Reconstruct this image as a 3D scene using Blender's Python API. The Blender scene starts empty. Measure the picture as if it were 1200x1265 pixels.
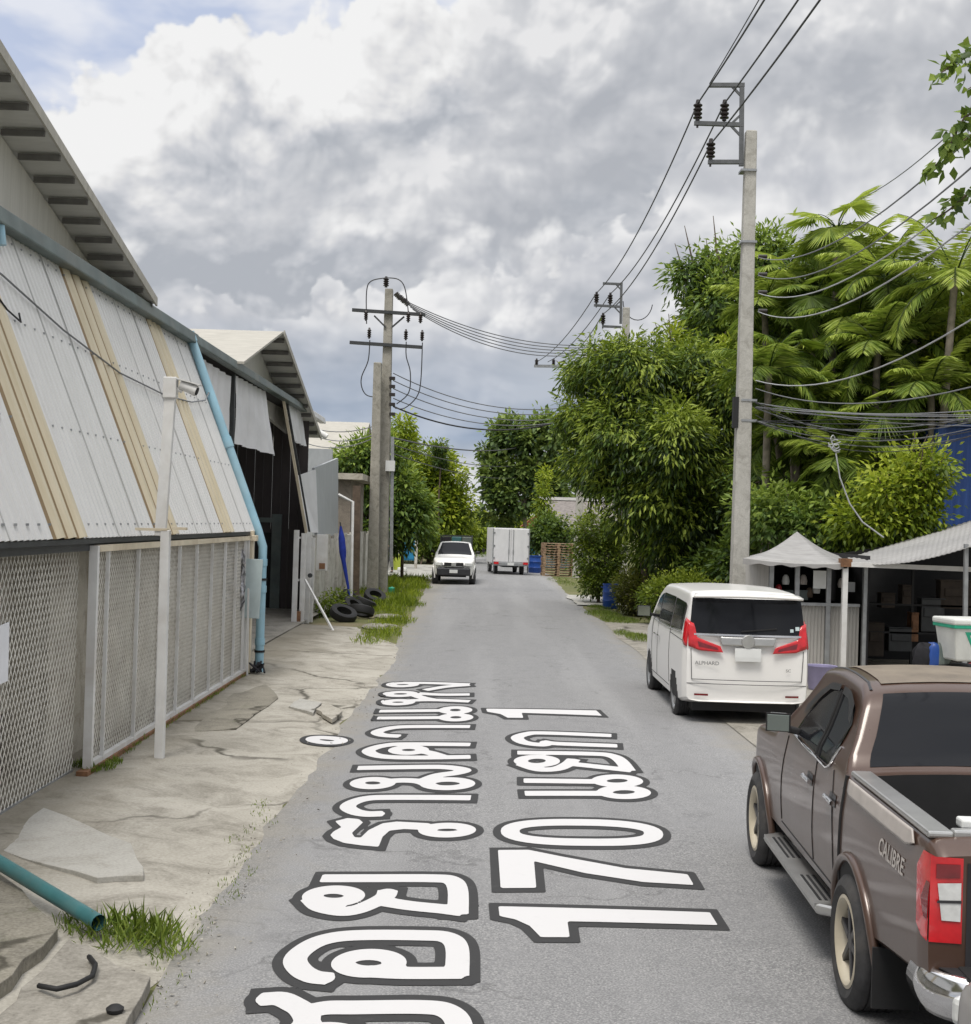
import bpy, bmesh, math, random
import numpy as np
from mathutils import Vector, Matrix
random.seed(7); rng = np.random.default_rng(11)
scene = bpy.context.scene
COL = scene.collection
rad = math.radians

# ------------------------------------------------------------------ camera
CAM_H = 2.85; FPX = 1620.0
_p = math.atan(12.5/FPX); _r = 0.03
_F = Vector((0, math.cos(_p), math.sin(_p))); _u0 = Vector((0, -math.sin(_p), math.cos(_p))); _r0 = Vector((1, 0, 0))
_R = _r0*math.cos(_r)+_u0*math.sin(_r); _U = -_r0*math.sin(_r)+_u0*math.cos(_r)
CAM = Vector((0, 0, CAM_H))
cd = bpy.data.cameras.new('camera'); cam = bpy.data.objects.new('camera', cd); COL.objects.link(cam)
cd.sensor_fit = 'HORIZONTAL'; cd.sensor_width = 36; cd.lens = 36*FPX/1200; cd.clip_start = 0.1; cd.clip_end = 3000
M4 = Matrix((_R, _U, -_F)).transposed().to_4x4(); M4.translation = CAM
cam.matrix_world = M4
scene.camera = cam

def ray(px, py): return _F+_R*((px-600)/FPX)+_U*((632.5-py)/FPX)
def P(px, py, Y): r = ray(px, py); return CAM+r*(Y/r.y)              # survey point at a known distance down the street
def G(px, py, z=0.0): r = ray(px, py); return CAM+r*((z-CAM_H)/r.z)   # survey point on the ground
def PX(px, py, X): r = ray(px, py); return CAM+r*(X/r.x)              # survey point on a wall parallel to the street

# ------------------------------------------------------------------ helpers
def link(o, parent=None):
    COL.objects.link(o)
    if parent: o.parent = parent
    return o
def tag(o, label=None, cat=None, group=None, kind=None):
    if label: o['label'] = label
    if cat: o['category'] = cat
    if group: o['group'] = group
    if kind: o['kind'] = kind
    return o
def thing(name, label, cat, loc=(0, 0, 0), rz=0.0, group=None):
    o = bpy.data.objects.new(name, None); link(o); o.location = loc; o.rotation_euler = (0, 0, rz)
    o.empty_display_size = .3
    return tag(o, label, cat, group)
def copy_tree(o, parent=None):
    c = o.copy(); link(c, parent)
    for ch in list(o.children): copy_tree(ch, c)
    return c

class MB:
    def __init__(s): s.v = []; s.f = []; s.m = []; s.mi = 0
    def add(s, vs, fs):
        n = len(s.v); s.v += [tuple(v) for v in vs]
        for f in fs: s.f.append(tuple(i+n for i in f)); s.m.append(s.mi)
        return s
    def box(s, c, d, rz=0.0, rot=None):
        x, y, z = d[0]/2, d[1]/2, d[2]/2
        vs = [Vector((a*x, b*y, e*z)) for a in (-1, 1) for b in (-1, 1) for e in (-1, 1)]
        R = rot if rot is not None else Matrix.Rotation(rz, 3, 'Z')
        vs = [R@v+Vector(c) for v in vs]
        return s.add(vs, [(0, 1, 3, 2), (4, 6, 7, 5), (0, 4, 5, 1), (2, 3, 7, 6), (0, 2, 6, 4), (1, 5, 7, 3)])
    def bar(s, a, b, w, h=None, up=(0, 0, 1)):
        a = Vector(a); b = Vector(b); d = b-a; L = d.length
        y = d.normalized(); u = Vector(up)
        if abs(y.dot(u)) > .98: u = Vector((1, 0, 0))
        x = y.cross(u).normalized(); z = x.cross(y)
        R = Matrix((x, y, z)).transposed()
        return s.box((a+b)/2, (w, L, h or w), rot=R)
    def tube(s, pts, r, n=8, cap=True, r1=None):
        pts = [Vector(p) for p in pts]; k = len(pts); rings = []
        prev = None
        for i, p in enumerate(pts):
            d = (pts[min(i+1, k-1)]-pts[max(i-1, 0)])
            d = d.normalized() if d.length > 1e-9 else Vector((0, 0, 1))
            u = prev if prev is not None else (Vector((0, 0, 1)) if abs(d.z) < .9 else Vector((1, 0, 0)))
            x = u-d*u.dot(d)
            if x.length < 1e-6: x = Vector((1, 0, 0))-d*d.x
            x.normalize(); y = d.cross(x); prev = x
            t = i/(k-1) if k > 1 else 0
            rr = r[i] if isinstance(r, (list, tuple)) else (r if r1 is None else r+(r1-r)*t)
            rings.append([p+(x*math.cos(2*math.pi*j/n)+y*math.sin(2*math.pi*j/n))*rr for j in range(n)])
        vs = [v for rg in rings for v in rg]; fs = []
        for i in range(k-1):
            for j in range(n): fs.append((i*n+j, i*n+(j+1) % n, (i+1)*n+(j+1) % n, (i+1)*n+j))
        if cap: fs.append(tuple(reversed(range(n)))); fs.append(tuple((k-1)*n+j for j in range(n)))
        return s.add(vs, fs)
    def cyl(s, a, b, r, n=16, r1=None): return s.tube([a, b], r, n, True, r1)
    def lathe(s, prof, c=(0, 0, 0), axis='z', n=24, a0=0, a1=2*math.pi):
        full = abs(a1-a0-2*math.pi) < 1e-6; k = n if full else n+1
        vs = []
        for i in range(k):
            a = a0+(a1-a0)*i/n
            for (r, h) in prof:
                if axis == 'z': v = (r*math.cos(a), r*math.sin(a), h)
                elif axis == 'x': v = (h, r*math.cos(a), r*math.sin(a))
                else: v = (r*math.cos(a), h, r*math.sin(a))
                vs.append((v[0]+c[0], v[1]+c[1], v[2]+c[2]))
        m = len(prof); fs = []
        for i in range(n):
            for j in range(m-1):
                q = ((i % k)*m+j, ((i+1) % k)*m+j, ((i+1) % k)*m+j+1, (i % k)*m+j+1); fs.append(q)
        return s.add(vs, fs)
    def poly(s, pts): return s.add(pts, [tuple(range(len(pts)))])
    def prism(s, pts, off):
        off = Vector(off); n = len(pts); a = [Vector(p) for p in pts]; b = [p+off for p in a]
        return s.add(a+b, [tuple(range(n)), tuple(reversed(range(n, 2*n)))]+[(i, i+n, (i+1) % n+n, (i+1) % n) for i in range(n)])
    def grid(s, fn, nu, nv):
        vs = [fn(i/nu, j/nv) for j in range(nv+1) for i in range(nu+1)]; w = nu+1
        return s.add(vs, [(j*w+i, j*w+i+1, (j+1)*w+i+1, (j+1)*w+i) for j in range(nv) for i in range(nu)])
    def build(s, name, mat, parent=None, loc=None, smooth=None, bevel=0, seg=2, recalc=True, solid=0):
        me = bpy.data.meshes.new(name)
        if loc is not None:
            L = Vector(loc); me.from_pydata([tuple(Vector(v)-L) for v in s.v], [], s.f)
        else: me.from_pydata(s.v, [], s.f)
        mats = mat if isinstance(mat, (list, tuple)) else [mat]
        for m in mats: me.materials.append(m)
        if len(mats) > 1: me.polygons.foreach_set('material_index', s.m)
        if recalc and len(s.f) < 60000:
            bm = bmesh.new(); bm.from_mesh(me); bmesh.ops.recalc_face_normals(bm, faces=bm.faces); bm.to_mesh(me); bm.free()
        if smooth is not None:
            me.polygons.foreach_set('use_smooth', [True]*len(me.polygons))
            if smooth < 179: me.set_sharp_from_angle(angle=rad(smooth))
        me.update()
        o = bpy.data.objects.new(name, me); link(o, parent)
        if loc is not None: o.location = loc
        if solid:
            md = o.modifiers.new('solid', 'SOLIDIFY'); md.thickness = solid; md.offset = 0
        if bevel:
            md = o.modifiers.new('bevel', 'BEVEL'); md.width = bevel; md.segments = seg; md.limit_method = 'ANGLE'; md.angle_limit = rad(35)
            md.harden_normals = False
        return o

def lerp(a, b, t): return a+(b-a)*t
def vl(a, b, t): return Vector(a)*(1-t)+Vector(b)*t
def interp(keys, y):
    if y <= keys[0][0]: return keys[0][1]
    for (a, va), (b, vb) in zip(keys, keys[1:]):
        if y <= b:
            t = (y-a)/(b-a); return va+(vb-va)*t
    return keys[-1][1]
def sinterp(keys, y):      # smooth (monotone-ish) interpolation
    xs = [k[0] for k in keys]; n = len(keys)
    if y <= xs[0]: return keys[0][1]
    if y >= xs[-1]: return keys[-1][1]
    i = max(j for j in range(n-1) if xs[j] <= y)
    d = [(keys[j+1][1]-keys[j][1])/(xs[j+1]-xs[j]) for j in range(n-1)]
    def tan(j):
        if j == 0: return d[0]
        if j == n-1: return d[-1]
        if d[j-1]*d[j] <= 0: return 0
        return 2*d[j-1]*d[j]/(d[j-1]+d[j])
    h = xs[i+1]-xs[i]; t = (y-xs[i])/h
    a, b = keys[i][1], keys[i+1][1]; m0, m1 = tan(i)*h, tan(i+1)*h
    return (2*t**3-3*t*t+1)*a+(t**3-2*t*t+t)*m0+(-2*t**3+3*t*t)*b+(t**3-t*t)*m1
def sstep(a, b, x):
    t = min(1, max(0, (x-a)/(b-a))); return t*t*(3-2*t)
def sag(a, b, s, n=16):
    a = Vector(a); b = Vector(b)
    return [a.lerp(b, i/n)-Vector((0, 0, s*4*(i/n)*(1-i/n))) for i in range(n+1)]

# ------------------------------------------------------------------ materials
class NT:
    def __init__(s, name):
        s.mat = bpy.data.materials.new(name); s.mat.use_nodes = True; s.t = s.mat.node_tree
        s.b = s.t.nodes['Principled BSDF']; s.out = s.t.nodes['Material Output']
    def n(s, typ, **kw):
        nd = s.t.nodes.new(typ)
        for k, v in kw.items(): setattr(nd, k, v)
        return nd
    def l(s, a, b): s.t.links.new(a, b)
    def coord(s, scale=(1, 1, 1), rot=(0, 0, 0), which='Object'):
        tc = s.n('ShaderNodeTexCoord'); mp = s.n('ShaderNodeMapping'); s.l(tc.outputs[which], mp.inputs[0])
        mp.inputs['Scale'].default_value = scale; mp.inputs['Rotation'].default_value = rot
        return mp.outputs[0]
    def noise(s, vec, scale, detail=6, rough=.55, dist=0.0):
        nd = s.n('ShaderNodeTexNoise'); nd.inputs['Scale'].default_value = scale; nd.inputs['Detail'].default_value = detail
        nd.inputs['Roughness'].default_value = rough; nd.inputs['Distortion'].default_value = dist
        if vec is not None: s.l(vec, nd.inputs['Vector'])
        return nd.outputs['Fac']
    def ramp(s, fac, stops, interp='LINEAR'):
        r = s.n('ShaderNodeValToRGB'); r.color_ramp.interpolation = interp; e = r.color_ramp.elements
        while len(e) < len(stops): e.new(.5)
        for i, (p, c) in enumerate(stops):
            e[i].position = p; e[i].color = (c, c, c, 1) if isinstance(c, (int, float)) else (*c, 1)
        s.l(fac, r.inputs[0]); return r.outputs[0]
    def mix(s, fac, a, b, mode='MIX'):
        m = s.n('ShaderNodeMix', data_type='RGBA', blend_type=mode)
        for val, idx in ((fac, 0), (a, 6), (b, 7)):
            if isinstance(val, (int, float)): m.inputs[idx].default_value = val
            elif isinstance(val, tuple): m.inputs[idx].default_value = (*val, 1)
            else: s.l(val, m.inputs[idx])
        return m.outputs[2]
    def math(s, op, a, b=None, clamp=False):
        m = s.n('ShaderNodeMath', operation=op); m.use_clamp = clamp
        for i, v in enumerate((a, b)):
            if v is None: continue
            if isinstance(v, (int, float)): m.inputs[i].default_value = v
            else: s.l(v, m.inputs[i])
        return m.outputs[0]
    def base(s, c):
        if isinstance(c, tuple): s.b.inputs['Base Color'].default_value = (*c, 1)
        else: s.l(c, s.b.inputs['Base Color'])
    def bump(s, h, strength=.3, dist=.02):
        b = s.n('ShaderNodeBump'); b.inputs['Strength'].default_value = strength; b.inputs['Distance'].default_value = dist
        s.l(h, b.inputs['Height']); s.l(b.outputs[0], s.b.inputs['Normal'])
    def set(s, **kw):
        for k, v in kw.items():
            k = {'rough': 'Roughness', 'metal': 'Metallic', 'coat': 'Coat Weight', 'coatr': 'Coat Roughness', 'spec': 'Specular IOR Level', 'alpha': 'Alpha', 'trans': 'Transmission Weight'}[k]
            if isinstance(v, (int, float)): s.b.inputs[k].default_value = v
            else: s.l(v, s.b.inputs[k])

def simple(name, c, rough=.6, var=.18, scale=6.0, metal=0.0, bump=0.0, dirt=None, dirt_amt=.5, coat=0.0, stretch=(1, 1, 1), spec=.5):
    t = NT(name); v = t.coord(stretch)
    f = t.noise(v, scale, 5)
    lo = tuple(x*(1-var) for x in c); hi = tuple(min(1, x*(1+var)) for x in c)
    col = t.ramp(f, [(.3, lo), (.7, hi)])
    if dirt:
        f2 = t.noise(v, scale*.35, 8, .65, .6)
        m = t.ramp(f2, [(.45, 0.0), (.75, dirt_amt)])
        col = t.mix(m, col, dirt)
    t.base(col); t.set(rough=rough, metal=metal, coat=coat, spec=spec)
    if bump: t.bump(t.noise(v, scale*5, 6), bump, .01)
    return t.mat

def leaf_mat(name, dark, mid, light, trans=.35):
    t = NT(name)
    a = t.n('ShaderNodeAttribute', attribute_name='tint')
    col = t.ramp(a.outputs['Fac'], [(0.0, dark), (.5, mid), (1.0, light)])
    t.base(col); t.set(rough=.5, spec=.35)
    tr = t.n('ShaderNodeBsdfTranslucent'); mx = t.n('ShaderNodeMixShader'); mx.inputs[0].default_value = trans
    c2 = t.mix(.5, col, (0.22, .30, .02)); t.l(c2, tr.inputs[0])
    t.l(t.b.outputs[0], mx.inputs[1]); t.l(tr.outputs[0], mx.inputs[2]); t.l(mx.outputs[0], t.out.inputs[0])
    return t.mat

M = {}
def mk_asphalt():
    t = NT('asphalt'); v = t.coord(); vs = t.coord((1.0, .06, 1))
    ag = t.noise(v, 70, 3, .7); big = t.noise(v, .45, 6, .6, .4); mid = t.noise(v, 3.5, 7, .65)
    base = t.ramp(ag, [(.30, (.11, .11, .115)), (.52, (.235, .236, .24)), (.70, (.44, .435, .42))])
    base = t.mix(t.ramp(big, [(.35, 0.0), (.7, .55)]), base, (.215, .215, .22))
    base = t.mix(t.ramp(mid, [(.5, 0.0), (.72, .35)]), base, (.15, .15, .155))
    # polished wheel tracks, oil drips and a repair patch tone
    base = t.mix(t.ramp(t.noise(vs, 1.1, 3, .5), [(.48, 0.0), (.66, .40)]), base, (.31, .31, .312))
    base = t.mix(t.ramp(t.noise(v, 1.1, 9, .72), [(.60, 0.0), (.74, .6)]), base, (.10, .10, .102))
    # fine cracks
    vo = t.n('ShaderNodeTexVoronoi', feature='DISTANCE_TO_EDGE'); vo.inputs['Scale'].default_value = .33
    dn = t.n('ShaderNodeTexNoise'); dn.inputs['Scale'].default_value = 1.6; dn.inputs['Detail'].default_value = 6
    t.l(v, dn.inputs['Vector'])
    vm = t.n('ShaderNodeVectorMath', operation='MULTIPLY_ADD'); t.l(dn.outputs['Color'], vm.inputs[0]); vm.inputs[1].default_value = (1.6, 1.6, 0); t.l(v, vm.inputs[2])
    t.l(vm.outputs[0], vo.inputs['Vector'])
    ck = t.ramp(vo.outputs['Distance'], [(0.0, .35), (.005, .22), (.010, 0.0)])
    ck = t.math('MULTIPLY', ck, t.ramp(t.noise(v, .6, 3), [(.46, 0.0), (.58, 1.0)]))
    base = t.mix(ck, base, (.05, .05, .05))
    # sandy dust towards the edges
    sx = t.n('ShaderNodeSeparateXYZ'); t.l(v, sx.inputs[0])
    ed = t.math('ABSOLUTE', t.math('SUBTRACT', sx.outputs[0], .85))
    edn = t.math('ADD', ed, t.math('MULTIPLY', t.math('SUBTRACT', t.noise(v, 1.3, 6, .65), .5), 1.6))
    base = t.mix(t.ramp(t.math('MULTIPLY', edn, .25), [(.56, 0.0), (.72, .6)]), base, (.27, .25, .21))
    t.base(base); t.set(rough=.9, spec=.2); t.bump(ag, .5, .01); return t.mat
M['asphalt'] = mk_asphalt()

def mk_concrete(name, c0, c1, stain=(.10, .09, .07), scale=1.0, crack=True, moss=None, grime=False):
    t = NT(name); v = t.coord()
    f = t.noise(v, .9*scale, 8, .62, .5); g = t.noise(v, 40, 4, .6); s_ = t.noise(v, 1.7*scale, 7, .7, 1.0)
    col = t.ramp(f, [(.28, c0), (.68, c1)])
    col = t.mix(t.ramp(s_, [(.46, 0.0), (.66, .85)]), col, stain)
    col = t.mix(.25, col, t.ramp(g, [(.3, (.12, .11, .10)), (.7, (.55, .53, .48))]))
    if moss: col = t.mix(t.ramp(t.noise(v, 2.3, 8, .7), [(.58, 0.0), (.7, .6)]), col, moss)
    h = g
    if crack:
        vo = t.n('ShaderNodeTexVoronoi', feature='DISTANCE_TO_EDGE'); vo.inputs['Scale'].default_value = .21
        dn = t.n('ShaderNodeTexNoise'); dn.inputs['Scale'].default_value = 1.3; dn.inputs['Detail'].default_value = 7; t.l(v, dn.inputs['Vector'])
        vm = t.n('ShaderNodeVectorMath', operation='MULTIPLY_ADD'); t.l(dn.outputs['Color'], vm.inputs[0]); vm.inputs[1].default_value = (1.3, 1.3, 0); t.l(v, vm.inputs[2])
        t.l(vm.outputs[0], vo.inputs['Vector'])
        ck = t.ramp(vo.outputs['Distance'], [(0.0, .85), (.005, .7), (.010, 0.0)])
        ck = t.math('MULTIPLY', ck, t.ramp(t.noise(v, .5, 3), [(.42, 0.0), (.55, 1.0)]))
        col = t.mix(ck, col, (.05, .045, .035))
    if grime:      # damp grime along the foot of the wall
        sx = t.n('ShaderNodeSeparateXYZ'); t.l(v, sx.inputs[0]); gx = t.math('ADD', sx.outputs[0], t.math('MULTIPLY', t.math('SUBTRACT', t.noise(v, .8, 6, .65), .5), 2.2))
        col = t.mix(t.ramp(t.math('MULTIPLY', gx, -.2), [(.62, 0.0), (.85, .6)]), col, (.16, .14, .10))
    t.base(col); t.set(rough=.92, spec=.2); t.bump(h, .35, .01); return t.mat
M['apron'] = mk_concrete('apron_concrete', (.31, .29, .245), (.46, .435, .38), (.17, .155, .125), grime=True)
M['patch'] = mk_concrete('smooth_concrete_patch', (.37, .36, .33), (.46, .45, .415), (.30, .285, .25), crack=False)
M['slab'] = mk_concrete('slab_concrete', (.22, .205, .175), (.33, .31, .27), (.12, .11, .09))
M['slab_grey'] = mk_concrete('slab_concrete_grey', (.36, .355, .33), (.46, .455, .43), (.26, .25, .22))
M['slab_dark'] = mk_concrete('slab_concrete_dark', (.17, .155, .12), (.26, .24, .19), (.09, .08, .06), moss=(.09, .10, .05))
M['wallconc'] = mk_concrete('stained_block_wall', (.42, .39, .32), (.60, .565, .48), (.26, .225, .17), 1.6, crack=False)
M['wallbrown'] = mk_concrete('brown_block_wall', (.17, .135, .105), (.27, .225, .18), (.10, .08, .06), 1.6, crack=False)
M['whitewall'] = mk_concrete('whitewashed_wall', (.58, .56, .50), (.74, .72, .67), (.33, .30, .25), 1.4, crack=False)
M['pole'] = mk_concrete('pole_concrete', (.40, .39, .36), (.52, .51, .47), (.29, .28, .25), 2.0, crack=False)
M['pole_old'] = mk_concrete('weathered_pole_concrete', (.27, .255, .22), (.37, .35, .30), (.16, .15, .12), 2.0, crack=False)
def mk_ground():
    t = NT('verge_earth'); v = t.coord()
    f = t.noise(v, .35, 8, .6, .4); g = t.noise(v, 14, 5, .7)
    c = t.ramp(f, [(.3, (.075, .10, .03)), (.5, (.13, .15, .05)), (.68, (.27, .22, .15))])
    c = t.mix(.35, c, t.ramp(g, [(.3, (.06, .06, .03)), (.7, (.30, .26, .18))]))
    t.base(c); t.set(rough=.95, spec=.1); t.bump(g, .6, .03); return t.mat
M['earth'] = mk_ground()
def mk_sheet(name, c, c2, metal=.0, rough=.5, streak=1.0, rust=(.30, .22, .13)):
    t = NT(name); v = t.coord((1, 6, .35)); u = t.coord()
    f = t.noise(v, 2.2, 7, .65, .2); g = t.noise(u, 1.2, 6, .6); sp = t.noise(u, 9, 6, .7)
    col = t.ramp(f, [(.3, c2), (.62, c)])
    col = t.mix(t.ramp(g, [(.5, 0.0), (.8, .35*streak)]), col, tuple(x*.75 for x in c2))
    col = t.mix(t.ramp(sp, [(.66, 0.0), (.78, .5*streak)]), col, rust)
    t.base(col); t.set(rough=rough, metal=metal, spec=.4); return t.mat
M['sheet'] = mk_sheet('corrugated_white_sheet', (.66, .655, .64), (.59, .585, .57), 0, .5, .5)
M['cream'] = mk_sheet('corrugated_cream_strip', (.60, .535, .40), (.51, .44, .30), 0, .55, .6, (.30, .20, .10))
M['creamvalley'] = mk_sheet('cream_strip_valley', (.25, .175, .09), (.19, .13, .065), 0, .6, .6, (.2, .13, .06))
M['sheetvalleyshade'] = mk_sheet('white_sheet_valley_shade', (.50, .50, .49), (.45, .45, .44), 0, .55, .5)  # rib shading and settled dirt put into the valley colour; overlap seams share it
M['roofsheet'] = mk_sheet('roof_sheet', (.44, .42, .37), (.33, .315, .275), 0, .6, .6)
M['soffit'] = mk_sheet('roof_underside', (.56, .56, .53), (.48, .48, .45), 0, .6, .3)
M['claddinglight'] = mk_sheet('light_cladding', (.62, .61, .57), (.52, .51, .47), 0, .6, .4)
M['grey_sheet'] = mk_sheet('grey_sheet', (.42, .44, .45), (.32, .34, .35), 0, .55, .6)
M['kiosk_sheet'] = mk_sheet('kiosk_grey_sheet', (.43, .42, .40), (.33, .32, .30), 0, .55, .8)
M['canopy'] = mk_sheet('canopy_fabric', (.36, .355, .35), (.26, .255, .25), 0, .75, 1.0, (.2, .17, .13))
M['siding'] = mk_sheet('dark_siding', (.062, .050, .050), (.040, .032, .033), 0, .6, .2, (.06, .05, .04))
M['screen'] = simple('white_tarpaulin', (.66, .66, .67), .65, .08, 1.5, dirt=(.45, .44, .42), dirt_amt=.35)
M['gutter'] = simple('gutter_green_grey', (.10, .13, .125), .5, .25, 2, dirt=(.25, .24, .2), dirt_amt=.5)
M['darkmetal'] = simple('dark_steel', (.035, .038, .04), .5, .3, 5)
M['steel'] = simple('galvanised_steel', (.33, .34, .35), .45, .2, 6, metal=.6)
M['bracket'] = simple('grey_bracket_steel', (.10, .105, .11), .5, .2, 5)
M['purlin'] = simple('purlin_steel', (.12, .115, .105), .6, .2, 6)
M['whitepaint'] = simple('white_painted_steel', (.66, .66, .65), .45, .08, 4, dirt=(.36, .31, .25), dirt_amt=.45)
M['creampaint'] = simple('cream_painted_steel', (.62, .55, .42), .5, .12, 4, dirt=(.32, .24, .15), dirt_amt=.5)
M['meshwire'] = simple('galvanised_mesh_wire', (.74, .72, .66), .5, .12, 3, dirt=(.42, .36, .28), dirt_amt=.35)
M['bluepipe'] = simple('light_blue_pvc', (.27, .46, .56), .4, .1, 3, dirt=(.32, .38, .38), dirt_amt=.5)
M['tealpipe'] = simple('teal_pvc', (.04, .145, .155), .4, .2, 4, dirt=(.16, .2, .18), dirt_amt=.5)
M['wire'] = simple('cable_black', (.03, .03, .032), .5, .1, 3)
M['wiregrey'] = simple('cable_grey', (.16, .165, .175), .5, .1, 3)
M['wirelight'] = simple('cable_pale', (.40, .41, .42), .5, .1, 3)
M['porcelain'] = simple('dark_porcelain', (.022, .016, .014), .25, .2, 5)
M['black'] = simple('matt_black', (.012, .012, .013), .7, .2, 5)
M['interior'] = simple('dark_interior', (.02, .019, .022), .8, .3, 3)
M['rubber'] = simple('tyre_rubber', (.035, .035, .037), .75, .3, 12, dirt=(.11, .10, .09), dirt_amt=.5, bump=.2)
M['chrome'] = simple('chrome', (.72, .72, .73), .12, .04, 5, metal=1.0)
M['mirror'] = simple('mirror_silver', (.30, .34, .31), .05, .02, 5, metal=1.0)
M['satin'] = simple('satin_aluminium', (.50, .50, .49), .35, .1, 6, metal=.8)
M['glass'] = NT('tinted_glass').mat
_g = M['glass'].node_tree.nodes['Principled BSDF']; _g.inputs['Base Color'].default_value = (.012, .013, .016, 1); _g.inputs['Roughness'].default_value = .06; _g.inputs['Specular IOR Level'].default_value = .22
def mk_paint(name, c, dust, damt, metal=.3, rough=.4, coat=.4):
    t = NT(name); v = t.coord()
    f = t.noise(v, 1.6, 8, .65, .3); g = t.noise(v, 45, 3, .6)
    sz = t.n('ShaderNodeSeparateXYZ'); t.l(v, sz.inputs[0])
    low = t.ramp(sz.outputs[2], [(0.15, 1.0), (.75, .25)])
    amt = t.math('MULTIPLY', t.ramp(f, [(.3, damt*.25), (.75, damt)]), low)
    amt = t.math('ADD', amt, t.math('MULTIPLY', t.math('SUBTRACT', g, .5), damt*.25), True)
    t.base(t.mix(amt, c, dust)); t.set(rough=t.math('ADD', t.math('MULTIPLY', amt, .5), rough, True), metal=metal, coat=coat, coatr=.12); return t.mat
M['brownpaint'] = mk_paint('brown_metallic_paint', (.070, .038, .027), (.140, .096, .070), .5, .12, .26, .45)
M['whitecar'] = mk_paint('white_pearl_paint', (.80, .79, .77), (.55, .52, .47), .25, 0, .3, .6)
M['silvercar'] = mk_paint('grey_beige_paint', (.30, .285, .275), (.36, .33, .30), .4, .3, .35, .5)
M['dustroof'] = simple('dusty_roof_paint', (.20, .165, .125), .5, .25, 4, dirt=(.12, .09, .07), dirt_amt=.6)
M['redlamp'] = simple('red_lamp_lens', (.52, .012, .018), .15, .25, 9, coat=.6)
M['reddark'] = simple('dark_red_lens', (.16, .008, .012), .15, .3, 9, coat=.6)
M['clearlamp'] = simple('clear_lamp_lens', (.60, .61, .60), .12, .2, 12, coat=.5)
M['rimcream'] = simple('cream_rim', (.58, .52, .40), .35, .1, 5, metal=.2, dirt=(.3, .26, .2), dirt_amt=.3)
M['rimdark'] = simple('dark_spokes', (.05, .05, .055), .35, .2, 6, metal=.5)
M['plate'] = simple('number_plate', (.62, .63, .62), .5, .06, 5)
M['badge'] = simple('badge_grey', (.30, .30, .30), .3, .1, 8, metal=.7)
M['letterpale'] = simple('pale_decal', (.46, .42, .39), .4, .1, 8)
M['captionwhite'] = None
def mk_caption(name, c, wear, c2):  # colours the added map caption strokes, no paint of the street itself
    t = NT(name); v = t.coord()
    f = t.noise(v, 9, 8, .7); g = t.noise(v, 90, 3, .6)
    col = t.mix(t.ramp(f, [(.58, 0.0), (.75, wear)]), c, c2); col = t.mix(t.ramp(g, [(.55, 0.0), (.75, wear*.5)]), col, c2)
    t.base(col); t.set(rough=.75, spec=.25); return t.mat
M['captionwhite'] = mk_caption('white_caption', (.58, .575, .58), .3, (.44, .44, .44))
M['captionblack'] = mk_caption('black_caption', (.040, .040, .041), .35, (.09, .09, .09))
M['bluebarrel'] = simple('blue_plastic', (.012, .06, .28), .4, .15, 3, dirt=(.05, .09, .2), dirt_amt=.4)
M['bluepanel'] = simple('blue_painted_panel', (.02, .22, .42), .5, .1, 2)
M['bluetarp'] = mk_sheet('blue_sheet_wall', (.028, .075, .25), (.02, .05, .17), 0, .5, .4, (.05, .07, .15))
M['bluecloth'] = simple('blue_cloth', (.012, .035, .30), .8, .2, 8)
M['wood'] = simple('pallet_timber', (.40, .28, .18), .8, .35, 5, dirt=(.16, .10, .07), dirt_amt=.6)
M['dimcard'] = simple('dim_cardboard', (.045, .034, .026), .85, .3, 5)
M['bark'] = simple('bark', (.11, .08, .058), .9, .35, 6, bump=.5)
M['barkpale'] = simple('pale_bark', (.22, .19, .15), .9, .3, 6, bump=.5)
M['rust'] = simple('rusty_steel', (.20, .10, .05), .8, .35, 8)
M['paper'] = simple('white_paper', (.72, .73, .76), .8, .05, 4)
M['signgrey'] = simple('pale_blue_grey_board', (.42, .50, .51), .6, .12, 3, dirt=(.30, .34, .33), dirt_amt=.5)
M['foil'] = simple('crumpled_foil', (.30, .30, .31), .35, .8, 14, metal=.6)
M['purple'] = simple('lavender_plastic', (.25, .23, .36), .5, .15, 4)
M['tilegrey'] = simple('grey_roof_tile', (.20, .18, .17), .8, .25, 5)
M['aluminium'] = mk_sheet('box_body_white', (.68, .68, .69), (.58, .58, .59), 0, .45, .3)
M['skin'] = simple('skin', (.25, .14, .09), .6, .1, 6)
M['darkcloth'] = simple('dark_cloth', (.012, .012, .016), .85, .3, 12)
M['hair'] = simple('black_hair', (.008, .007, .007), .5, .2, 20)
M['greenbox'] = simple('green_plastic', (.02, .33, .20), .45, .12, 4)
M['boxwhite'] = simple('white_delivery_box', (.62, .63, .60), .5, .12, 3, dirt=(.4, .4, .37), dirt_amt=.4)
M['bikered'] = simple('red_plastic', (.30, .015, .02), .35, .1, 4)
M['limeplastic'] = simple('lime_plastic', (.42, .50, .06), .5, .1, 4)
M['orangetile'] = simple('orange_roof', (.45, .16, .07), .7, .2, 4)
M['leaf_mango'] = leaf_mat('mango_leaves', (.014, .034, .007), (.085, .150, .020), (.33, .41, .06))
M['leaf_bright'] = leaf_mat('bright_leaves', (.06, .10, .008), (.22, .30, .022), (.44, .50, .05), .4)
M['leaf_dark'] = leaf_mat('dark_leaves', (.012, .030, .008), (.045, .088, .020), (.13, .20, .035))
M['leaf_mid'] = leaf_mat('mid_leaves', (.020, .045, .011), (.10, .175, .035), (.32, .42, .08))
M['leaf_palm'] = leaf_mat('palm_fronds', (.025, .052, .010), (.17, .26, .038), (.52, .61, .12), .4)
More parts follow.
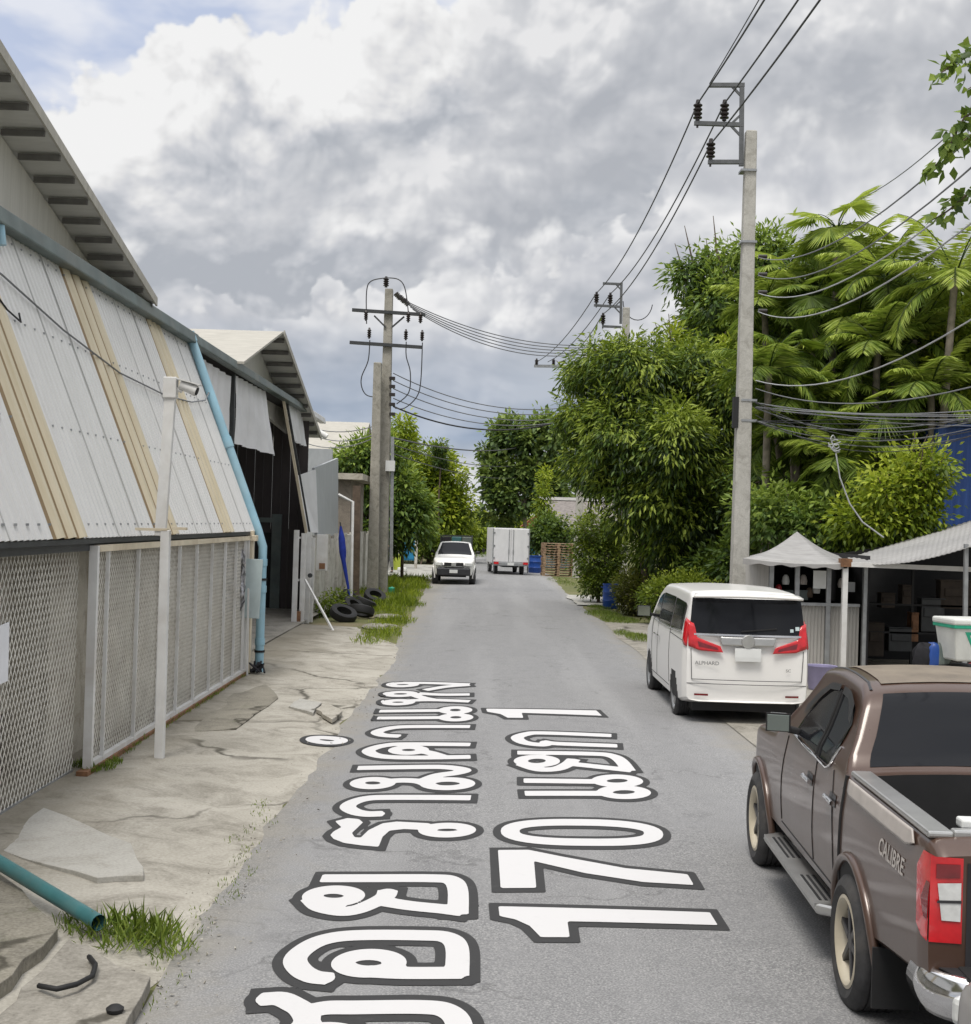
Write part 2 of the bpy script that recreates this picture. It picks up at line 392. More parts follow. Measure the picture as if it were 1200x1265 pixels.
M['leaf_haze'] = leaf_mat('far_leaves_hazed', (.04, .075, .028), (.135, .21, .06), (.33, .42, .12))  # aerial haze painted into the leaf colour of the far trees
M['leaf_hedge'] = leaf_mat('hedge_leaves', (.025, .045, .007), (.10, .155, .018), (.26, .32, .035))
M['leaf_redhedge'] = leaf_mat('reddish_hedge_leaves', (.03, .022, .010), (.095, .095, .022), (.23, .24, .04))
M['drygrass'] = leaf_mat('dry_grass_blades', (.10, .10, .03), (.24, .25, .08), (.44, .41, .20), .3)
M['grass'] = leaf_mat('grass_blades', (.045, .075, .010), (.135, .205, .026), (.30, .36, .07), .3)
# ------------------------------------------------------------------ sky and light
SUN_EL, SUN_ROT = rad(64), rad(205)     # high sun behind the camera, veiled by cloud
def make_world():
    w = bpy.data.worlds.new('World'); scene.world = w; w.use_nodes = True; w.cycles.sampling_method = 'MANUAL'; w.cycles.sample_map_resolution = 128
    t = w.node_tree; t.nodes.clear(); N = t.nodes.new; L = t.links.new
    sky = N('ShaderNodeTexSky'); sky.sky_type = 'NISHITA'; sky.sun_disc = False; sky.sun_elevation = SUN_EL; sky.sun_rotation = SUN_ROT; sky.dust_density = 2.0
    tc = N('ShaderNodeTexCoord'); ns = N('ShaderNodeTexNoise'); ns.inputs['Scale'].default_value = 3.0; ns.inputs['Detail'].default_value = 4; L(tc.outputs['Generated'], ns.inputs['Vector'])
    rp = N('ShaderNodeValToRGB'); rp.color_ramp.elements[0].position = .3; rp.color_ramp.elements[0].color = (.62, .64, .68, 1); rp.color_ramp.elements[1].position = .7; rp.color_ramp.elements[1].color = (1, 1, 1, 1); L(ns.outputs['Fac'], rp.inputs[0])
    b1 = N('ShaderNodeBackground'); b1.inputs[1].default_value = .10; L(sky.outputs[0], b1.inputs[0])
    b2 = N('ShaderNodeBackground'); b2.inputs[1].default_value = 2.0; L(rp.outputs[0], b2.inputs[0])
    mx = N('ShaderNodeMixShader'); mx.inputs[0].default_value = .8; L(b1.outputs[0], mx.inputs[1]); L(b2.outputs[0], mx.inputs[2])
    out = N('ShaderNodeOutputWorld'); L(mx.outputs[0], out.inputs[0])
make_world()

# the lower sky: a far cloud shell whose heaps are computed procedurally vertex by vertex
def hash2(ix, iy, k):
    h = (ix.astype(np.int64)*374761393+iy.astype(np.int64)*668265263+k*1442695041) & 0xffffffff
    h = ((h ^ (h >> 13))*1274126177) & 0xffffffff; h = h ^ (h >> 16); return (h & 0xffffff)/float(0x1000000)
def perlin(x, y, k):
    xi = np.floor(x); yi = np.floor(y); fx = x-xi; fy = y-yi; xi = xi.astype(np.int64); yi = yi.astype(np.int64)
    def g(ox, oy): a = hash2(xi+ox, yi+oy, k)*6.2831853; return np.cos(a)*(fx-ox)+np.sin(a)*(fy-oy)
    ux = fx*fx*fx*(fx*(fx*6-15)+10); uy = fy*fy*fy*(fy*(fy*6-15)+10)
    return (lambda a, b_: a+(b_-a)*uy)(g(0, 0)+(g(1, 0)-g(0, 0))*ux, g(0, 1)+(g(1, 1)-g(0, 1))*ux)*1.5
def fbm(x, y, octs, k, gain=.5, lac=2.03):
    s_ = 0; a = 1; n = 0
    for o in range(octs): s_ = s_+a*perlin(x, y, k+o*17); n += a; a *= gain; x = x*lac+13.7; y = y*lac+5.3
    return s_/n
def puffs(x, y, octs, k, gain=.5, lac=2.1):      # rounded cauliflower heaps: smooth cellular noise in octaves
    s_ = 0; a = 1; n = 0
    for o in range(octs):
        xi = np.floor(x); yi = np.floor(y); acc = 0
        for ox in (-1, 0, 1):
            for oy in (-1, 0, 1):
                cx, cy = xi+ox, yi+oy; px = cx+hash2(cx, cy, k+o*31); py = cy+hash2(cx, cy, k+o*31+7)
                acc = acc+np.exp(-9.0*((x-px)**2+(y-py)**2))
        d = -np.log(acc+1e-6)/9.0; s_ = s_+a*(1-np.clip(d, 0, 1)*1.6); n += a; a *= gain; x = x*lac+3.1; y = y*lac+8.7
    return s_/n
def sst(a, b_, x): t = np.clip((x-a)/(b_-a), 0, 1); return t*t*(3-2*t)
def make_sky():
    ST = .00115
    azs = np.concatenate([np.linspace(-math.pi, -.52, 70)[:-1], np.arange(-.50, .50, ST), np.linspace(.52, math.pi, 70)])
    els = np.concatenate([[-.03, -.015], np.arange(-.004, .455, ST), np.linspace(.47, .80, 16)])
    A_, E_ = np.meshgrid(azs, els); U = A_*FPX/1000; V_ = E_*FPX/1000
    def ang(px, py): r = ray(px, py).normalized(); return math.atan2(r.x, r.y)*FPX/1000, math.asin(r.z)*FPX/1000
    wx = fbm(U*4, V_*4, 3, 5)*.035; wy = fbm(U*4+9, V_*4+4, 3, 6)*.035; u = U+wx; v = V_+wy
    def heap(lst, flat=1.2):
        t_ = np.zeros_like(U)
        for px, py, r, w_ in lst:
            a, e = ang(px, py); r /= 1000; t_ += w_*np.exp(-(((u-a)/r)**2+((v-e)*flat/r)**2))
        return t_
    def C(c): return np.array(c)[None, None, :]
    def ramp_(f, st):
        xs = [p for p, _ in st]; return np.stack([np.interp(f, xs, [c[i] for _, c in st]) for i in range(3)], -1)
    # high veil and pale blue gaps
    n1 = fbm(u*2.2, v*5.5, 6, 40, .55); n2_ = fbm(u*7, v*12, 5, 41, .55)
    col = ramp_(n1*.9+n2_*.35+.5, [(.1, (.45, .465, .50)), (.42, (.56, .57, .60)), (.62, (.68, .685, .705)), (.9, (.82, .82, .83))])
    opn = heap([(50, 90, 200, 1.2), (0, 10, 200, 1.0), (340, 45, 110, .9), (245, 395, 90, .8), (360, 395, 80, .5), (450, -10, 130, .7), (600, 10, 90, .4), (330, 330, 60, .3), (870, 350, 80, .25)])
    gb = sst(.30, .75, opn+n2_*.55)[..., None]*.9
    blue = ramp_(fbm(u*6, v*16, 5, 44)*1.1+.5, [(.25, (.50, .58, .77)), (.75, (.78, .81, .89))]); col = col*(1-gb)+blue*gb
    def layer(col, lst, sc, seed, amp, edge, k_sh, stops, soft_amp, base, shift=(-1.2, 3.0), flat=1.2):
        G0 = heap(lst, flat); B_ = puffs(u*sc, v*sc*1.15, 4, seed); F = G0-.5+(B_-.55)*amp+fbm(u*sc*1.7, v*sc*2.0, 5, seed+3, .55)*.12
        F = np.where(G0 > .02, F, -1); al = sst(0, edge, F); den = sst(0, .30, F)
        sh_ = np.zeros_like(F); di, dj = shift
        for k in range(1, 7):
            q = np.roll(np.roll(den, -int(round(dj*k*1.6)), 0), -int(round(di*k*1.6)), 1); sh_ += q*(.86**k)
        rel = F-np.roll(np.roll(F, -int(round(dj*2.2)), 0), -int(round(di*2.2)), 1); rel2 = F-np.roll(np.roll(F, -int(dj*7), 0), -int(di*7), 1)
        lit = base+rel*.80+rel2*.34-k_sh*(sh_/4.0-.5)+fbm(u*sc*.5, v*sc*.8, 5, seed+9, .55)*soft_amp
        c = ramp_(np.clip(lit, 0, 1), stops); return col*(1-al[..., None])+c*al[..., None]
    FAR = [(.08, (.45, .475, .52)), (.38, (.56, .575, .615)), (.60, (.68, .69, .715)), (.85, (.83, .83, .84)), (1, (.89, .89, .89))]
    CUM = [(.05, (.44, .465, .51)), (.30, (.54, .56, .60)), (.52, (.645, .655, .685)), (.74, (.78, .78, .785)), (.97, (.89, .89, .89))]
    ROL = [(.05, (.44, .46, .50)), (.45, (.54, .555, .59)), (.72, (.645, .655, .68)), (.95, (.80, .80, .81))]
    col = layer(col, [(180, 330, 120, .8), (330, 330, 120, .7), (470, 340, 130, .8), (600, 390, 140, .9), (720, 350, 140, .8), (300, 430, 110, .5), (520, 440, 140, .7), (820, 330, 150, .7), (680, 470, 110, .6), (980, 300, 200, .7), (1150, 250, 150, .6)], 9, 3, .75, .6, .15, FAR, .9, .56)
    col = layer(col, [(95, 200, 70, .9), (165, 170, 70, .8), (240, 105, 78, 1.05), (315, 160, 90, .9), (385, 125, 52, .75), (470, 115, 80, .9), (180, 260, 120, .9), (330, 260, 130, 1.0), (480, 220, 140, 1.0), (600, 180, 140, .9), (560, 60, 90, .7), (90, 280, 80, .6), (720, 170, 140, .8)], 15, 60, .75, .12, .26, CUM, .8, .56)
    col = layer(col, [(350, 240, 110, .7), (520, 255, 120, .95), (640, 250, 110, .9), (230, 262, 80, .55), (640, 40, 110, .9), (760, 60, 150, 1.1), (900, 40, 140, .9), (1050, 60, 160, .9), (760, 170, 90, .7), (1180, 90, 120, .7)], 11, 90, .9, 1.0, .20, ROL, .9, .52)
    col = layer(col, [(150, 320, 60, .6), (430, 300, 70, .7), (560, 310, 70, .7), (680, 300, 60, .6), (600, 430, 60, .5), (650, 400, 60, .6), (980, 200, 110, .5)], 14, 130, 1.1, .7, .3, FAR, .7, .58)
    # blue-grey rain band and the bright broken slot above the roofs
    ew = E_+fbm(U*3.2, V_*9, 5, 77, .55)*.030
    bd = (np.interp(ew, [.030, .055, .085, .155], [0, .95, .72, 0]))[..., None]; bc = ramp_(fbm(u*4, v*14, 5, 81)*1.2+.5, [(.2, (.30, .375, .495)), (.8, (.52, .58, .68))]); col = col*(1-bd)+bc*bd
    lo = np.interp(E_+fbm(U*5, V_*12, 6, 83, .6)*.034, [0, .034, .052], [.92, .8, 0])[..., None]; lc = ramp_(fbm(u*6, v*20, 5, 85)*1.2+.5, [(.2, (.66, .68, .73)), (.7, (.88, .875, .87))]); col = col*(1-lo)+lc*lo
    # brightens overhead, as a lit cloud deck does
    col = col*np.interp(E_, [.42, .80], [1.0, 1.9])[..., None]
    R_ = 1400.0; X = R_*np.cos(E_)*np.sin(A_); Y = R_*np.cos(E_)*np.cos(A_); Z = R_*np.sin(E_)+2.85
    ny, nx = U.shape; me = bpy.data.meshes.new('sky'); me.vertices.add(ny*nx); me.vertices.foreach_set('co', np.stack([X, Y, Z], -1).astype(np.float32).ravel())
    i = np.arange((ny-1)*(nx-1)); r_ = i//(nx-1)*nx+i % (nx-1); q = np.stack([r_, r_+1, r_+nx+1, r_+nx], 1).astype(np.int32)
    me.loops.add(q.size); me.loops.foreach_set('vertex_index', q.ravel()); me.polygons.add(len(q)); me.polygons.foreach_set('loop_start', np.arange(len(q), dtype=np.int32)*4)
    me.update(calc_edges=True)
    at = me.attributes.new('cloud', 'FLOAT_COLOR', 'POINT'); at.data.foreach_set('color', np.concatenate([col, np.ones((ny, nx, 1))], -1).astype(np.float32).ravel())
    t = NT('cloud_sky'); t.t.nodes.remove(t.b); e = t.n('ShaderNodeEmission'); a = t.n('ShaderNodeAttribute', attribute_name='cloud'); t.l(a.outputs['Color'], e.inputs['Color']); t.l(e.outputs[0], t.out.inputs[0])
    t.mat.cycles.emission_sampling = 'NONE'; me.materials.append(t.mat)
    o = bpy.data.objects.new('sky', me); link(o); tag(o, kind='structure')
make_sky()
sl = bpy.data.lights.new('sun', 'SUN'); sl.energy = 2.7; sl.angle = rad(22); sl.color = (1, .95, .87)
so = bpy.data.objects.new('sun', sl); link(so)
_sd = Vector((math.sin(SUN_ROT)*math.cos(SUN_EL), math.cos(SUN_ROT)*math.cos(SUN_EL), math.sin(SUN_EL)))
so.rotation_euler = _sd.to_track_quat('Z', 'Y').to_euler(); so.location = (0, -5, 30)
scene.view_settings.view_transform = 'Standard'; scene.view_settings.look = 'None'; scene.view_settings.exposure = 0; scene.view_settings.gamma = 1
scene.cycles.max_bounces = 6; scene.cycles.diffuse_bounces = 3; scene.cycles.glossy_bounces = 3

# ------------------------------------------------------------------ ground, road, apron
def n2(x, y, s=1.0):
    return (math.sin(x*1.7*s+y*.9*s+.3)+math.sin(x*.8*s-y*2.1*s+1.7)+math.sin(x*3.9*s+y*3.1*s+.9)*.5)/2.5
b = MB()
b.grid(lambda u, v: (lerp(-700, 700, u), lerp(-60, 1500, v), 0), 40, 40)
tag(b.build('ground', M['earth']), kind='structure')
LE = [(-20, -1.95), (8, -1.92), (20, -1.88), (26, -1.75), (31, -2.0), (45, -2.2), (60, -2.45), (85, -2.3), (100, -1.9), (112, -3.2), (125, -8)]
RE = [(-20, 3.75), (10, 3.75), (32, 3.80), (45, 3.45), (58, 3.5), (70, 3.7), (90, 3.1), (105, 2.6), (116, 1.2), (125, -3)]
def road_pt(u, v):
    y = lerp(-20, 125, v); a, c = sinterp(LE, y)+.05*n2(y, 3, 1.3), sinterp(RE, y)+.07*n2(y, 9, 1.1)
    return (lerp(a, c, u), y, .006+.035*math.sin(math.pi*u))
b = MB(); b.grid(road_pt, 10, 290)
tag(b.build('road', M['asphalt'], smooth=180), kind='structure')
b = MB(); b.grid(lambda u, v: (lerp(-40, -1.7, u), lerp(63.5, 84, v)+.25*n2(u*9, v), .010), 24, 8)
tag(b.build('side_road', M['slab_grey'], smooth=180), kind='structure')
b = MB(); b.grid(lambda u, v: (lerp(3.3+.15*n2(v*9, 1), 9, u), lerp(46.0, 52.5, v)+.15*n2(u*6, v), .045), 8, 8)
tag(b.build('driveway', M['slab_grey'], smooth=180), kind='structure')
b = MB(); b.grid(lambda u, v: (lerp(3.55+.15*n2(v*9, 4), 16, u), lerp(8, 38.5, v), .020), 16, 24)
tag(b.build('pavement', M['slab'], smooth=180), kind='structure')

def apron_z(x, y): return .014+.036*max(0, -1.9-x)+.010*n2(x*2, y, 1.1)
def apr(u, v):
    y = lerp(-12, 33.6, v)
    xr = -1.78+.16*n2(y*1.3, 2, 1.0)+.05*n2(y*5, 1, 1.0)
    if y > 24: xr = lerp(-1.72, -3.1, sstep(28.6, 33.6, y))
    if y < 11.5: xr -= .12*sstep(11.5, 9, y)
    x = lerp(-5.3, xr, u); return (x, y, apron_z(x, y)*(1 if u < .97 else .35))
b = MB(); b.grid(apr, 44, 150)
tag(b.build('concrete_apron', M['apron'], smooth=180), kind='structure')
b = MB(); b.grid(lambda u, v: (lerp(-14, -4.6, u), lerp(23.6, 38.6, v), .150-.012*u), 10, 12)
tag(b.build('workshop_floor', M['slab'], smooth=180), kind='structure')

def slab(name, label, px, z, th, mat, group=None, seed=0):
    rnd = random.Random(seed); pts = []
    n = len(px)
    for i in range(n):
        a, c = Vector(px[i]), Vector(px[(i+1) % n])
        for k in range(4):
            q = a.lerp(c, k/4); g = G(q.x, q.y, z); pts.append((g.x+rnd.uniform(-.02, .02), g.y+rnd.uniform(-.03, .03), z))
    c = sum((Vector(p) for p in pts), Vector())/len(pts)
    bb = MB(); bb.prism([(p[0], p[1], p[2]-th) for p in pts], (0, 0, th))
    o = bb.build(name, mat, loc=(c.x, c.y, z-th), bevel=.006)
    return tag(o, label, 'slab', group)
slab('concrete_slab', 'broken concrete slab in the bottom left corner beneath the teal pipe', [(-70, 1050), (10, 1082), (72, 1148), (-8, 1222), (-90, 1280)], .13, .12, M['slab_dark'], seed=1)
slab('concrete_slab', 'grey concrete slab right of the dark gap with a bent black cable on it', [(14, 1238), (84, 1160), (112, 1172), (186, 1208), (140, 1300), (0, 1330), (-40, 1300)], .10, .09, M['slab'], seed=2)
slab('concrete_slab', 'smooth light grey concrete patch below the chain link fence', [(12, 1010), (50, 995), (160, 1042), (180, 1080), (120, 1085), (0, 1050)], .086, .05, M['patch'], seed=3)
slab('cover_plate', 'pale square concrete cover plate by the road edge, left one of the pair', [(358, 872), (370, 862), (396, 868), (386, 880)], .075, .05, M['slab_grey'], seed=4)
slab('cover_plate', 'tilted concrete cover plate at the road edge, right one of the pair', [(390, 876), (402, 867), (425, 878), (410, 888)], .095, .06, M['apron'], seed=5)
slab('concrete_slab', 'mossy dark concrete strip along the foot of the gate', [(232, 905), (300, 846), (330, 846), (345, 862), (290, 900)], .079, .05, M['slab_dark'], seed=6)

mb = MB(); rnd = random.Random(77)
for k in range(450):
    y = 6.2+rnd.random()**1.6*26; x = sinterp(LE, y)+rnd.gauss(.02, .13)+(.35*rnd.random()**3); s_ = rnd.uniform(.006, .022)*(1 if y < 14 else .8); z_ = max(.02, apron_z(x, y)) if x < sinterp(LE, y) else .022
    vs = [Vector((rnd.gauss(0, 1), rnd.gauss(0, 1), rnd.gauss(0, .6))).normalized()*s_*rnd.uniform(.7, 1.2) for _ in range(4)]; c = Vector((x, y, z_+s_*.3)); mb.mi = rnd.choice((0, 0, 1, 2)); mb.add([c+v for v in vs], [(0, 1, 2), (0, 3, 1), (1, 3, 2), (0, 2, 3)])
o = mb.build('gravel', [M['slab'], M['slab_dark'], M['apron']], loc=(0, 0, 0), recalc=False); tag(o, 'loose grit and pebbles along the edge of the asphalt', 'gravel', kind='stuff')
# ------------------------------------------------------------------ street name caption from the map view, not road paint, added as outlined strokes
VX, VY, KD = 580.0, 588.0, 1254.0
def to_sd(px, py): return ((px-VX)/(py-VY), KD/(py-VY)*-1)
def zoom(ox, oy, sc): return lambda p: (ox+p[0]/sc, oy+p[1]/sc)
def ring(c, r, n=26): return [(c[0]+r[0]*math.cos(2*math.pi*i/n), c[1]+r[1]*math.sin(2*math.pi*i/n)) for i in range(n+1)]
def smooth_line(pts, k=5):
    if len(pts) < 3: return pts
    out = []; q = [pts[0]]+list(pts)+[pts[-1]]
    for i in range(1, len(q)-2):
        p0, p1, p2, p3 = [np.array(a, float) for a in q[i-1:i+3]]
        for j in range(k):
            t = j/k; out.append(tuple(.5*((2*p1)+(-p0+p2)*t+(2*p0-5*p1+4*p2-p3)*t*t+(-p0+3*p1-3*p2+p3)*t**3)))
    out.append(pts[-1]); return out
ZA, ZB, ZC = zoom(280, 1060, 3.529), zoom(360, 835, 4.615), zoom(580, 865, 3.636)
line1 = {'s': [], 'p': []}; line2 = {'s': [], 'p': []}
def S(line, Z, pts, sm=True): line['s'].append([to_sd(*Z(p)) for p in (smooth_line(pts) if sm else pts)])
def PLY(line, Z, pts): line['p'].append([to_sd(*Z(p)) for p in pts])
# first line of writing, read up the street
S(line1, ZA, ring((466, 184), (92, 28)))
S(line1, ZA, [(372, 200), (410, 232), (500, 252), (570, 245), (640, 218), (690, 190), (700, 172)])
S(line1, ZA, [(685, 212), (800, 232), (940, 248), (1008, 258)]); S(line1, ZA, [(1008, 262), (1008, 165), (980, 122), (900, 112), (640, 108), (435, 105)])
S(line1, ZA, ring((620, 484), (112, 38))); S(line1, ZA, [(640, 522), (780, 530), (1004, 532)])
S(line1, ZA, [(1004, 532), (1004, 420), (960, 375), (850, 364), (560, 360), (420, 378), (335, 420), (298, 466), (325, 512), (375, 540), (425, 548)])
S(line1, ZA, [(175, 636), (235, 636), (290, 662), (330, 690), (350, 740), (300, 790), (260, 850), (330, 900), (500, 905), (900, 905), (1000, 870), (1012, 760), (960, 700), (850, 682), (560, 680), (430, 680), (345, 700)])
S(line1, ZA, ring((430, 810), (105, 34)))
S(line1, ZB, ring((634, 58), (66, 9))); S(line1, ZB, [(650, 48), (800, 52), (1000, 62)]); S(line1, ZB, [(1000, 66), (880, 74), (775, 90)])
S(line1, ZB, ring((608, 160), (66, 11))); S(line1, ZB, [(655, 152), (800, 150), (1000, 160)]); S(line1, ZB, [(1000, 121), (860, 120), (740, 112)])
S(line1, ZB, ring((622, 112), (70, 11))); S(line1, ZB, [(690, 114), (740, 134), (800, 148)])
S(line1, ZB, [(520, 210), (700, 211), (865, 212)]); S(line1, ZB, ring((935, 211), (64, 15))); S(line1, ZB, [(508, 250), (700, 252), (860, 253)]); S(line1, ZB, ring((938, 253), (66, 15)))
S(line1, ZB, [(1000, 307), (700, 303), (590, 306), (515, 320), (488, 335), (525, 350), (600, 356)])
S(line1, ZB, ring((202, 379), (84, 14)))
S(line1, ZB, [(1000, 411), (640, 404), (540, 409), (470, 424), (440, 443), (490, 468), (600, 480), (800, 484), (1000, 483)])
S(line1, ZB, ring((668, 439), (78, 17))); S(line1, ZB, [(740, 446), (800, 460), (860, 480)])
S(line1, ZB, [(400, 538), (700, 538), (860, 540), (950, 550), (985, 562), (930, 576), (830, 590), (745, 622)])
S(line1, ZB, ring((464, 627), (88, 22))); S(line1, ZB, [(545, 618), (640, 614), (730, 622), (790, 645)]); S(line1, ZB, ring((890, 637), (115, 24)))
S(line1, ZB, [(998, 720), (560, 712), (430, 716), (350, 738), (322, 765), (365, 793), (430, 806), (495, 806)])
PLY(line1, ZB, [(250, 845), (320, 828), (385, 835), (408, 855), (345, 915), (360, 940), (395, 943), (440, 900), (520, 862), (600, 853), (780, 865), (820, 880), (780, 905), (640, 897), (560, 905), (520, 940), (497, 998), (400, 988), (300, 972), (240, 947), (222, 925), (240, 905), (285, 880), (262, 858)])
S(line1, ZB, ring((888, 906), (115, 25)))
# second line
PLY(line2, ZC, [(130, 955), (1080, 982), (1115, 1040), (440, 1025), (450, 1098), (320, 1097), (270, 1045), (205, 1015), (135, 1000)])
PLY(line2, ZC, [(128, 698), (265, 698), (420, 730), (700, 782), (980, 808), (1008, 857), (780, 845), (520, 805), (290, 750), (300, 872), (140, 872)])
z0 = [(505+math.copysign(abs(math.cos(a))**.8, math.cos(a))*325, 618+math.copysign(abs(math.sin(a))**.8, math.sin(a))*47+(math.cos(a)*6)) for a in [2*math.pi*i/40 for i in range(41)]]
S(line2, ZC, z0, False); S(line2, ZC, [(x*.985+505*.015, 618+(y-618)*.93) for x, y in z0], False)
S(line2, ZC, [(262, 382), (420, 384), (590, 386)]); S(line2, ZC, ring((664, 382), (82, 19))); S(line2, ZC, [(268, 440), (420, 440), (620, 440)]); S(line2, ZC, ring((694, 434), (86, 20)))
S(line2, ZC, ring((303, 292), (72, 19))); S(line2, ZC, [(232, 254), (560, 259), (640, 268), (680, 290), (712, 330)])
S(line2, ZC, [(240, 308), (310, 330), (390, 328), (440, 308), (465, 288)]); S(line2, ZC, [(455, 305), (600, 320), (712, 332)])
S(line2, ZC, [(622, 174), (330, 164), (260, 168), (215, 185), (248, 208), (330, 218), (350, 206)]); S(line2, ZC, [(340, 206), (400, 213), (648, 221)])
PLY(line2, ZC, [(75, 52), (570, 60), (596, 84), (235, 72), (242, 95), (172, 94), (140, 77), (80, 66)])

def offset_poly(pl, e):
    if e == 0: return pl
    n = len(pl); A = sum(pl[i][0]*pl[(i+1) % n][1]-pl[(i+1) % n][0]*pl[i][1] for i in range(n)); sg = 1 if A > 0 else -1; out = []
    for i in range(n):
        p0, p1, p2 = [np.array(pl[k % n]) for k in (i-1, i, i+1)]
        d1 = (p1-p0)/(np.linalg.norm(p1-p0)+1e-9); d2 = (p2-p1)/(np.linalg.norm(p2-p1)+1e-9)
        n1 = np.array([d1[1], -d1[0]])*sg; n2_ = np.array([d2[1], -d2[0]])*sg; m = n1+n2_; k = 2/max(.35, float(m@m)); out.append(tuple(p1+m*e*k))
    return out
def sdf_line(line, xs, ys, hw, e):
    gx, gy = np.meshgrid(xs, ys); D = np.full(gx.shape, 9.0)
    for st in line['s']:
        closed = math.hypot(st[0][0]-st[-1][0], st[0][1]-st[-1][1]) < 1e-6; last = len(st)-2
        for q, ((ax, ay), (bx, by)) in enumerate(zip(st, st[1:])):
            m = .16
            i0, i1 = np.searchsorted(xs, [min(ax, bx)-m, max(ax, bx)+m]); j0, j1 = np.searchsorted(ys, [min(ay, by)-m, max(ay, by)+m])
            if i1 <= i0 or j1 <= j0: continue
            X = gx[j0:j1, i0:i1]; Y = gy[j0:j1, i0:i1]; dx, dy = bx-ax, by-ay; L2 = dx*dx+dy*dy+1e-12; L = math.sqrt(L2)
            t = ((X-ax)*dx+(Y-ay)*dy)/L2; tc = np.clip(t, 0, 1)
            d = np.hypot(X-ax-tc*dx, Y-ay-tc*dy)-hw-e
            perp = np.abs((X-ax)*dy-(Y-ay)*dx)/L-hw-e
            if not closed and q == 0: d = np.where(t < 0, np.maximum(perp, -t*L-e-hw*.55), d)
            if not closed and q == last: d = np.where(t > 1, np.maximum(perp, (t-1)*L-e-hw*.55), d)
            D[j0:j1, i0:i1] = np.minimum(D[j0:j1, i0:i1], d)
    for pl in line['p']:
        pl = offset_poly(pl, e); px = np.array(pl); m = .16
        i0, i1 = np.searchsorted(xs, [px[:, 0].min()-m, px[:, 0].max()+m]); j0, j1 = np.searchsorted(ys, [px[:, 1].min()-m, px[:, 1].max()+m])
        X = gx[j0:j1, i0:i1]; Y = gy[j0:j1, i0:i1]; d = np.full(X.shape, 9.0); ins = np.zeros(X.shape, bool)
        for (ax, ay), (bx, by) in zip(pl, pl[1:]+pl[:1]):
            dx, dy = bx-ax, by-ay; L2 = dx*dx+dy*dy+1e-12
            t = np.clip(((X-ax)*dx+(Y-ay)*dy)/L2, 0, 1); d = np.minimum(d, np.hypot(X-ax-t*dx, Y-ay-t*dy))
            cr = ((ay > Y) != (by > Y)) & (X < (bx-ax)*(Y-ay)/((by-ay) if abs(by-ay) > 1e-12 else 1e-12)+ax)
            ins ^= cr
        D[j0:j1, i0:i1] = np.minimum(D[j0:j1, i0:i1], np.where(ins, -d, d))
    return D
def pieces(mb):
    par = list(range(len(mb.v)))
    def find(a):
        while par[a] != a: par[a] = par[par[a]]; a = par[a]
        return a
    for f in mb.f:
        r0 = find(f[0])
        for k in f[1:]:
            r1 = find(k)
            if r1 != r0: par[r1] = r0
    grp = {}
    for f in mb.f: grp.setdefault(find(f[0]), []).append(f)
    for fs in grp.values():
        m = {}; vs = []
        for f in fs:
            for k in f:
                if k not in m: m[k] = len(vs); vs.append(mb.v[k])
        if len(fs) > 12: yield MB().add(vs, [tuple(m[k] for k in f) for f in fs])
def march(xs, ys, D, z):
    mb = MB(); cache = {}; vs = []; fs = []
    def vert(key, s_, d_):
        if key not in cache:
            y = VY+KD/(-d_); x = VX+s_*(y-VY); g = G(x, y, 0); xr, yr = g.x, g.y
            u = (xr-sinterp(LE, yr))/(sinterp(RE, yr)-sinterp(LE, yr))
            zz = max(.006+.035*math.sin(math.pi*min(1, max(0, u))), apron_z(xr, yr)+.006 if xr < -1.5 else 0)
            cache[key] = len(vs); vs.append((xr, yr, zz+z))
        return cache[key]
    ny, nx = D.shape
    act = np.argwhere(np.minimum.reduce([D[:-1, :-1], D[1:, :-1], D[:-1, 1:], D[1:, 1:]]) < 0)
    for j, i in act:
        c = [(i, j), (i+1, j), (i+1, j+1), (i, j+1)]; poly = []
        for k in range(4):
            a, e = c[k], c[(k+1) % 4]; da, de = D[a[1], a[0]], D[e[1], e[0]]
            if da < 0: poly.append(vert(a, xs[a[0]], ys[a[1]]))
            if (da < 0) != (de < 0):
                t = da/(da-de); k2 = (min(a, e), max(a, e))
                poly.append(vert(k2, xs[a[0]]+(xs[e[0]]-xs[a[0]])*t, ys[a[1]]+(ys[e[1]]-ys[a[1]])*t))
        if len(poly) >= 3: fs.append(tuple(poly))
    mb.add(vs, fs); return mb
for line, nm, lab in ((line1, 'street_lettering', 'white Thai road lettering with dark outline, long left line of the two'), (line2, 'street_lettering', 'white road lettering reading 170 with Thai word and a 1, right line of the two')):
    allp = [p for st in line['s']+line['p'] for p in st]; px = np.array(allp)
    xs = np.arange(px[:, 0].min()-.07, px[:, 0].max()+.07, .0052); ys = np.arange(max(px[:, 1].min()-.07, -5.2), px[:, 1].max()+.07, .0075)
    r = thing(nm, lab, 'road marking', (0, 0, 0))
    for pc in pieces(march(xs, ys, sdf_line(line, xs, ys, .0245, .022), .004)): pc.build('letter_outline', M['captionblack'], r, recalc=False)
    for pc in pieces(march(xs, ys, sdf_line(line, xs, ys, .0245, 0.0), .009)): pc.build('letter', M['captionwhite'], r, recalc=False)
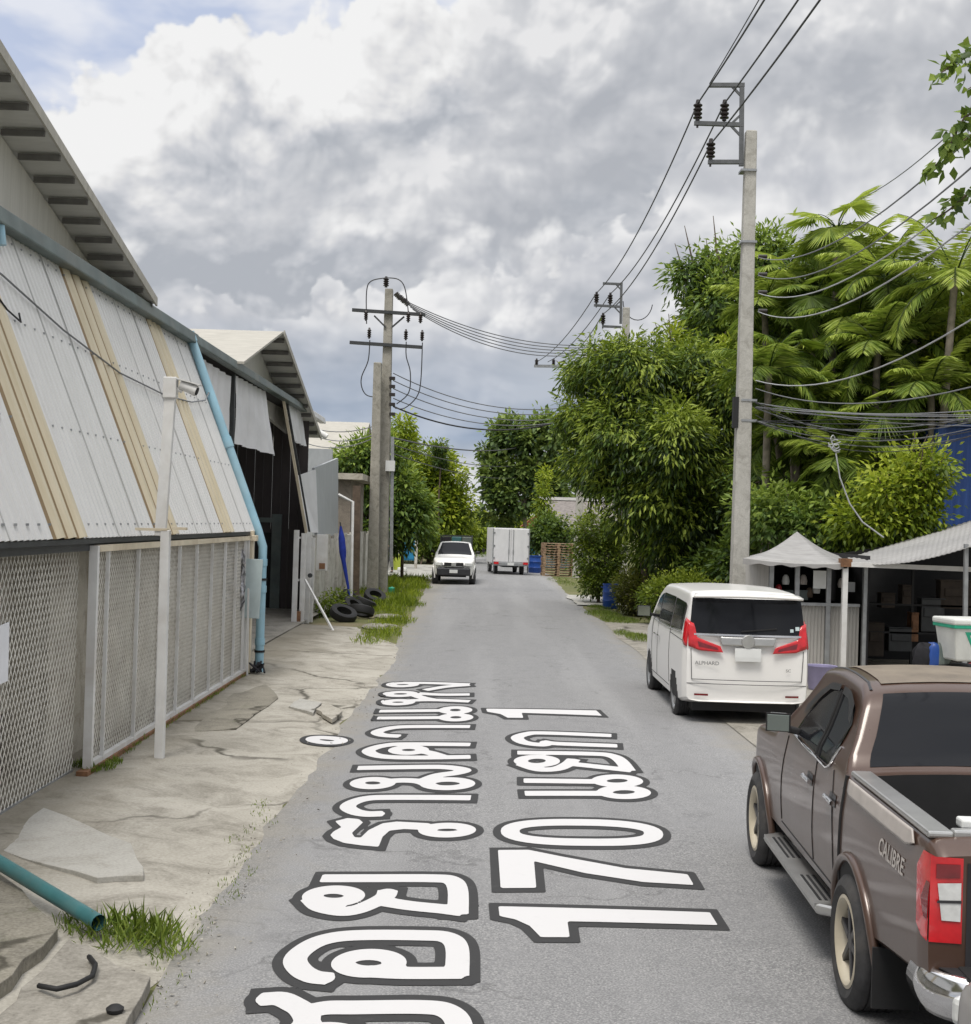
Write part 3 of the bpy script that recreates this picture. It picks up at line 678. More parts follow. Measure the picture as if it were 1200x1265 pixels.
# ------------------------------------------------------------------ left: warehouse, gate, workshop
SB_X, SB_Z, ST_X, ST_Z = -4.08, 2.56, -5.42, 5.92     # leaning corrugated front: bottom and top edge
def lean(y, t, out=0.0):                               # point on the leaning front, t = 0 bottom .. 1 top
    nx, nz = (ST_Z-SB_Z), (SB_X-ST_X); L = math.hypot(nx, nz)
    return Vector((lerp(SB_X, ST_X, t)+out*nx/L, y, lerp(SB_Z, ST_Z, t)+out*nz/L))
def corr_strip(mb, y0, y1, period, amp, out=0.0, flat=.45, t0=0.0, t1=1.0):
    n = max(1, round((y1-y0)/period)); p = (y1-y0)/n; ys = [(y0, 0.0)]
    for i in range(n):
        a = y0+i*p; ys += [(a+p*flat, 0), (a+p*(flat+.15), amp), (a+p*(1-.15), amp), (a+p, 0)]
    vs = []; 
    for (y, h) in ys:
        for t in (t0, .5, t1): vs.append(lean(y, lerp(0, 1, t), out+h))
    for i in range(len(ys)-1):
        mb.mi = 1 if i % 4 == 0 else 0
        q = [vs[3*i+k] for k in range(3)]+[vs[3*i+3+k] for k in range(3)]; mb.add(q, [(0, 1, 4, 3), (1, 2, 5, 4)])
wh = thing('warehouse', 'warehouse with leaning pale corrugated front with cream strips and wide eave on the left', 'warehouse', (-5.5, 14, 0))
def W(mb, name, mat, par=wh, **k):                     # child of the warehouse, kept in world place
    o = mb.build(name, mat, par, **k); o.location = -Vector(par.location) if k.get('loc') is None else Vector(k['loc'])-Vector(par.location); return o
strips = [(8.3, 9.0), (12.35, 13.35), (16.2, 17.35), (20.35, 21.15)]
segs = []; y = 3.0
for a, c in strips: segs += [(y, a, 0), (a, c, 1)]; y = c
segs.append((y, 23.35, 0))
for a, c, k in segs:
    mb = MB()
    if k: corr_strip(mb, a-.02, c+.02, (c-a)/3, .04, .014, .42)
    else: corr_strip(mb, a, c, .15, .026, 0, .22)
    W(mb, 'skylight_strip' if k else 'sheet_panel', [M['cream'], M['creamvalley']] if k else [M['sheet'], M['sheetvalleyshade']], recalc=False)
mb = MB()
for t_ in (.04, .34, .66, .95):
    for k_ in range(int((23.3-9)/.30)):
        p = lean(9+k_*.30+.07, t_, .028); mb.box(p, (.022, .022, .022))
W(mb, 'sheet_screws', M['steel'])
for yy in (9.9, 11.2, 14.55, 15.5, 18.5, 19.5, 22.2):
    mb = MB(); mb.bar(lean(yy, 0, .030), lean(yy, 1, .030), .012, .012, up=(0, 1, 0)); W(mb, 'sheet_overlap', M['sheetvalleyshade'])
mb = MB(); mb.bar((-4.10, 3, 2.53), (-4.10, 23.35, 2.53), .05, .05); mb.bar((-4.16, 3, 2.47), (-4.16, 23.3, 2.47), .04, .09); W(mb, 'eave_batten', M['darkmetal'])
# upper gable: cladding, roof and purlins
def gz(yy, a=PX(186, 366, -5.2), c=PX(0, 66, -5.2)): return lerp(a.z, c.z, (yy-a.y)/(c.y-a.y))
ye = PX(190, 371, -5.2).y+.1; yr = 8.0
mb = MB(); mb.prism([(-5.78, 2, 5.7), (-5.78, ye, 5.7), (-5.78, ye, gz(ye)-.02), (-5.78, yr, gz(yr)-.02), (-5.78, 2, gz(yr)-1.1)], (-.1, 0, 0)); W(mb, 'gable_cladding', M['claddinglight'])
mb = MB()
for s_, (ya, za), (yb, zb) in ((0, (yr, gz(yr)), (ye, gz(ye))), (1, (-4, gz(yr)-2.0), (yr, gz(yr)))):
    mb.prism([(-5.2, ya, za+.06), (-5.2, yb, zb+.06), (-5.2, yb, zb), (-5.2, ya, za)], (-11, 0, 0))
W(mb, 'roof', M['soffit'])
mb = MB(); mb.prism([(-5.17, ye+.02, gz(ye)+.1), (-5.17, yr, gz(yr)+.1), (-5.17, yr, gz(yr)-.03), (-5.17, ye+.02, gz(ye)-.03)], (-.028, 0, 0)); W(mb, 'verge_trim', M['roofsheet'])
for i in range(20):
    yy = ye-.10-i*.56
    mb = MB(); mb.box((-5.47, yy, gz(yy)-.055), (.50, .05, .07)); W(mb, 'purlin', M['purlin'])
mb = MB(); mb.prism([(-5.20, 3, 5.86), (-5.42, 3, 5.86), (-5.42, 3, 6.06), (-5.24, 3, 6.06)], (0, 20.5, 0)); W(mb, 'gutter', M['gutter'], bevel=.02)
mb = MB(); mb.box((-5.95, 13, 3.0), (.12, 21, 5.6)); W(mb, 'back_wall', M['wallconc'])
# lower wall behind the mesh
mb = MB(); mb.box((-4.62, 18.6, 1.27), (.14, 9.6, 2.46)); W(mb, 'block_wall', M['wallconc'])
mb = MB(); mb.box((-5.0, 8.4, 1.62), (.14, 10.8, 1.8)); W(mb, 'upper_panel', M['wallconc'])
mb = MB(); mb.box((-5.06, 8.4, .40), (.14, 10.8, .64)); W(mb, 'plinth', M['wallbrown'])
mb = MB(); mb.box((-4.82, 13.76, 1.27), (.36, .08, 2.46)); W(mb, 'return_wall', M['wallconc'])
mb = MB(); mb.box((-4.85, 23.37, 1.3), (1.5, .08, 2.5)); W(mb, 'return_wall', M['wallconc'])
mb = MB(); mb.prism([(-4.12, 23.36, 2.5), (-5.44, 23.36, 5.9), (-5.9, 23.36, 5.9), (-5.9, 23.36, 2.5)], (0, .05, 0)); W(mb, 'end_panel', M['grey_sheet'])

# expanded metal mesh as crossing wires
def mesh_panel(mb, X, y0, y1, z0, z1, sy, sz, w):
    k = sz/sy; H = z1-z0; n = int((y1-y0+H/k)/sy)+1
    for sgn in (1, -1):
        for i in range(n):
            s0 = y0-H/k+i*sy if sgn > 0 else y0+i*sy
            pts = []
            for t in (0, 1):
                yy = s0+(H/k)*t if sgn > 0 else s0-(H/k)*t
                pts.append((yy, z0+H*t))
            (ya, za), (yb, zb) = pts
            def clip(ya, za, yb, zb):
                lo, hi = 0.0, 1.0; d = yb-ya
                for bound, s_ in ((y0, 1), (y1, -1)):
                    f0 = s_*(ya-bound); f1 = s_*(yb-bound)
                    if f0 < 0 and f1 < 0: return None
                    if f0 < 0: lo = max(lo, f0/(f0-f1))
                    elif f1 < 0: hi = min(hi, f0/(f0-f1))
                if hi-lo < 1e-3: return None
                return ya+d*lo, za+(zb-za)*lo, ya+d*hi, za+(zb-za)*hi
            c = clip(ya, za, yb, zb)
            if c:
                dx = .004*sgn
                a = Vector((X+dx, c[0], c[1])); e = Vector((X+dx, c[2], c[3])); d = (e-a).normalized(); nrm = Vector((0, -d.z, d.y))*w/2; t_ = Vector((w*.35, 0, 0))
                mb.add([a+nrm, a-nrm, e-nrm, e+nrm, a+nrm+t_, a-nrm+t_, e-nrm+t_, e+nrm+t_], [(4, 5, 6, 7), (0, 4, 7, 3), (1, 2, 6, 5)])
fe = thing('mesh_fence', 'chain link fence with diamond wire under the leaning sheet, left of the gate', 'fence', (-4.28, 9, 0))
mb = MB(); mesh_panel(mb, -4.28, 5.0, 13.85, .10, 2.52, .095, .145, .011); o = W(mb, 'wire_mesh', M['meshwire'], fe, recalc=False)
for yy in (11.15, 7.2):
    mb = MB(); mb.bar((-4.25, yy, .05), (-4.25, yy, 2.5), .07, .05); W(mb, 'post', M['whitepaint'], fe)
mb = MB(); mb.bar((-4.28, 5, .10), (-4.28, 13.85, .10), .03); W(mb, 'bottom_rail', M['steel'], fe)
mb = MB(); mb.poly([(-4.235, 11.33, 1.28), (-4.235, 11.76, 1.30), (-4.235, 11.75, 1.83), (-4.235, 11.34, 1.80)])
o = mb.build('paper_notice', M['paper'], loc=(-4.235, 11.33, 1.28), solid=.006); tag(o, 'blank white paper sheet tied to the chain link fence', 'notice')
ga = thing('sliding_gate', 'long white framed mesh gate along the pavement under the corrugated front', 'gate', (-4.1, 18, 0))
y0, y1, zt, zb = 13.8, 22.7, 2.45, .16
mb = MB(); mesh_panel(mb, -4.13, y0, y1, zb, zt, .075, .115, .010); W(mb, 'wire_mesh', M['meshwire'], ga, recalc=False)
mb = MB()
mb.bar((-4.1, y0, .10), (-4.1, y0, zt+.03), .09, .07, up=(0, 1, 0)); mb.bar((-4.1, y1, .1), (-4.1, y1, zt), .07, .06, up=(0, 1, 0)); mb.bar((-4.1, y0, zb), (-4.1, y1, zb), .06, .07)
W(mb, 'frame', M['whitepaint'], ga)
mb = MB(); mb.bar((-4.09, y0+.05, zt), (-4.09, y1, zt), .07, .07); W(mb, 'top_rail', M['creampaint'], ga)
for yy in (14.25, 15.5, 16.6, 17.6, 18.65, 19.7, 20.7, 21.6, 22.4):
    mb = MB(); mb.bar((-4.085, yy, zb), (-4.085, yy, zt-.04), .04, .03, up=(0, 1, 0)); W(mb, 'upright', M['whitepaint'], ga)
mb = MB(); mb.bar((-4.1, 13.6, .115), (-4.1, 22.8, .115), .12, .05); W(mb, 'track', M['rust'], ga)

# gate end post with notice board and torn cover
gp = thing('gate_post', 'cream painted gate end post beside the blue downpipe', 'post', (-4.08, 22.85, 0))
mb = MB(); mb.bar((0, 0, .1), (0, 0, 2.58), .12, .12); mb.box((0.02, 0, 2.45), (.2, .2, .1)); mb.build('post_body', M['creampaint'], gp, bevel=.008)
mb = MB(); mb.bar((.08, -.35, .1), (.08, -.5, 1.6), .03, .03); mb.build('stay_bar', M['whitepaint'], gp)
nb = P(309, 727, 22.6)
o = MB(); o.box((0, 0, 0), (.34, .035, 1.02), rot=Matrix.Rotation(rad(2), 3, 'Y')); o = o.build('notice_board', M['signgrey'], loc=(0, 0, 0), bevel=.006); o.location = nb+Vector((.02, 0, 0)); tag(o, 'blank pale blue grey board on the gate end beside the downpipe', 'board')
mb = MB(); q = P(290, 717, 22.3); rnd = random.Random(3)
mb.grid(lambda u, v: ((u-.5)*.34+rnd.uniform(-.02, .02), rnd.uniform(-.05, .05), (v-.5)*1.05*(1 if .15 < u < .9 else .8)+rnd.uniform(-.03, .03)), 8, 16)
o = mb.build('torn_wrapper', M['foil'], loc=(0, 0, 0), smooth=60, solid=.004); o.location = q; tag(o, 'crumpled torn dark and silver wrapper hanging on the mesh gate', 'wrapper')
mb = MB()
for k in range(9): mb.tube([(rnd.uniform(-.12, .12), rnd.uniform(-.1, .1), .02), (rnd.uniform(-.15, .15), rnd.uniform(-.12, .12), rnd.uniform(.1, .22)), (rnd.uniform(-.2, .2), rnd.uniform(-.2, .2), .03)], .02, 5)
o = mb.build('cable_coil', M['darkcloth'], loc=(0, 0, 0)); o.location = (-3.92, 22.9, .1); tag(o, 'small dark bundle of rags at the foot of the blue downpipe', 'rags')

# downpipe
dp = thing('downpipe', 'light blue plastic downpipe running down the leaning front to the pavement', 'pipe', (-4.0, 23.2, 0))
mb = MB(); a = lean(23.2, 1.0, .12); c = lean(23.2, .0, .14); c.z = 2.42; dpx = c.x+.03
mb.tube([a, lerp(a, c, .5), c+(a-c)*.05, Vector((dpx, 23.2, c.z-.12)), Vector((dpx, 23.2, c.z-.6)), Vector((dpx, 23.2, .08))], .078, 14)
W(mb, 'pipe', M['bluepipe'], dp, smooth=50)
for t, k in ((.52, 0), (.0, 0)):
    p = lerp(a, c, t); d = (c-a).normalized(); mb = MB(); mb.tube([p-d*.09, p+d*.09], .092, 14); W(mb, 'collar', M['bluepipe'], dp, smooth=50)
for z in (2.02, 1.55, .62):
    mb = MB(); mb.tube([(dpx, 23.2, z-.06), (dpx, 23.2, z+.06)], .09, 14); W(mb, 'collar', M['bluepipe'], dp, smooth=50)
for z in (1.72, .45):
    mb = MB(); mb.tube([(dpx, 23.2, z-.02), (dpx, 23.2, z+.02)], .094, 14); W(mb, 'strap', M['black'], dp)

# camera mast
cm = thing('camera_mast', 'white steel mast carrying a security camera in front of the mesh gate', 'mast', (0, 0, 0))
base = G(197, 938, .06); cm.location = base; Yc = base.y
def rel(px, py, yy=Yc): return P(px, py, yy)-base
mb = MB(); mb.bar((0, 0, 0), rel(205, 655), .10, .10, up=(0, 1, 0)); mb.build('lower_post', M['whitepaint'], cm, bevel=.006)
mb = MB(); mb.bar(rel(196, 662)+Vector((.02, 0, 0)), rel(211, 487), .12, .08, up=(0, 1, 0)); mb.build('upper_post', M['whitepaint'], cm, bevel=.006)
mb = MB(); mb.box((rel(188, 654)), (.36, .10, .03)); mb.box(rel(222, 653), (.16, .09, .03)); mb.build('bracket', M['creampaint'], cm)
mb = MB(); mb.box(rel(211, 479), (.15, .12, .24)); mb.build('junction_box', M['whitepaint'], cm, bevel=.01)
ca = rel(220, 477); cb = rel(243, 481)
mb = MB(); mb.tube([rel(214, 478), rel(225, 484)], .02, 8); mb.build('camera_arm', M['whitepaint'], cm)
mb = MB(); mb.tube([ca+Vector((.03, 0, .02)), cb+Vector((0, 0, -.02))], .055, 14, True, .062); o = mb.build('security_camera', M['whitepaint'], cm, smooth=40)
mb = MB(); mb.tube([cb+Vector((.0, 0, -.021)), cb+Vector((.012, 0, -.025))], .045, 14); mb.build('lens', M['black'], o)
mb = MB(); mb.bar(ca+Vector((.0, 0, .08)), cb+Vector((.05, 0, .045)), .15, .012); mb.build('sunshield', M['whitepaint'], o)
# loose cable across the corrugated front
mb = MB(); pts = [lean(12.55, .83, .06), lean(13.6, .80, .06), lean(15.2, .70, .06), lean(17.2, .62, .06), lean(19.6, .60, .06), lean(21.4, .62, .06), lean(22.6, .66, .08), lean(23.2, .72, .1)]
mb.tube([Vector(p) for p in smooth_line([tuple(p) for p in pts], 4)] if False else pts, .012, 5); o = mb.build('cable', M['wiregrey'], loc=tuple(pts[0])); tag(o, 'sagging grey twisted cable strung across the corrugated front', 'cable')
mb = MB(); pts = [lean(12.6, .97, .08), lean(12.75, .84, .09), lean(13.0, .74, .07), lean(13.35, .68, .06), lean(13.7, .66, .05), lean(13.75, .69, .05)]
mb.tube(pts, .011, 5); o = mb.build('cable', M['black'], loc=tuple(pts[0])); tag(o, 'short loose black cable hanging in a hook from the gutter', 'cable')
fl = thing('floodlight', 'small floodlight fixed just under the green gutter at far left', 'lamp', lean(12.55, .965, .12))
mb = MB(); mb.box((0.05, 0, -.02), (.16, .2, .14), rot=Matrix.Rotation(rad(-25), 3, 'Y')); mb.build('housing', M['darkmetal'], fl, bevel=.01)
mb = MB(); mb.box((0.115, 0, -.055), (.01, .16, .10), rot=Matrix.Rotation(rad(-25), 3, 'Y')); mb.build('glass', M['clearlamp'], fl)
for i, yy in enumerate((13.55, 13.95)):
    mb = MB(); mb.tube([(0, 0, .06), (0.03, 0, -.16)], .05, 10); o = mb.build('pipe_stub', M['bluepipe'], loc=(0, 0, 0), smooth=50); o.location = lean(yy, .955, .1)
    tag(o, ['pale blue pipe stub under the gutter, nearer one of the two', 'pale blue pipe stub under the gutter, farther one of the two'][i], 'pipe', 'pipe stubs under the gutter')

# teal pipe lying on the slabs and other ground clutter
a = G(-60, 1030, .30); c = G(122, 1140, .16); mb = MB(); d = (c-a).normalized()
mb.tube([a, c], .052, 14, False); mb.tube([a, c-d*.01], .044, 14, False)
mb.tube([c-d*.25, c-d*.002], .0522, 14, False)
o = mb.build('teal_pipe', M['tealpipe'], loc=tuple(c), smooth=60); tag(o, 'teal plastic pipe lying across the broken slabs bottom left', 'pipe')
cp = [G(48, 1218, .13), G(70, 1222, .16), G(95, 1216, .15), G(114, 1206, .14), G(118, 1192, .14), G(110, 1182, .13)]
mb = MB(); mb.tube([Vector(p) for p in smooth_line([tuple(p)[:3] for p in cp], 1)] if False else cp, .016, 6); o = mb.build('bent_cable', M['black'], loc=tuple(cp[0]), smooth=60); tag(o, 'bent black cable offcut lying on the grey slab', 'cable')
mb = MB(); mb.lathe([(.0, 0), (.045, 0), (.05, .02), (.03, .035), (0, .04)], n=12); o = mb.build('rubber_cap', M['black'], loc=(0, 0, 0), smooth=40); o.location = G(142, 1250, .105); tag(o, 'small black rubber cap on the nearest slab', 'cap')

# workshop beyond the downpipe: open bay with screens, dark end wall, gabled roof
ws = thing('workshop', 'open fronted workshop with dark board end wall and small gabled roof past the warehouse', 'workshop', (-7, 33, 0))
YE = 38.5
mb = MB()
for i in range(26):
    x = -12+i*.26
    if x > -5.45: break
    z0_ = 2.35 if -6.95 < x < -6.2 else .12
    mb.box((x+.12, YE+(.0 if i % 2 else .02), (z0_+5.9)/2), (.25, .06, 5.9-z0_))
W(mb, 'board_wall', M['siding'], ws)
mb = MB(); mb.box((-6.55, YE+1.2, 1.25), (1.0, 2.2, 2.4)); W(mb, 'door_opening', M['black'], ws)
pd0, pd1 = P(325, 640, YE-.05), P(350, 757, YE-.05)
mb = MB(); mb.bar((-6.10, YE-.06, .1), (-6.10, YE-.06, 2.9), .28, .10, up=(0, 1, 0)); mb.bar((-6.98, YE-.06, .1), (-6.98, YE-.06, 2.9), .10, .10, up=(0, 1, 0)); mb.bar((-7.0, YE-.065, 2.72), (-5.98, YE-.065, 2.72), .10, .14); W(mb, 'door_frame', M['gutter'], ws)
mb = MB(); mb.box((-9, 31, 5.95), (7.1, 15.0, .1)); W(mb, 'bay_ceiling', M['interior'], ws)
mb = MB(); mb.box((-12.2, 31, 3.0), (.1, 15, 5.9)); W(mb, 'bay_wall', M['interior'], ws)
mb = MB(); mb.prism([(-5.21, 23.52, 5.86), (-5.42, 23.52, 5.86), (-5.42, 23.52, 6.05), (-5.25, 23.52, 6.05)], (0, 14.2, 0)); W(mb, 'gutter', M['gutter'], ws, bevel=.02)
mb = MB(); mb.prism([(-5.21, 37.75, 5.86), (-5.42, 37.75, 5.86), (-5.42, 37.75, 6.05), (-5.25, 37.75, 6.05)], (0, 4.4, 0)); W(mb, 'gutter', M['whitepaint'], ws, bevel=.02)
def screen(quad, name='tarpaulin'):
    mb = MB(); A, B, C_, D_ = [Vector(q) for q in quad]
    mb.grid(lambda u, v: (A.lerp(B, u)).lerp(D_.lerp(C_, u), v)+Vector((.05*math.sin(u*17)*v+.03*math.sin(u*41+v*3), 0, 0)), 24, 10)
    return W(mb, name, M['screen'], ws, smooth=180, recalc=False)
screen([PX(232, 432, -5.44), PX(286, 466, -5.44), PX(286, 556, -5.36), PX(215, 560, -5.3)])
screen([PX(291, 464, -5.44), PX(328, 484, -5.44), PX(342, 563, -5.16), PX(289, 548, -5.40)])
screen([PX(354, 496, -5.44), PX(373, 505, -5.44), PX(378, 552, -5.3), PX(363, 545, -5.3)])
mb = MB(); mb.bar(PX(288, 462, -5.46), PX(286, 556, -5.40), .10, .10, up=(0, 1, 0)); W(mb, 'bay_post', M['darkmetal'], ws)
mb = MB(); mb.bar(PX(350, 492, -5.4), P(379, 660, 35.4), .07, .07, up=(0, 1, 0)); W(mb, 'bay_post', M['creampaint'], ws)
mb = MB(); mb.bar(PX(354, 492, -5.42), P(383, 660, 35.5), .05, .05, up=(0, 1, 0)); W(mb, 'bay_post', M['darkmetal'], ws)
mb = MB(); mb.poly([P(366, 588, 36.2), P(390, 580, 38.4), P(393, 658, 38.4), P(381, 658, 36.2)]); W(mb, 'side_panel', M['screen'], ws, solid=.02)
mb = MB(); mb.prism([P(389, 578, 38.6), P(418, 566, 44), P(418, 662, 44), P(392, 662, 38.6)], (-.08, 0, 0)); W(mb, 'side_sheet', M['grey_sheet'], ws)
# gabled roof
rg = PX(350, 412, -5.1); fe_ = PX(396, 541, -5.1); ne = Vector((-5.1, rg.y-5.0, rg.z-1.35))
mb = MB(); mb.prism([rg+Vector((0, 0, .05)), fe_+Vector((0, 0, .05)), fe_, rg], (-10, 0, 0)); W(mb, 'roof_slope', M['soffit'], ws)
mb = MB(); mb.prism([ne+Vector((0, 0, .05)), rg+Vector((0, 0, .052)), rg, ne], (-10, 0, 0)); W(mb, 'roof_slope', M['roofsheet'], ws)
mb = MB(); mb.prism([rg+Vector((.03, .05, .09)), fe_+Vector((.03, .1, .09)), fe_+Vector((.03, .1, -.06)), rg+Vector((.03, .05, -.06))], (-.028, 0, 0)); W(mb, 'verge_trim', M['roofsheet'], ws)
mb = MB(); mb.prism([(-5.85, ne.y, 5.9), (-5.85, ne.y, ne.z), (-5.85, rg.y, rg.z-.01), (-5.85, fe_.y-.2, fe_.z), (-5.85, fe_.y-.2, 5.2)], (-.1, 0, 0)); W(mb, 'gable_cladding', M['claddinglight'], ws)
for i in range(10):
    t = .04+i*.098; p = rg.lerp(fe_, t); mb = MB(); mb.box((-5.46, p.y, p.z-.06), (.68, .08, .09)); W(mb, 'purlin', M['purlin'], ws)
mb = MB(); q = P(394, 535, 44.3); mb.tube([q+Vector((-.15, 0, .12)), q+Vector((.28, 0, -.12))], .10, 10); o = mb.build('gutter_outlet', M['whitepaint'], loc=tuple(q), smooth=50); o.parent = ws; o.location = q-Vector(ws.location)
# wall running on behind
mb = MB(); mb.box((-8.5, 44.1, 2.6), (6.6, .12, 5.1)); W(mb, 'rear_wall', M['grey_sheet'], ws)

# white boundary wall, its gate posts, meters
bw = thing('boundary_wall', 'low whitewashed wall running from the gate posts to the utility poles', 'wall', (-4.85, 42, 0))
mb = MB()
for i, yy in enumerate(np.arange(35.2, 62, 2.4)):
    h = 2.25+.08*math.sin(i*2.3); mb.box((-4.86-.02*(i % 2), yy+1.2, h/2), (.12, 2.40, h))
W(mb, 'wall_panels', M['whitewall'], bw)
for i, yy in enumerate(np.arange(35.2, 62, 2.4)):
    mb = MB(); mb.box((-4.78, yy, 1.17), (.16, .16, 2.34)); W(mb, 'pier', M['whitewall'], bw)
gt = thing('gate_posts', 'rusty white steel gate folded back beside the workshop entrance', 'gate', (-4.85, 33.8, 0))
for k, (dx, dy, h) in enumerate(((0, 0, 2.5), (.16, .25, 2.42), (.22, .8, 2.45), (.26, 1.2, 2.3))):
    mb = MB(); mb.bar((dx, dy, .04), (dx, dy, h), .13, .09, up=(0, 1, 0)); mb.build('post', M['whitepaint'], gt, bevel=.006)
for z in (.3, 1.2, 2.3): mb = MB(); mb.bar((0, 0, z), (.24, 1.2, z), .05, .05); mb.build('rail', M['whitepaint'], gt)
mb = MB(); mb.box((.10, .1, .25), (.1, .1, .3)); mb.build('rust_foot', M['rust'], gt)
mt = thing('meter_box', 'white electricity meter box with dark window on the boundary wall', 'meter box', P(398, 688, 36.5))
mb = MB(); mb.box((0, 0, .12), (.30, .18, 1.0)); mb.build('cover', M['whitepaint'], mt, bevel=.01)
mb = MB(); mb.box((.02, -.10, -.25), (.16, .03, .16)); mb.build('window', M['rust'], mt)
o = MB(); o.lathe([(0, 0), (.06, 0), (.06, .08), (0, .08)], axis='y', n=12); o = o.build('valve', M['darkmetal'], loc=(0, 0, 0)); o.location = P(383, 711, 34.0); tag(o, 'dark green valve fixed to the rusty white gate', 'valve')
mb = MB(); a, c = P(377, 716, 33), G(412, 780, .05); mb.bar(a, c, .05, .04); o = mb.build('leaning_pole', M['whitepaint'], loc=tuple(c)); tag(o, 'thin white pole leaning diagonally against the white gate', 'pole')
# closed blue umbrella against the wall
um = thing('closed_umbrella', 'closed dark blue umbrella leaning on the whitewashed wall', 'umbrella', P(432, 735, 40))
a = P(421, 650, 40)-um.location; mb = MB(); c = Vector((0, 0, 0)); mid = a.lerp(c, .5)+Vector((-.05, 0, -.0))
mb.tube([a, a.lerp(mid, .35), a.lerp(mid, .75), mid, mid.lerp(c, .5), c], [.03, .10, .11, .07, .05, .03], 8); mb.build('canopy', M['bluecloth'], um, smooth=60)
mb = MB(); mb.tube([a+Vector((-.02, 0, .12)), a], .02, 6); mb.build('tip', M['darkmetal'], um)
mb = MB(); a, c, e = P(418, 611, 41), P(436, 620, 41), P(434, 738, 41); mb.tube([a, c, e], .05, 8); o = mb.build('white_downpipe', M['whitepaint'], loc=tuple(e), smooth=50); tag(o, 'white drain pipe with a bend standing on the boundary wall', 'pipe')
mb = MB(); mb.bar(P(441, 600, 44), P(439, 738, 44), .26, .2, up=(0, 1, 0)); o = mb.build('dark_post', M['bark'], loc=tuple(P(439, 738, 44))); tag(o, 'dark timber post right of the white drain pipe', 'post')
hb = thing('rear_shed', 'beige flat roofed shed behind the whitewashed wall', 'shed', (-6.2, 50, 0))
mb = MB(); mb.box((0, 0, 2.3), (2.6, 5, 4.0)); mb.build('walls', M['wallbrown'], hb); mb = MB(); mb.box((.1, -.1, 4.35), (3.3, 5.6, .22)); mb.build('roof', M['wallconc'], hb)
for i, (px, py, Y, w, d, h) in enumerate([(385, 548, 75, 10, 10, 1.2), (440, 575, 95, 9, 12, 1.5)]):
    p = P(px, py, Y); r = thing('far_warehouse', ['distant white roofed warehouse behind the workshop gable', 'distant low pale warehouse behind the left trees'][i], 'warehouse', (p.x-2, p.y, 0))
    mb = MB(); mb.box((0, 0, (p.z-.8)/2), (w, d, p.z-.8)); mb.build('walls', M['claddinglight'], r)
    mb = MB(); mb.prism([(-w/2-.3, -d/2-.3, p.z-.8), (w/2+.3, -d/2-.3, p.z-.8), (w/2+.3, 0, p.z+h), (-w/2-.3, 0, p.z+h)], (0, 0, .1)); mb.prism([(-w/2-.3, 0, p.z+h-.002), (w/2+.3, 0, p.z+h-.002), (w/2+.3, d/2+.3, p.z-.8), (-w/2-.3, d/2+.3, p.z-.8)], (0, 0, .1)); mb.build('roof', M['roofsheet'], r)
# tyres and stones in the verge
for i, (px, py, rz, tilt) in enumerate([(424, 768, .3, 25), (437, 759, .8, 40), (450, 753, 1.3, 18), (463, 745, .2, 30), (446, 764, 2.0, 12), (431, 750, 1.0, 65)]):
    t = MB(); t.lathe([(.21, -.10), (.30, -.13), (.37, -.10), (.39, 0), (.37, .10), (.30, .13), (.21, .10), (.23, 0), (.21, -.10)], n=22)
    o = t.build('old_tyre', M['black'], loc=(0, 0, 0), smooth=50); g = G(px, py, 0); o.location = g+Vector((0, 0, .22)); o.rotation_euler = (rad(tilt), rad(12), rz)
    tag(o, ['old black tyre dumped in the verge, nearest of the heap', 'old black tyre lying second nearest in the weeds', 'old black tyre leaning third along the verge', 'old black tyre lying flat farthest along the verge', 'old black tyre lying flat on the concrete edge in front of the others', 'old black tyre propped against the whitewashed wall'][i], 'tyre', 'old tyres dumped in the verge')
for i, (px, py, s_) in enumerate([(470, 775, .5), (480, 762, .42)]):
    mb = MB(); rnd = random.Random(i+9); mb.grid(lambda u, v: (math.cos(u*6.283)*math.sin(v*3.1416)*s_*(1+.12*math.sin(u*19)), math.sin(u*6.283)*math.sin(v*3.1416)*s_*1.3, math.cos(v*3.1416)*s_*.2), 14, 8)
    o = mb.build('rock', M['slab'], loc=(0, 0, 0), smooth=40); o.location = G(px, py, .03); tag(o, ['pale flat rock in the verge, lower of the two', 'pale flat rock behind the lower one in the verge'][i], 'rock')
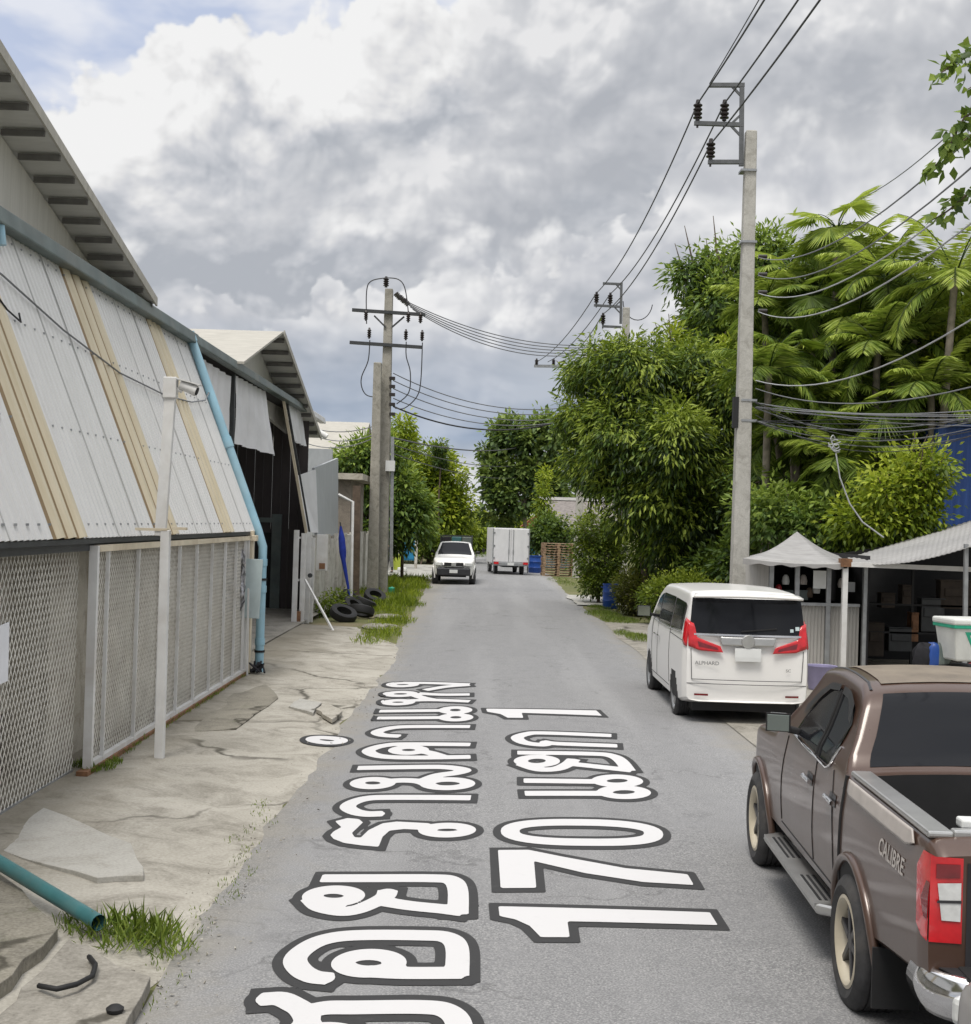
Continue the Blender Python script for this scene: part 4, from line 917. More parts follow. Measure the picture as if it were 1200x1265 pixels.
# ------------------------------------------------------------------ vehicles
class Car:
    """side view (ztop, zbot), plan half width and a tumblehome curve give one closed body skin"""
    def __init__(s, ztop, zbot, wp, sec, y0, y1, ny=90, rr=.10, lean=None, bulge=.0, crown=.03, nose=0.12, bed=None):
        s.bed = bed; s.ztop, s.zbot, s.wp, s.sec, s.y0, s.y1, s.ny, s.rr = ztop, zbot, wp, sec, y0, y1, ny, rr
        s.lean = lean or [(0, 0), (2, 0)]; s.bulge = bulge; s.crown = crown; s.nose = nose
    def w(s, y, z): return sinterp(s.wp, y)*sinterp(s.sec, z)
    def deform(s, x, y, z):
        k = 1-sstep(s.y0, s.y0+.55, y); k2 = sstep(s.y1-.7, s.y1, y)
        wv = sinterp(s.wp, (s.y0+s.y1)/2)
        return (x, y+k*(interp(s.lean, z)+s.bulge*(x/wv)**2)-k2*s.nose*2*(x/wv)**2, z)
    def section(s, y):
        zt, zb = sinterp(s.ztop, y), sinterp(s.zbot, y); r = min(s.rr, (zt-zb)*.3); pts = []
        pts.append((0, zb)); pts.append((s.w(y, zb)*.80, zb)); pts.append((s.w(y, zb)*.96, zb+.02))
        m = 16
        for i in range(m+1): z = lerp(zb+.06, zt-r, i/m); pts.append((s.w(y, z), z))
        xt = s.w(y, zt-r)
        for k in range(1, 5):
            a = k/4*math.pi/2; pts.append((xt-r*(1-math.cos(a)), zt-r+r*math.sin(a)))
        xe = xt-r
        if s.bed and s.bed[0] < y < s.bed[1]: pts += [(s.bed[2], zt+.004), (s.bed[2]-.01, s.bed[3]), (0, s.bed[3])]
        else:
            for k in (.66, .33, 0): pts.append((xe*k, zt+s.crown*(1-k*k)))
        return pts
    def body(s, mat, parent, cutters=(), name='body', cutmat=None, sharp=32, inside=None):
        mb = MB(); secs = []
        ysl = [lerp(s.y0, s.y1, i/s.ny) for i in range(s.ny+1)]
        if s.bed: ysl = sorted([y for y in ysl if min(abs(y-s.bed[0]), abs(y-s.bed[1])) > .012]+[s.bed[0]-.003, s.bed[0]+.003, s.bed[1]-.003, s.bed[1]+.003])
        for y in ysl: secs.append((y, s.section(y)))
        n = len(secs[0][1]); rings = []
        vs = []; fs = []
        for y, sc in secs:
            ringv = [(x, y, z) for x, z in sc]+[(-x, y, z) for x, z in reversed(sc[1:-1])]
            rings.append(len(vs)); vs += [s.deform(*v) for v in ringv]
        m = 2*n-2
        for a, c in zip(rings, rings[1:]):
            for j in range(m): fs.append((a+j, a+(j+1) % m, c+(j+1) % m, c+j))
        for base in (rings[0], rings[-1]):       # end caps in horizontal strips
            for j in range(0, n-1):
                a, c = base+j, base+j+1; d_, e = base+(m-j) % m, base+(m-j-1) % m
                if j == 0: fs.append((a, c, e))
                elif j == n-2: fs.append((a, c, d_))
                else: fs.append((a, c, e, d_))
        mb.add(vs, fs)
        o = mb.build(name, mat if cutmat is None else [mat, cutmat], parent)
        objs = []
        for cm in cutters:
            c = cm.build('cutter', cutmat or mat, None); objs.append(c)
            md = o.modifiers.new('cut', 'BOOLEAN'); md.object = c; md.operation = 'DIFFERENCE'; md.solver = 'EXACT'
            if hasattr(md, 'material_mode'): md.material_mode = 'TRANSFER'
        if objs:
            dg = bpy.context.evaluated_depsgraph_get(); dg.update()
            me = bpy.data.meshes.new_from_object(o.evaluated_get(dg)); o.modifiers.clear(); o.data = me
            for c in objs: bpy.data.objects.remove(c)
        if inside:
            for p in o.data.polygons:
                if inside(p.center): p.material_index = 1
        me = o.data; me.polygons.foreach_set('use_smooth', [True]*len(me.polygons)); me.set_sharp_from_angle(angle=rad(sharp)); me.name = name
        return o
    def side(s, y, z, out, sgn=-1):
        v = s.deform(sgn*(s.w(y, z)), y, z); return (v[0]+sgn*out, v[1], v[2])
    def side_patch(s, mb, poly, out, sgn=-1, th=None, res=.06):
        """fill an outline given as (y, z) with a skin that follows the body side"""
        ys = [p[0] for p in poly]; lo, hi = min(ys), max(ys); n = max(2, int((hi-lo)/res)); cols = []
        for i in range(n+1):
            y = min(hi-1e-4, max(lo+1e-4, lerp(lo, hi, i/n))); zs = []
            for (ya, za), (yb, zb) in zip(poly, poly[1:]+poly[:1]):
                if (ya <= y < yb) or (yb <= y < ya): zs.append(za+(zb-za)*(y-ya)/(yb-ya))
            if len(zs) >= 2: cols.append((y, min(zs), max(zs)))
        k = 6; vs = []; 
        for y, a, c in cols: vs += [s.side(y, lerp(a, c, j/k), out, sgn) for j in range(k+1)]
        mb.add(vs, [(i*(k+1)+j, i*(k+1)+j+1, (i+1)*(k+1)+j+1, (i+1)*(k+1)+j) for i in range(len(cols)-1) for j in range(k)])
    def side_line(s, mb, pts, out, w, sgn=-1, h=None, sub=6):
        q = []
        for a, c in zip(pts, pts[1:]): q += [(lerp(a[0], c[0], i/sub), lerp(a[1], c[1], i/sub)) for i in range(sub)]
        q.append(pts[-1]); mb.tube([s.side(y, z, out, sgn) for y, z in q], w, 6)
    def rear(s, x, z, out=.008):
        v = s.deform(x, s.y0, z); return (v[0], v[1]-out, v[2])
    def rear_patch(s, mb, poly, out=.008, res=.05):
        """outline in (x, z) filled with a skin on the tail"""
        xs = [p[0] for p in poly]; lo, hi = min(xs), max(xs); n = max(2, int((hi-lo)/res)); cols = []
        for i in range(n+1):
            x = min(hi-1e-4, max(lo+1e-4, lerp(lo, hi, i/n))); zs = []
            for (xa, za), (xb, zb) in zip(poly, poly[1:]+poly[:1]):
                if (xa <= x < xb) or (xb <= x < xa): zs.append(za+(zb-za)*(x-xa)/(xb-xa))
            if len(zs) >= 2: cols.append((x, min(zs), max(zs)))
        k = 6; vs = []
        for x, a, c in cols: vs += [s.rear(x, lerp(a, c, j/k), out) for j in range(k+1)]
        mb.add(vs, [(i*(k+1)+j, i*(k+1)+j+1, (i+1)*(k+1)+j+1, (i+1)*(k+1)+j) for i in range(len(cols)-1) for j in range(k)])
    def slope_patch(s, mb, ya, yb, fx, out=.006, nu=14, nv=8):
        """windscreen or back light lying on the sloping top skin between two stations; fx = share of the width"""
        def f(u, v):
            y = lerp(ya, yb, v); zt = sinterp(s.ztop, y); r = min(s.rr, .3); xw = max(.05, (s.w(y, zt-r)-r))*fx; x = lerp(-xw, xw, u); k = abs(x)/max(.05, s.w(y, zt-r)-r)
            z = zt+s.crown*(1-k*k); dz = (sinterp(s.ztop, y+.02)-sinterp(s.ztop, y-.02))/.04; L = math.hypot(1, dz)
            v_ = s.deform(x, y, z); return (v_[0], v_[1]-dz/L*out, v_[2]+out/L)
        mb.grid(f, nu, nv)
def in_arch(c, ys, zc, r): return abs(c.x) > .5 and any(math.hypot(c.y-y, c.z-zc) < r+.012 for y in ys)
def arch_cut(y, z, r, x0, x1): return MB().lathe([(0, x0), (r, x0), (r, x1), (0, x1)], c=(0, y, z), axis='x', n=40)
def wheel(parent, x, y, r, wd, sgn, rim_r, rim, spoke, n=6, style='star'):
    """sgn = outward side (-1 left, 1 right)"""
    o = x; i_ = x-sgn*wd
    def X(t): return lerp(o, i_, t)
    mb = MB(); prof = [(rim_r, X(.06)), (rim_r+.02, X(.02)), (rim_r+(r-rim_r)*.45, X(-.03)), (r-.03, X(.02)), (r-.006, X(.10))]
    for k in range(5): prof += [(r, X(.14+.16*k)), (r, X(.25+.16*k)), (r-.012, X(.26+.16*k)), (r-.012, X(.29+.16*k))]
    prof += [(r-.02, X(.97)), (r-.06, X(1.0)), (rim_r, X(.98)), (rim_r-.005, X(.5)), (rim_r, X(.06))]
    mb.lathe(prof, c=(0, y, r), axis='x', n=44)
    w = mb.build('wheel', M['rubber'], parent, smooth=35)
    mb = MB(); mb.lathe([(rim_r+.008, X(.03)), (rim_r-.012, X(.01)), (rim_r-.03, X(.05)), (rim_r-.05, X(.20)), (rim_r-.06, X(.55))], c=(0, y, r), axis='x', n=40)
    rm = mb.build('rim', rim, w, smooth=35)
    mb = MB(); mb.lathe([(0, X(.58)), (rim_r-.02, X(.58))], c=(0, y, r), axis='x', n=30); mb.build('brake_disc', M['black'], w)
    mb = MB(); mb.lathe([(0, X(.13)), (.05, X(.13)), (.075, X(.2)), (.08, X(.4))], c=(0, y, r), axis='x', n=20)
    for k in range(n):
        a = 2*math.pi*k/n+.3; ca, sa = math.cos(a), math.sin(a)
        for da in ((-.10, .10) if style == 'double' else (0,)):
            a2 = a+da*1.3; p0 = Vector((X(.22), y+.05*math.cos(a), r+.05*math.sin(a))); p1 = Vector((X(.22), y+(rim_r-.03)*math.cos(a2), r+(rim_r-.03)*math.sin(a2)))
            mb.bar(p0, p1, .045 if style != 'double' else .03, .05, up=(1, 0, 0))
    mb.build('spokes', spoke, w, bevel=.006)
    return w
def text_mesh(body, size, mat, name, parent, fn, bold=0.0):
    """short lettering made from the built in font, laid on a surface by fn(x, y) -> point"""
    cu = bpy.data.curves.new('lettering', 'FONT'); cu.body = body; cu.size = size; cu.offset = bold; cu.resolution_u = 3
    to = bpy.data.objects.new('lettering', cu); COL.objects.link(to); dg = bpy.context.evaluated_depsgraph_get(); dg.update()
    me = bpy.data.meshes.new_from_object(to.evaluated_get(dg)); bpy.data.objects.remove(to); bpy.data.curves.remove(cu)
    for v in me.vertices: v.co = Vector(fn(v.co.x, v.co.y))
    me.materials.clear(); me.materials.append(mat); o = bpy.data.objects.new(name, me); link(o, parent); return o

def mirror(parent, p, sg, mat, w, h):
    p = Vector(p); c = p+Vector((sg*(.07+w/2), -.02, .07))
    mb = MB(); mb.bar(p, p+Vector((sg*.10, -.01, .02)), .07, .05); arm = mb.build('mirror_arm', M['black'], parent, bevel=.015)
    R = Matrix.Rotation(sg*rad(12), 3, 'Z')
    mb = MB(); mb.box((0, .035, 0), (w, .10, h)); 
    mb.v = [tuple(R@Vector((v[0]*(1-.25*(v[1] > .05)), v[1], v[2]*(1-.3*(v[1] > .05))))+c) for v in mb.v]; hs = mb.build('mirror', mat, parent, bevel=.035, seg=4, smooth=60)
    mb = MB(); mb.box((0, -.017, -.004), (w*.86, .008, h*.80)); mb.v = [tuple(R@Vector(v)+c) for v in mb.v]; mb.build('mirror_glass', M['mirror'], hs, bevel=.003)
    mb = MB(); mb.box((0, -.0135, 0), (w*.95, .006, h*.92)); mb.v = [tuple(R@Vector(v)+c) for v in mb.v]; mb.build('mirror_frame', M['black'], hs, bevel=.002)
# --- pickups (the brown one seen from behind, the white one from the front)
def pickup(name, label, loc, rz, paint, roof, rim, load=False, hero=True):
    T = thing(name, label, 'pickup truck', loc, rz)
    bedz = 1.34; WY = (.15, 3.45)
    ztop = [(-1.28, 1.27), (-1.18, bedz), (.44, bedz), (.50, bedz+.02), (.66, 1.60), (.80, 1.80), (1.0, 1.865), (1.5, 1.885), (1.95, 1.85), (2.12, 1.72), (2.66, 1.32), (2.82, 1.25), (3.7, 1.17), (4.12, 1.05), (4.24, .88)]
    zbot = [(-1.28, .62), (-.6, .55), (0, .48), (3.2, .46), (3.95, .42), (4.24, .46)]
    wp = [(-1.28, .895), (-1.15, .915), (0, .93), (3.0, .93), (3.6, .925), (4.0, .87), (4.24, .74)]
    sec = [(.4, .955), (.60, .985), (.85, 1.0), (1.05, .995), (1.22, .975), (1.34, .955), (1.5, .88), (1.75, .785), (1.9, .73)]
    car = Car(ztop, zbot, wp, sec, -1.28, 4.24, 110, .07, crown=.035, nose=.10, bed=(-1.15, .41, .75, .81))
    cuts = [arch_cut(y, .40, .475, x0, x1) for y in WY for x0, x1 in ((-1.2, -.55), (.55, 1.2))]
    car.body(paint, T, cuts, 'body', M['black'], inside=lambda c: in_arch(c, WY, .40, .475) or (abs(c.x) < .756 and -1.157 < c.y < .417 and .80 < c.z < 1.30))
    if roof:
        mb = MB(); car.slope_patch(mb, .92, 1.92, .90, .006, 16, 10); mb.build('roof_skin', roof, T, smooth=180)
    for sg in (-1, 1):
        for y in WY:
            wheel(T, sg*.965, y, .395, .27, sg, .265, rim, M['rimdark'] if hero else M['steel'], 6)
            mb = MB(); mb.tube([car.side(y+.49*math.cos(a), .40+.49*math.sin(a), .004, sg) for a in [rad(d) for d in range(-12, 193, 8)]], .030, 8); mb.build('wheel_flare', paint, T, smooth=60)
        # side glass, one pane per door
        for nm, po in (('window', [(2.12, 1.35), (2.10, 1.42), (1.86, 1.64), (1.62, 1.75), (1.34, 1.77), (1.34, 1.31)]), ('window', [(1.28, 1.305), (1.28, 1.765), (1.05, 1.755), (.89, 1.70), (.83, 1.60), (.92, 1.36), (1.0, 1.30)])):
            mb = MB(); car.side_patch(mb, po, .006, sg); mb.build(nm, M['glass'], T, smooth=180)
        mb = MB(); car.side_line(mb, [(1.34, 1.76), (1.34, 1.31)], .006, .014, sg); car.side_line(mb, [(1.28, 1.76), (1.28, 1.31)], .006, .012, sg); mb.build('door_pillar', M['black'], T)
        mb = MB(); car.side_line(mb, [(2.18, 1.33), (1.8, 1.305), (1.02, 1.28), (.93, 1.31), (.84, 1.45)], .006, .011, sg); mb.build('chrome_strip', M['chrome'], T, smooth=60)
        mb = MB(); car.side_patch(mb, [(2.08, 1.56), (1.86, 1.69), (1.62, 1.785), (1.36, 1.80), (1.36, 1.755), (1.62, 1.735), (1.86, 1.63), (2.08, 1.48)], .022, sg); car.side_patch(mb, [(1.27, 1.80), (1.06, 1.79), (.87, 1.72), (.83, 1.60), (.89, 1.62), (1.06, 1.735), (1.27, 1.75)], .022, sg); mb.build('rain_visor', M['rimdark'], T, smooth=180)
        # shut lines
        mb = MB()
        for ln in ([(2.34, 1.28), (2.44, .95), (2.44, .62)], [(1.31, 1.28), (1.28, .60)], [(.82, 1.30), (.74, 1.12), (.66, .85), (.64, .60)], [(2.44, .60), (.62, .58)]): car.side_line(mb, ln, .0005, .005, sg)
        mb.build('shut_line', M['black'], T)
        mb = MB(); car.side_line(mb, [(.475, 1.33), (.47, 1.0), (.47, .60)], .001, .013, sg); mb.build('cab_gap', M['black'], T)
        for yh in (1.44, .74):
            mb = MB(); car.side_line(mb, [(yh+.11, 1.125), (yh-.11, 1.12)], .028, .018, sg); h = mb.build('door_handle', M['chrome'], T, smooth=60)
            mb = MB(); car.side_patch(mb, [(yh+.09, 1.165), (yh-.09, 1.165), (yh-.09, 1.085), (yh+.09, 1.085)], .004, sg); mb.build('handle_cup', M['rimdark'], h)
        mirror(T, Vector(car.side(2.02, 1.36, 0, sg)), sg, M['chrome'] if hero else M['black'], .19, .15)
        # step board
        mb = MB(); xs = sg*.97; mb.tube([(sg*.86, 2.78, .40), (xs, 2.71, .40), (xs, .78, .40), (sg*.86, .71, .40)], .035, 8); mb.box((sg*.92, 1.74, .425), (.17, 1.9, .022)); st = mb.build('side_step', M['satin'], T, smooth=40)
        for yc in (1.16, 2.26):
            mb = MB(); mb.box((sg*.915, yc, .4375), (.10, .64, .004)); tr = mb.build('tread', M['satin'], st)
            for k_ in range(3): mb.box((sg*(.875+.04*k_), yc, .4405), (.018, .62, .006))
            tr.data.materials.append(M['black']); 
            bpy.data.objects.remove(tr); mb.m = [0]*6+[1]*18; tr = mb.build('tread', [M['satin'], M['black']], st)
        # bed rail cap and moulding
        mb = MB(); mb.box((sg*.815, -.37, bedz+.012), (.13, 1.62, .035)); mb.build('bed_rail', M['satin'], T, bevel=.012)
        mb = MB(); car.side_patch(mb, [(.36, 1.33), (.36, 1.255), (.30, 1.235), (-.92, 1.235), (-1.02, 1.27), (-1.0, 1.33)], .014, sg); mb.build('rail_moulding', M['letterpale'] if hero else paint, T, smooth=180, solid=.01)
        # mud flap, tail lamp
        mb = MB(); mb.box((sg*.80, -.38, .36), (.26, .02, .34)); mb.build('mud_flap', M['black'], T)
        mb = MB(); car.side_patch(mb, [(-1.279, 1.27), (-1.12, 1.27), (-1.09, 1.18), (-1.11, 1.0), (-1.17, .87), (-1.279, .85)], .006, sg)
        car.rear_patch(mb, sorted_poly([(sg*.895, 1.27), (sg*.735, 1.265), (sg*.735, .845), (sg*.895, .85)]), .006); tl = mb.build('tail_lamp', M['redlamp'], T, smooth=60)
        mb = MB(); car.rear_patch(mb, [(sg*.86, 1.14), (sg*.745, 1.145), (sg*.745, .955), (sg*.855, .96)], .012, .02); rl = mb.build('reversing_lens', M['clearlamp'], tl, smooth=60)
        mb = MB(); car.rear_patch(mb, [(sg*.862, 1.058), (sg*.742, 1.06), (sg*.742, 1.046), (sg*.862, 1.044)], .016, .02); mb.build('lens_divider', M['rimdark'], tl)
        mb = MB(); car.rear_patch(mb, [(sg*.868, 1.235), (sg*.75, 1.235), (sg*.75, 1.17), (sg*.868, 1.165)], .010, .02); mb.build('inner_lens', M['reddark'], tl, smooth=60)
        mb = MB(); car.side_patch(mb, [(-1.275, 1.14), (-1.21, 1.14), (-1.20, 1.05), (-1.21, .96), (-1.275, .96)], .010, sg); mb.build('inner_lens', M['reddark'], tl, smooth=60)
        # front lamps
        mb = MB(); mb.box((sg*.66, 4.13, .93), (.34, .16, .16), rot=Matrix.Rotation(-sg*rad(28), 3, 'Z')); mb.build('headlamp', M['clearlamp'], T, bevel=.03)
    mb = MB(); car.slope_patch(mb, 1.98, 2.68, .93, .006); mb.build('windscreen', M['glass'], T, smooth=180)
    mb = MB(); car.slope_patch(mb, .515, .80, .90, .006, 14, 10); mb.build('back_window', M['glass'], T, smooth=180)
    # roof rail lines
    for sg in (-1, 1):
        mb = MB(); mb.tube([(sg*(car.w(y, sinterp(ztop, y)-.07)-.065), y, sinterp(ztop, y)-.004) for y in np.linspace(.85, 2.0, 10)], .012, 6); mb.build('roof_seam', M['rimdark'], T)
    # tail: tailgate seam, handle, bumper
    mb = MB(); mb.box((0, -1.385, .60), (1.40, .14, .20)); mb.box((0, -1.37, .72), (1.5, .2, .03)); mb.build('step_bumper', M['black'], T, bevel=.02)
    for sg in (-1, 1):
        mb = MB(); 
        def bump_(u, v, sg=sg):
            a = lerp(-.15, 1.70, u); rx, ry = .26, .24; x = .62+rx*math.sin(min(a, 1.57)); y = -1.20-ry*math.cos(min(a, 1.57)); zz = lerp(.50, .72, v); bl = .045*math.sin(v*math.pi)
            if a > 1.57: y += (a-1.57)*1.2
            return (sg*(x+bl*math.sin(min(a, 1.57))), y-bl*math.cos(min(a, 1.57)), zz)
        mb.grid(bump_, 14, 8); b_ = mb.build('bumper_corner', M['chrome'] if hero else M['black'], T, smooth=180, solid=.012)
        mb = MB(); mb.add([(sg*.55, -1.2, .722), (sg*.88, -1.18, .722), (sg*.80, -1.38, .722), (sg*.55, -1.44, .722)], [(0, 1, 2, 3)]); mb.build('bumper_step', M['rimdark'], b_, solid=.006)
    mb = MB(); car.rear_patch(mb, [(-.715, 1.24), (.715, 1.24), (.715, .70), (-.715, .70)], .006); mb.build('tailgate', M['interior'] if hero else paint, T, smooth=180)
    mb = MB(); mb.box((0, -1.305, .98), (.34, .03, .12)); mb.build('tailgate_handle', M['chrome'], T, bevel=.01)
    mb = MB(); mb.box((0, -1.298, .80), (.36, .012, .15)); mb.build('number_plate', M['plate'], T)
    # nose
    mb = MB(); mb.box((0, 4.205, .90), (.86, .10, .22)); gr = mb.build('grille', M['black'], T, bevel=.02)
    mb = MB(); mb.box((0, 4.26, .93), (.22, .02, .14)); mb.build('emblem_plate', M['chrome'], gr, bevel=.02)
    mb = MB(); mb.bar((-.42, 4.258, .83), (.42, 4.258, .83), .02, .02); mb.build('grille_bar', M['chrome'], gr)
    mb = MB(); mb.box((0, 4.19, .60), (1.50, .22, .34)); mb.build('front_bumper', M['rimdark'] if not hero else paint, T, bevel=.05)
    mb = MB(); mb.box((0, 4.306, .62), (.36, .012, .15)); mb.build('number_plate', M['plate'], T)
    mb = MB(); mb.box((0, 3.3, .42), (1.1, 1.0, .14)); mb.box((0, .6, .42), (.9, 3.0, .12)); mb.tube([(-.8, .15, .395), (.8, .15, .395)], .06, 8); mb.build('chassis', M['black'], T)
    mb = MB(); mb.bar((0.04, 2.70, 1.32), (.42, 2.44, 1.47), .02, .015); mb.build('wiper', M['black'], T)
    if hero:
        # bed liner ribs and the decal on the flank
        mb = MB()
        for i in range(7): mb.box((-.6+.2*i, -.37, .822), (.07, 1.5, .014))
        mb.build('bed_liner', M['interior'], T)
        mb = MB(); mb.box((0, -1.14, 1.352), (1.5, .07, .05)); mb.build('tailgate_cap', M['satin'], T, bevel=.012)
        text_mesh('CALIBRE', .125, M['letterpale'], 'decal', T, lambda x, y: car.side(-.42-x*1.0, 1.075+y-.02*x, .004, -1), .002)
        mb = MB(); mb.box((-.60, -1.02, 1.385), (.16, .10, .05)); mb.build('rail_end_cap', M['plate'], T, bevel=.012)
    else:
        mb = MB(); mb.bar((-.7, .2, 2.15), (.7, .2, 2.15), .05, .05); mb.bar((-.7, -1.0, 2.15), (.7, -1.0, 2.15), .05, .05)
        for sg in (-1, 1): mb.bar((sg*.74, .25, 1.34), (sg*.74, .25, 2.18), .05, .05, up=(0, 1, 0)); mb.bar((sg*.74, -1.05, 1.34), (sg*.74, -1.05, 2.18), .05, .05, up=(0, 1, 0)); mb.bar((sg*.74, -1.05, 2.15), (sg*.74, .25, 2.15), .05, .05)
        mb.build('load_frame', M['darkmetal'], T)
    return T, car
def sorted_poly(p): return p
root_loc = (3.19, 7.72, 0)
brown, bcar = pickup('pickup_truck', 'dusty brown crew cab pickup with CALIBRE decal parked at the right kerb in the foreground', root_loc, -.040, M['brownpaint'], M['dustroof'], M['rimcream'])
g = G(560, 723, 0)
white, _ = pickup('pickup_truck', 'white pickup facing the camera in the middle of the street', (g.x, g.y+4.2, 0), math.pi, M['whitecar'], None, M['steel'], hero=False)
ld = thing('load_crates', 'dark plastic crates stacked in the bed of the white pickup', 'crates', (g.x, g.y+4.6, 1.36))
for k in range(6):
    mb = MB(); x, z = -.5+.5*(k % 3), .2+.37*(k//3)
    mb.box((x, 0, z), (.46, .8, .34))
    mb.build('crate', [M['interior'], M['tealpipe'], M['gutter']][k % 3], ld, bevel=.02)
mb = MB(); mb.box((0, -.48, .34), (.95, .1, .2)); mb.build('sack', M['letterpale'], ld, bevel=.04)

# --- white people carrier
V = thing('van', 'white people carrier with red L shaped tail lamps parked on the right', 'van', (3.87, 20.0, 0), 0)
vz = [(-.96, 1.80), (-.88, 1.88), (-.5, 1.925), (.8, 1.945), (1.9, 1.92), (2.35, 1.80), (2.95, 1.36), (3.2, 1.20), (3.7, 1.10), (3.95, .98), (4.04, .80)]
van = Car(vz, [(-.96, .34), (-.5, .27), (0, .24), (3.2, .24), (3.8, .24), (4.04, .3)],
          [(-.96, .875), (-.80, .925), (-.3, .935), (3.0, .93), (3.5, .91), (3.85, .83), (4.04, .68)],
          [(.2, .965), (.45, .99), (.8, 1.0), (1.1, .995), (1.28, .975), (1.5, .935), (1.75, .88), (1.95, .83)], -.96, 4.04, 100, .09,
          lean=[(0, .03), (.5, 0), (1.0, .0), (1.30, .03), (1.85, .17), (2, .2)], bulge=.07, crown=.03)
cuts = [arch_cut(y, .33, .375, x0, x1) for y in (0, 3.0) for x0, x1 in ((-1.2, -.6), (.6, 1.2))]
van.body(M['whitecar'], V, cuts, 'body', M['black'], inside=lambda c: in_arch(c, (0, 3.0), .33, .375))
for sg in (-1, 1):
    for y in (0, 3.0): wheel(V, sg*.925, y, .345, .22, sg, .245, M['steel'], M['satin'], 5, 'double')
    for po in ([(2.72, 1.34), (2.34, 1.66), (2.10, 1.74), (1.98, 1.76), (1.98, 1.30)], [(1.90, 1.30), (1.90, 1.77), (.62, 1.77), (.62, 1.30)], [(.54, 1.30), (.54, 1.765), (-.42, 1.74), (-.62, 1.70), (-.56, 1.34)]):
        mb = MB(); van.side_patch(mb, po, .006, sg); mb.build('window', M['glass'], V, smooth=180)
    mb = MB(); van.side_line(mb, [(2.75, 1.325), (1.9, 1.285), (.6, 1.285), (-.6, 1.32)], .008, .012, sg); mb.build('chrome_strip', M['chrome'], V)
    mb = MB()
    for ln in ([(1.95, 1.75), (1.95, .40)], [(.58, 1.75), (.56, .9), (.50, .45)], [(2.62, 1.3), (2.66, .9), (2.6, .45)], [(2.6, .40), (.5, .40)], [(.55, 1.22), (-.78, 1.20)]): van.side_line(mb, ln, .0005, .005, sg)
    mb.build('shut_line', M['black'], V)
    for yh in (2.12, 1.70): mb = MB(); van.side_line(mb, [(yh+.11, 1.06), (yh-.11, 1.06)], .026, .017, sg); mb.build('door_handle', M['chrome'], V)
    mirror(V, Vector(van.side(2.60, 1.34, 0, sg)), sg, M['whitecar'], .24, .20)
    # tail lamp: upright on the corner plus arm running inboard
    mb = MB(); van.side_patch(mb, [(-.955, 1.50), (-.80, 1.54), (-.74, 1.48), (-.80, 1.20), (-.90, 1.13), (-.955, 1.13)], .012, sg)
    van.rear_patch(mb, [(sg*.862, 1.50), (sg*.77, 1.46), (sg*.74, 1.27), (sg*.40, 1.15), (sg*.36, 1.06), (sg*.70, 1.08), (sg*.862, 1.14)], .014, .02); tl = mb.build('tail_lamp', M['redlamp'], V, smooth=60, solid=.01)
    mb = MB(); van.rear_patch(mb, [(sg*.73, 1.215), (sg*.44, 1.125), (sg*.43, 1.095), (sg*.72, 1.14)], .024, .02); mb.build('lamp_bar', M['reddark'], tl)
    mb = MB(); van.rear_patch(mb, [(sg*.76, .455), (sg*.56, .455), (sg*.56, .425), (sg*.76, .425)], .012); mb.build('reflector', M['reddark'], V)
mb = MB(); van.rear_patch(mb, [(-.845, 1.33), (-.80, 1.84), (.80, 1.84), (.845, 1.33)], .008); bw_ = mb.build('back_window', M['glass'], V, smooth=180)
for pl_ in ([(.70, 1.40), (.70, 1.455), (.76, 1.455), (.76, 1.40)], [(.62, 1.375), (.62, 1.42), (.67, 1.42), (.67, 1.375)]): mb = MB(); van.rear_patch(mb, pl_, .012, .02); mb.build('window_sticker', M['signgrey'], bw_)
mb = MB(); mb.bar(Vector(van.rear(-.1, 1.37, .02)), Vector(van.rear(.42, 1.42, .02)), .02, .02); mb.build('wiper', M['black'], bw_)
mb = MB(); mb.grid(lambda u, v: (lerp(-.80, .80, u)*(1-.05*v), -.86-.13*(1-v)+.10*abs(2*u-1)**2.5, 1.875+.035*v-.02*abs(2*u-1)**2), 20, 4); mb.build('roof_spoiler', M['whitecar'], V, smooth=180, solid=.035)
mb = MB(); van.rear_patch(mb, [(-.78, 1.30), (-.78, 1.325), (.78, 1.325), (.78, 1.30)], .014); mb.build('chrome_strip', M['chrome'], V, solid=.01)
mb = MB(); van.rear_patch(mb, [(-.37, 1.16), (-.42, 1.285), (.42, 1.285), (.37, 1.16)], .012); mb.build('garnish_panel', M['satin'], V, smooth=180, solid=.01)
mb = MB(); mb.lathe([(0, 0), (.09, 0), (.10, .012), (.0, .014)], axis='y', n=24, c=Vector(van.rear(0, 1.225, .035))); mb.build('emblem', M['satin'], V)
mb = MB(); van.rear_patch(mb, [(-.19, .94), (-.19, 1.13), (.19, 1.13), (.19, .94)], .016); mb.build('number_plate', M['plate'], V)
mb = MB()
for pts in ([(-.82, 1.10), (-.80, .66), (.80, .66), (.82, 1.10)], [(-.87, .60), (.87, .60)]):
    q = []
    for a, c in zip(pts, pts[1:]): q += [van.rear(lerp(a[0], c[0], i/8), lerp(a[1], c[1], i/8), .0) for i in range(9)]
    mb.tube(q, .005, 5)
mb.build('shut_line', M['rimdark'], V)
text_mesh('ALPHARD', .075, M['badge'], 'badge', V, lambda x, y: van.rear(-.76+x*1.05, .875+y, .006), .001)
text_mesh('SC', .06, M['badge'], 'badge', V, lambda x, y: van.rear(.56+x*1.1, .80+y, .006), .001)
mb = MB(); mb.box((0, 1.5, .24), (1.5, 4.4, .12)); mb.build('underbody', M['black'], V)
mb = MB(); van.slope_patch(mb, 2.0, 2.92, .95, .006); mb.build('windscreen', M['glass'], V, smooth=180)
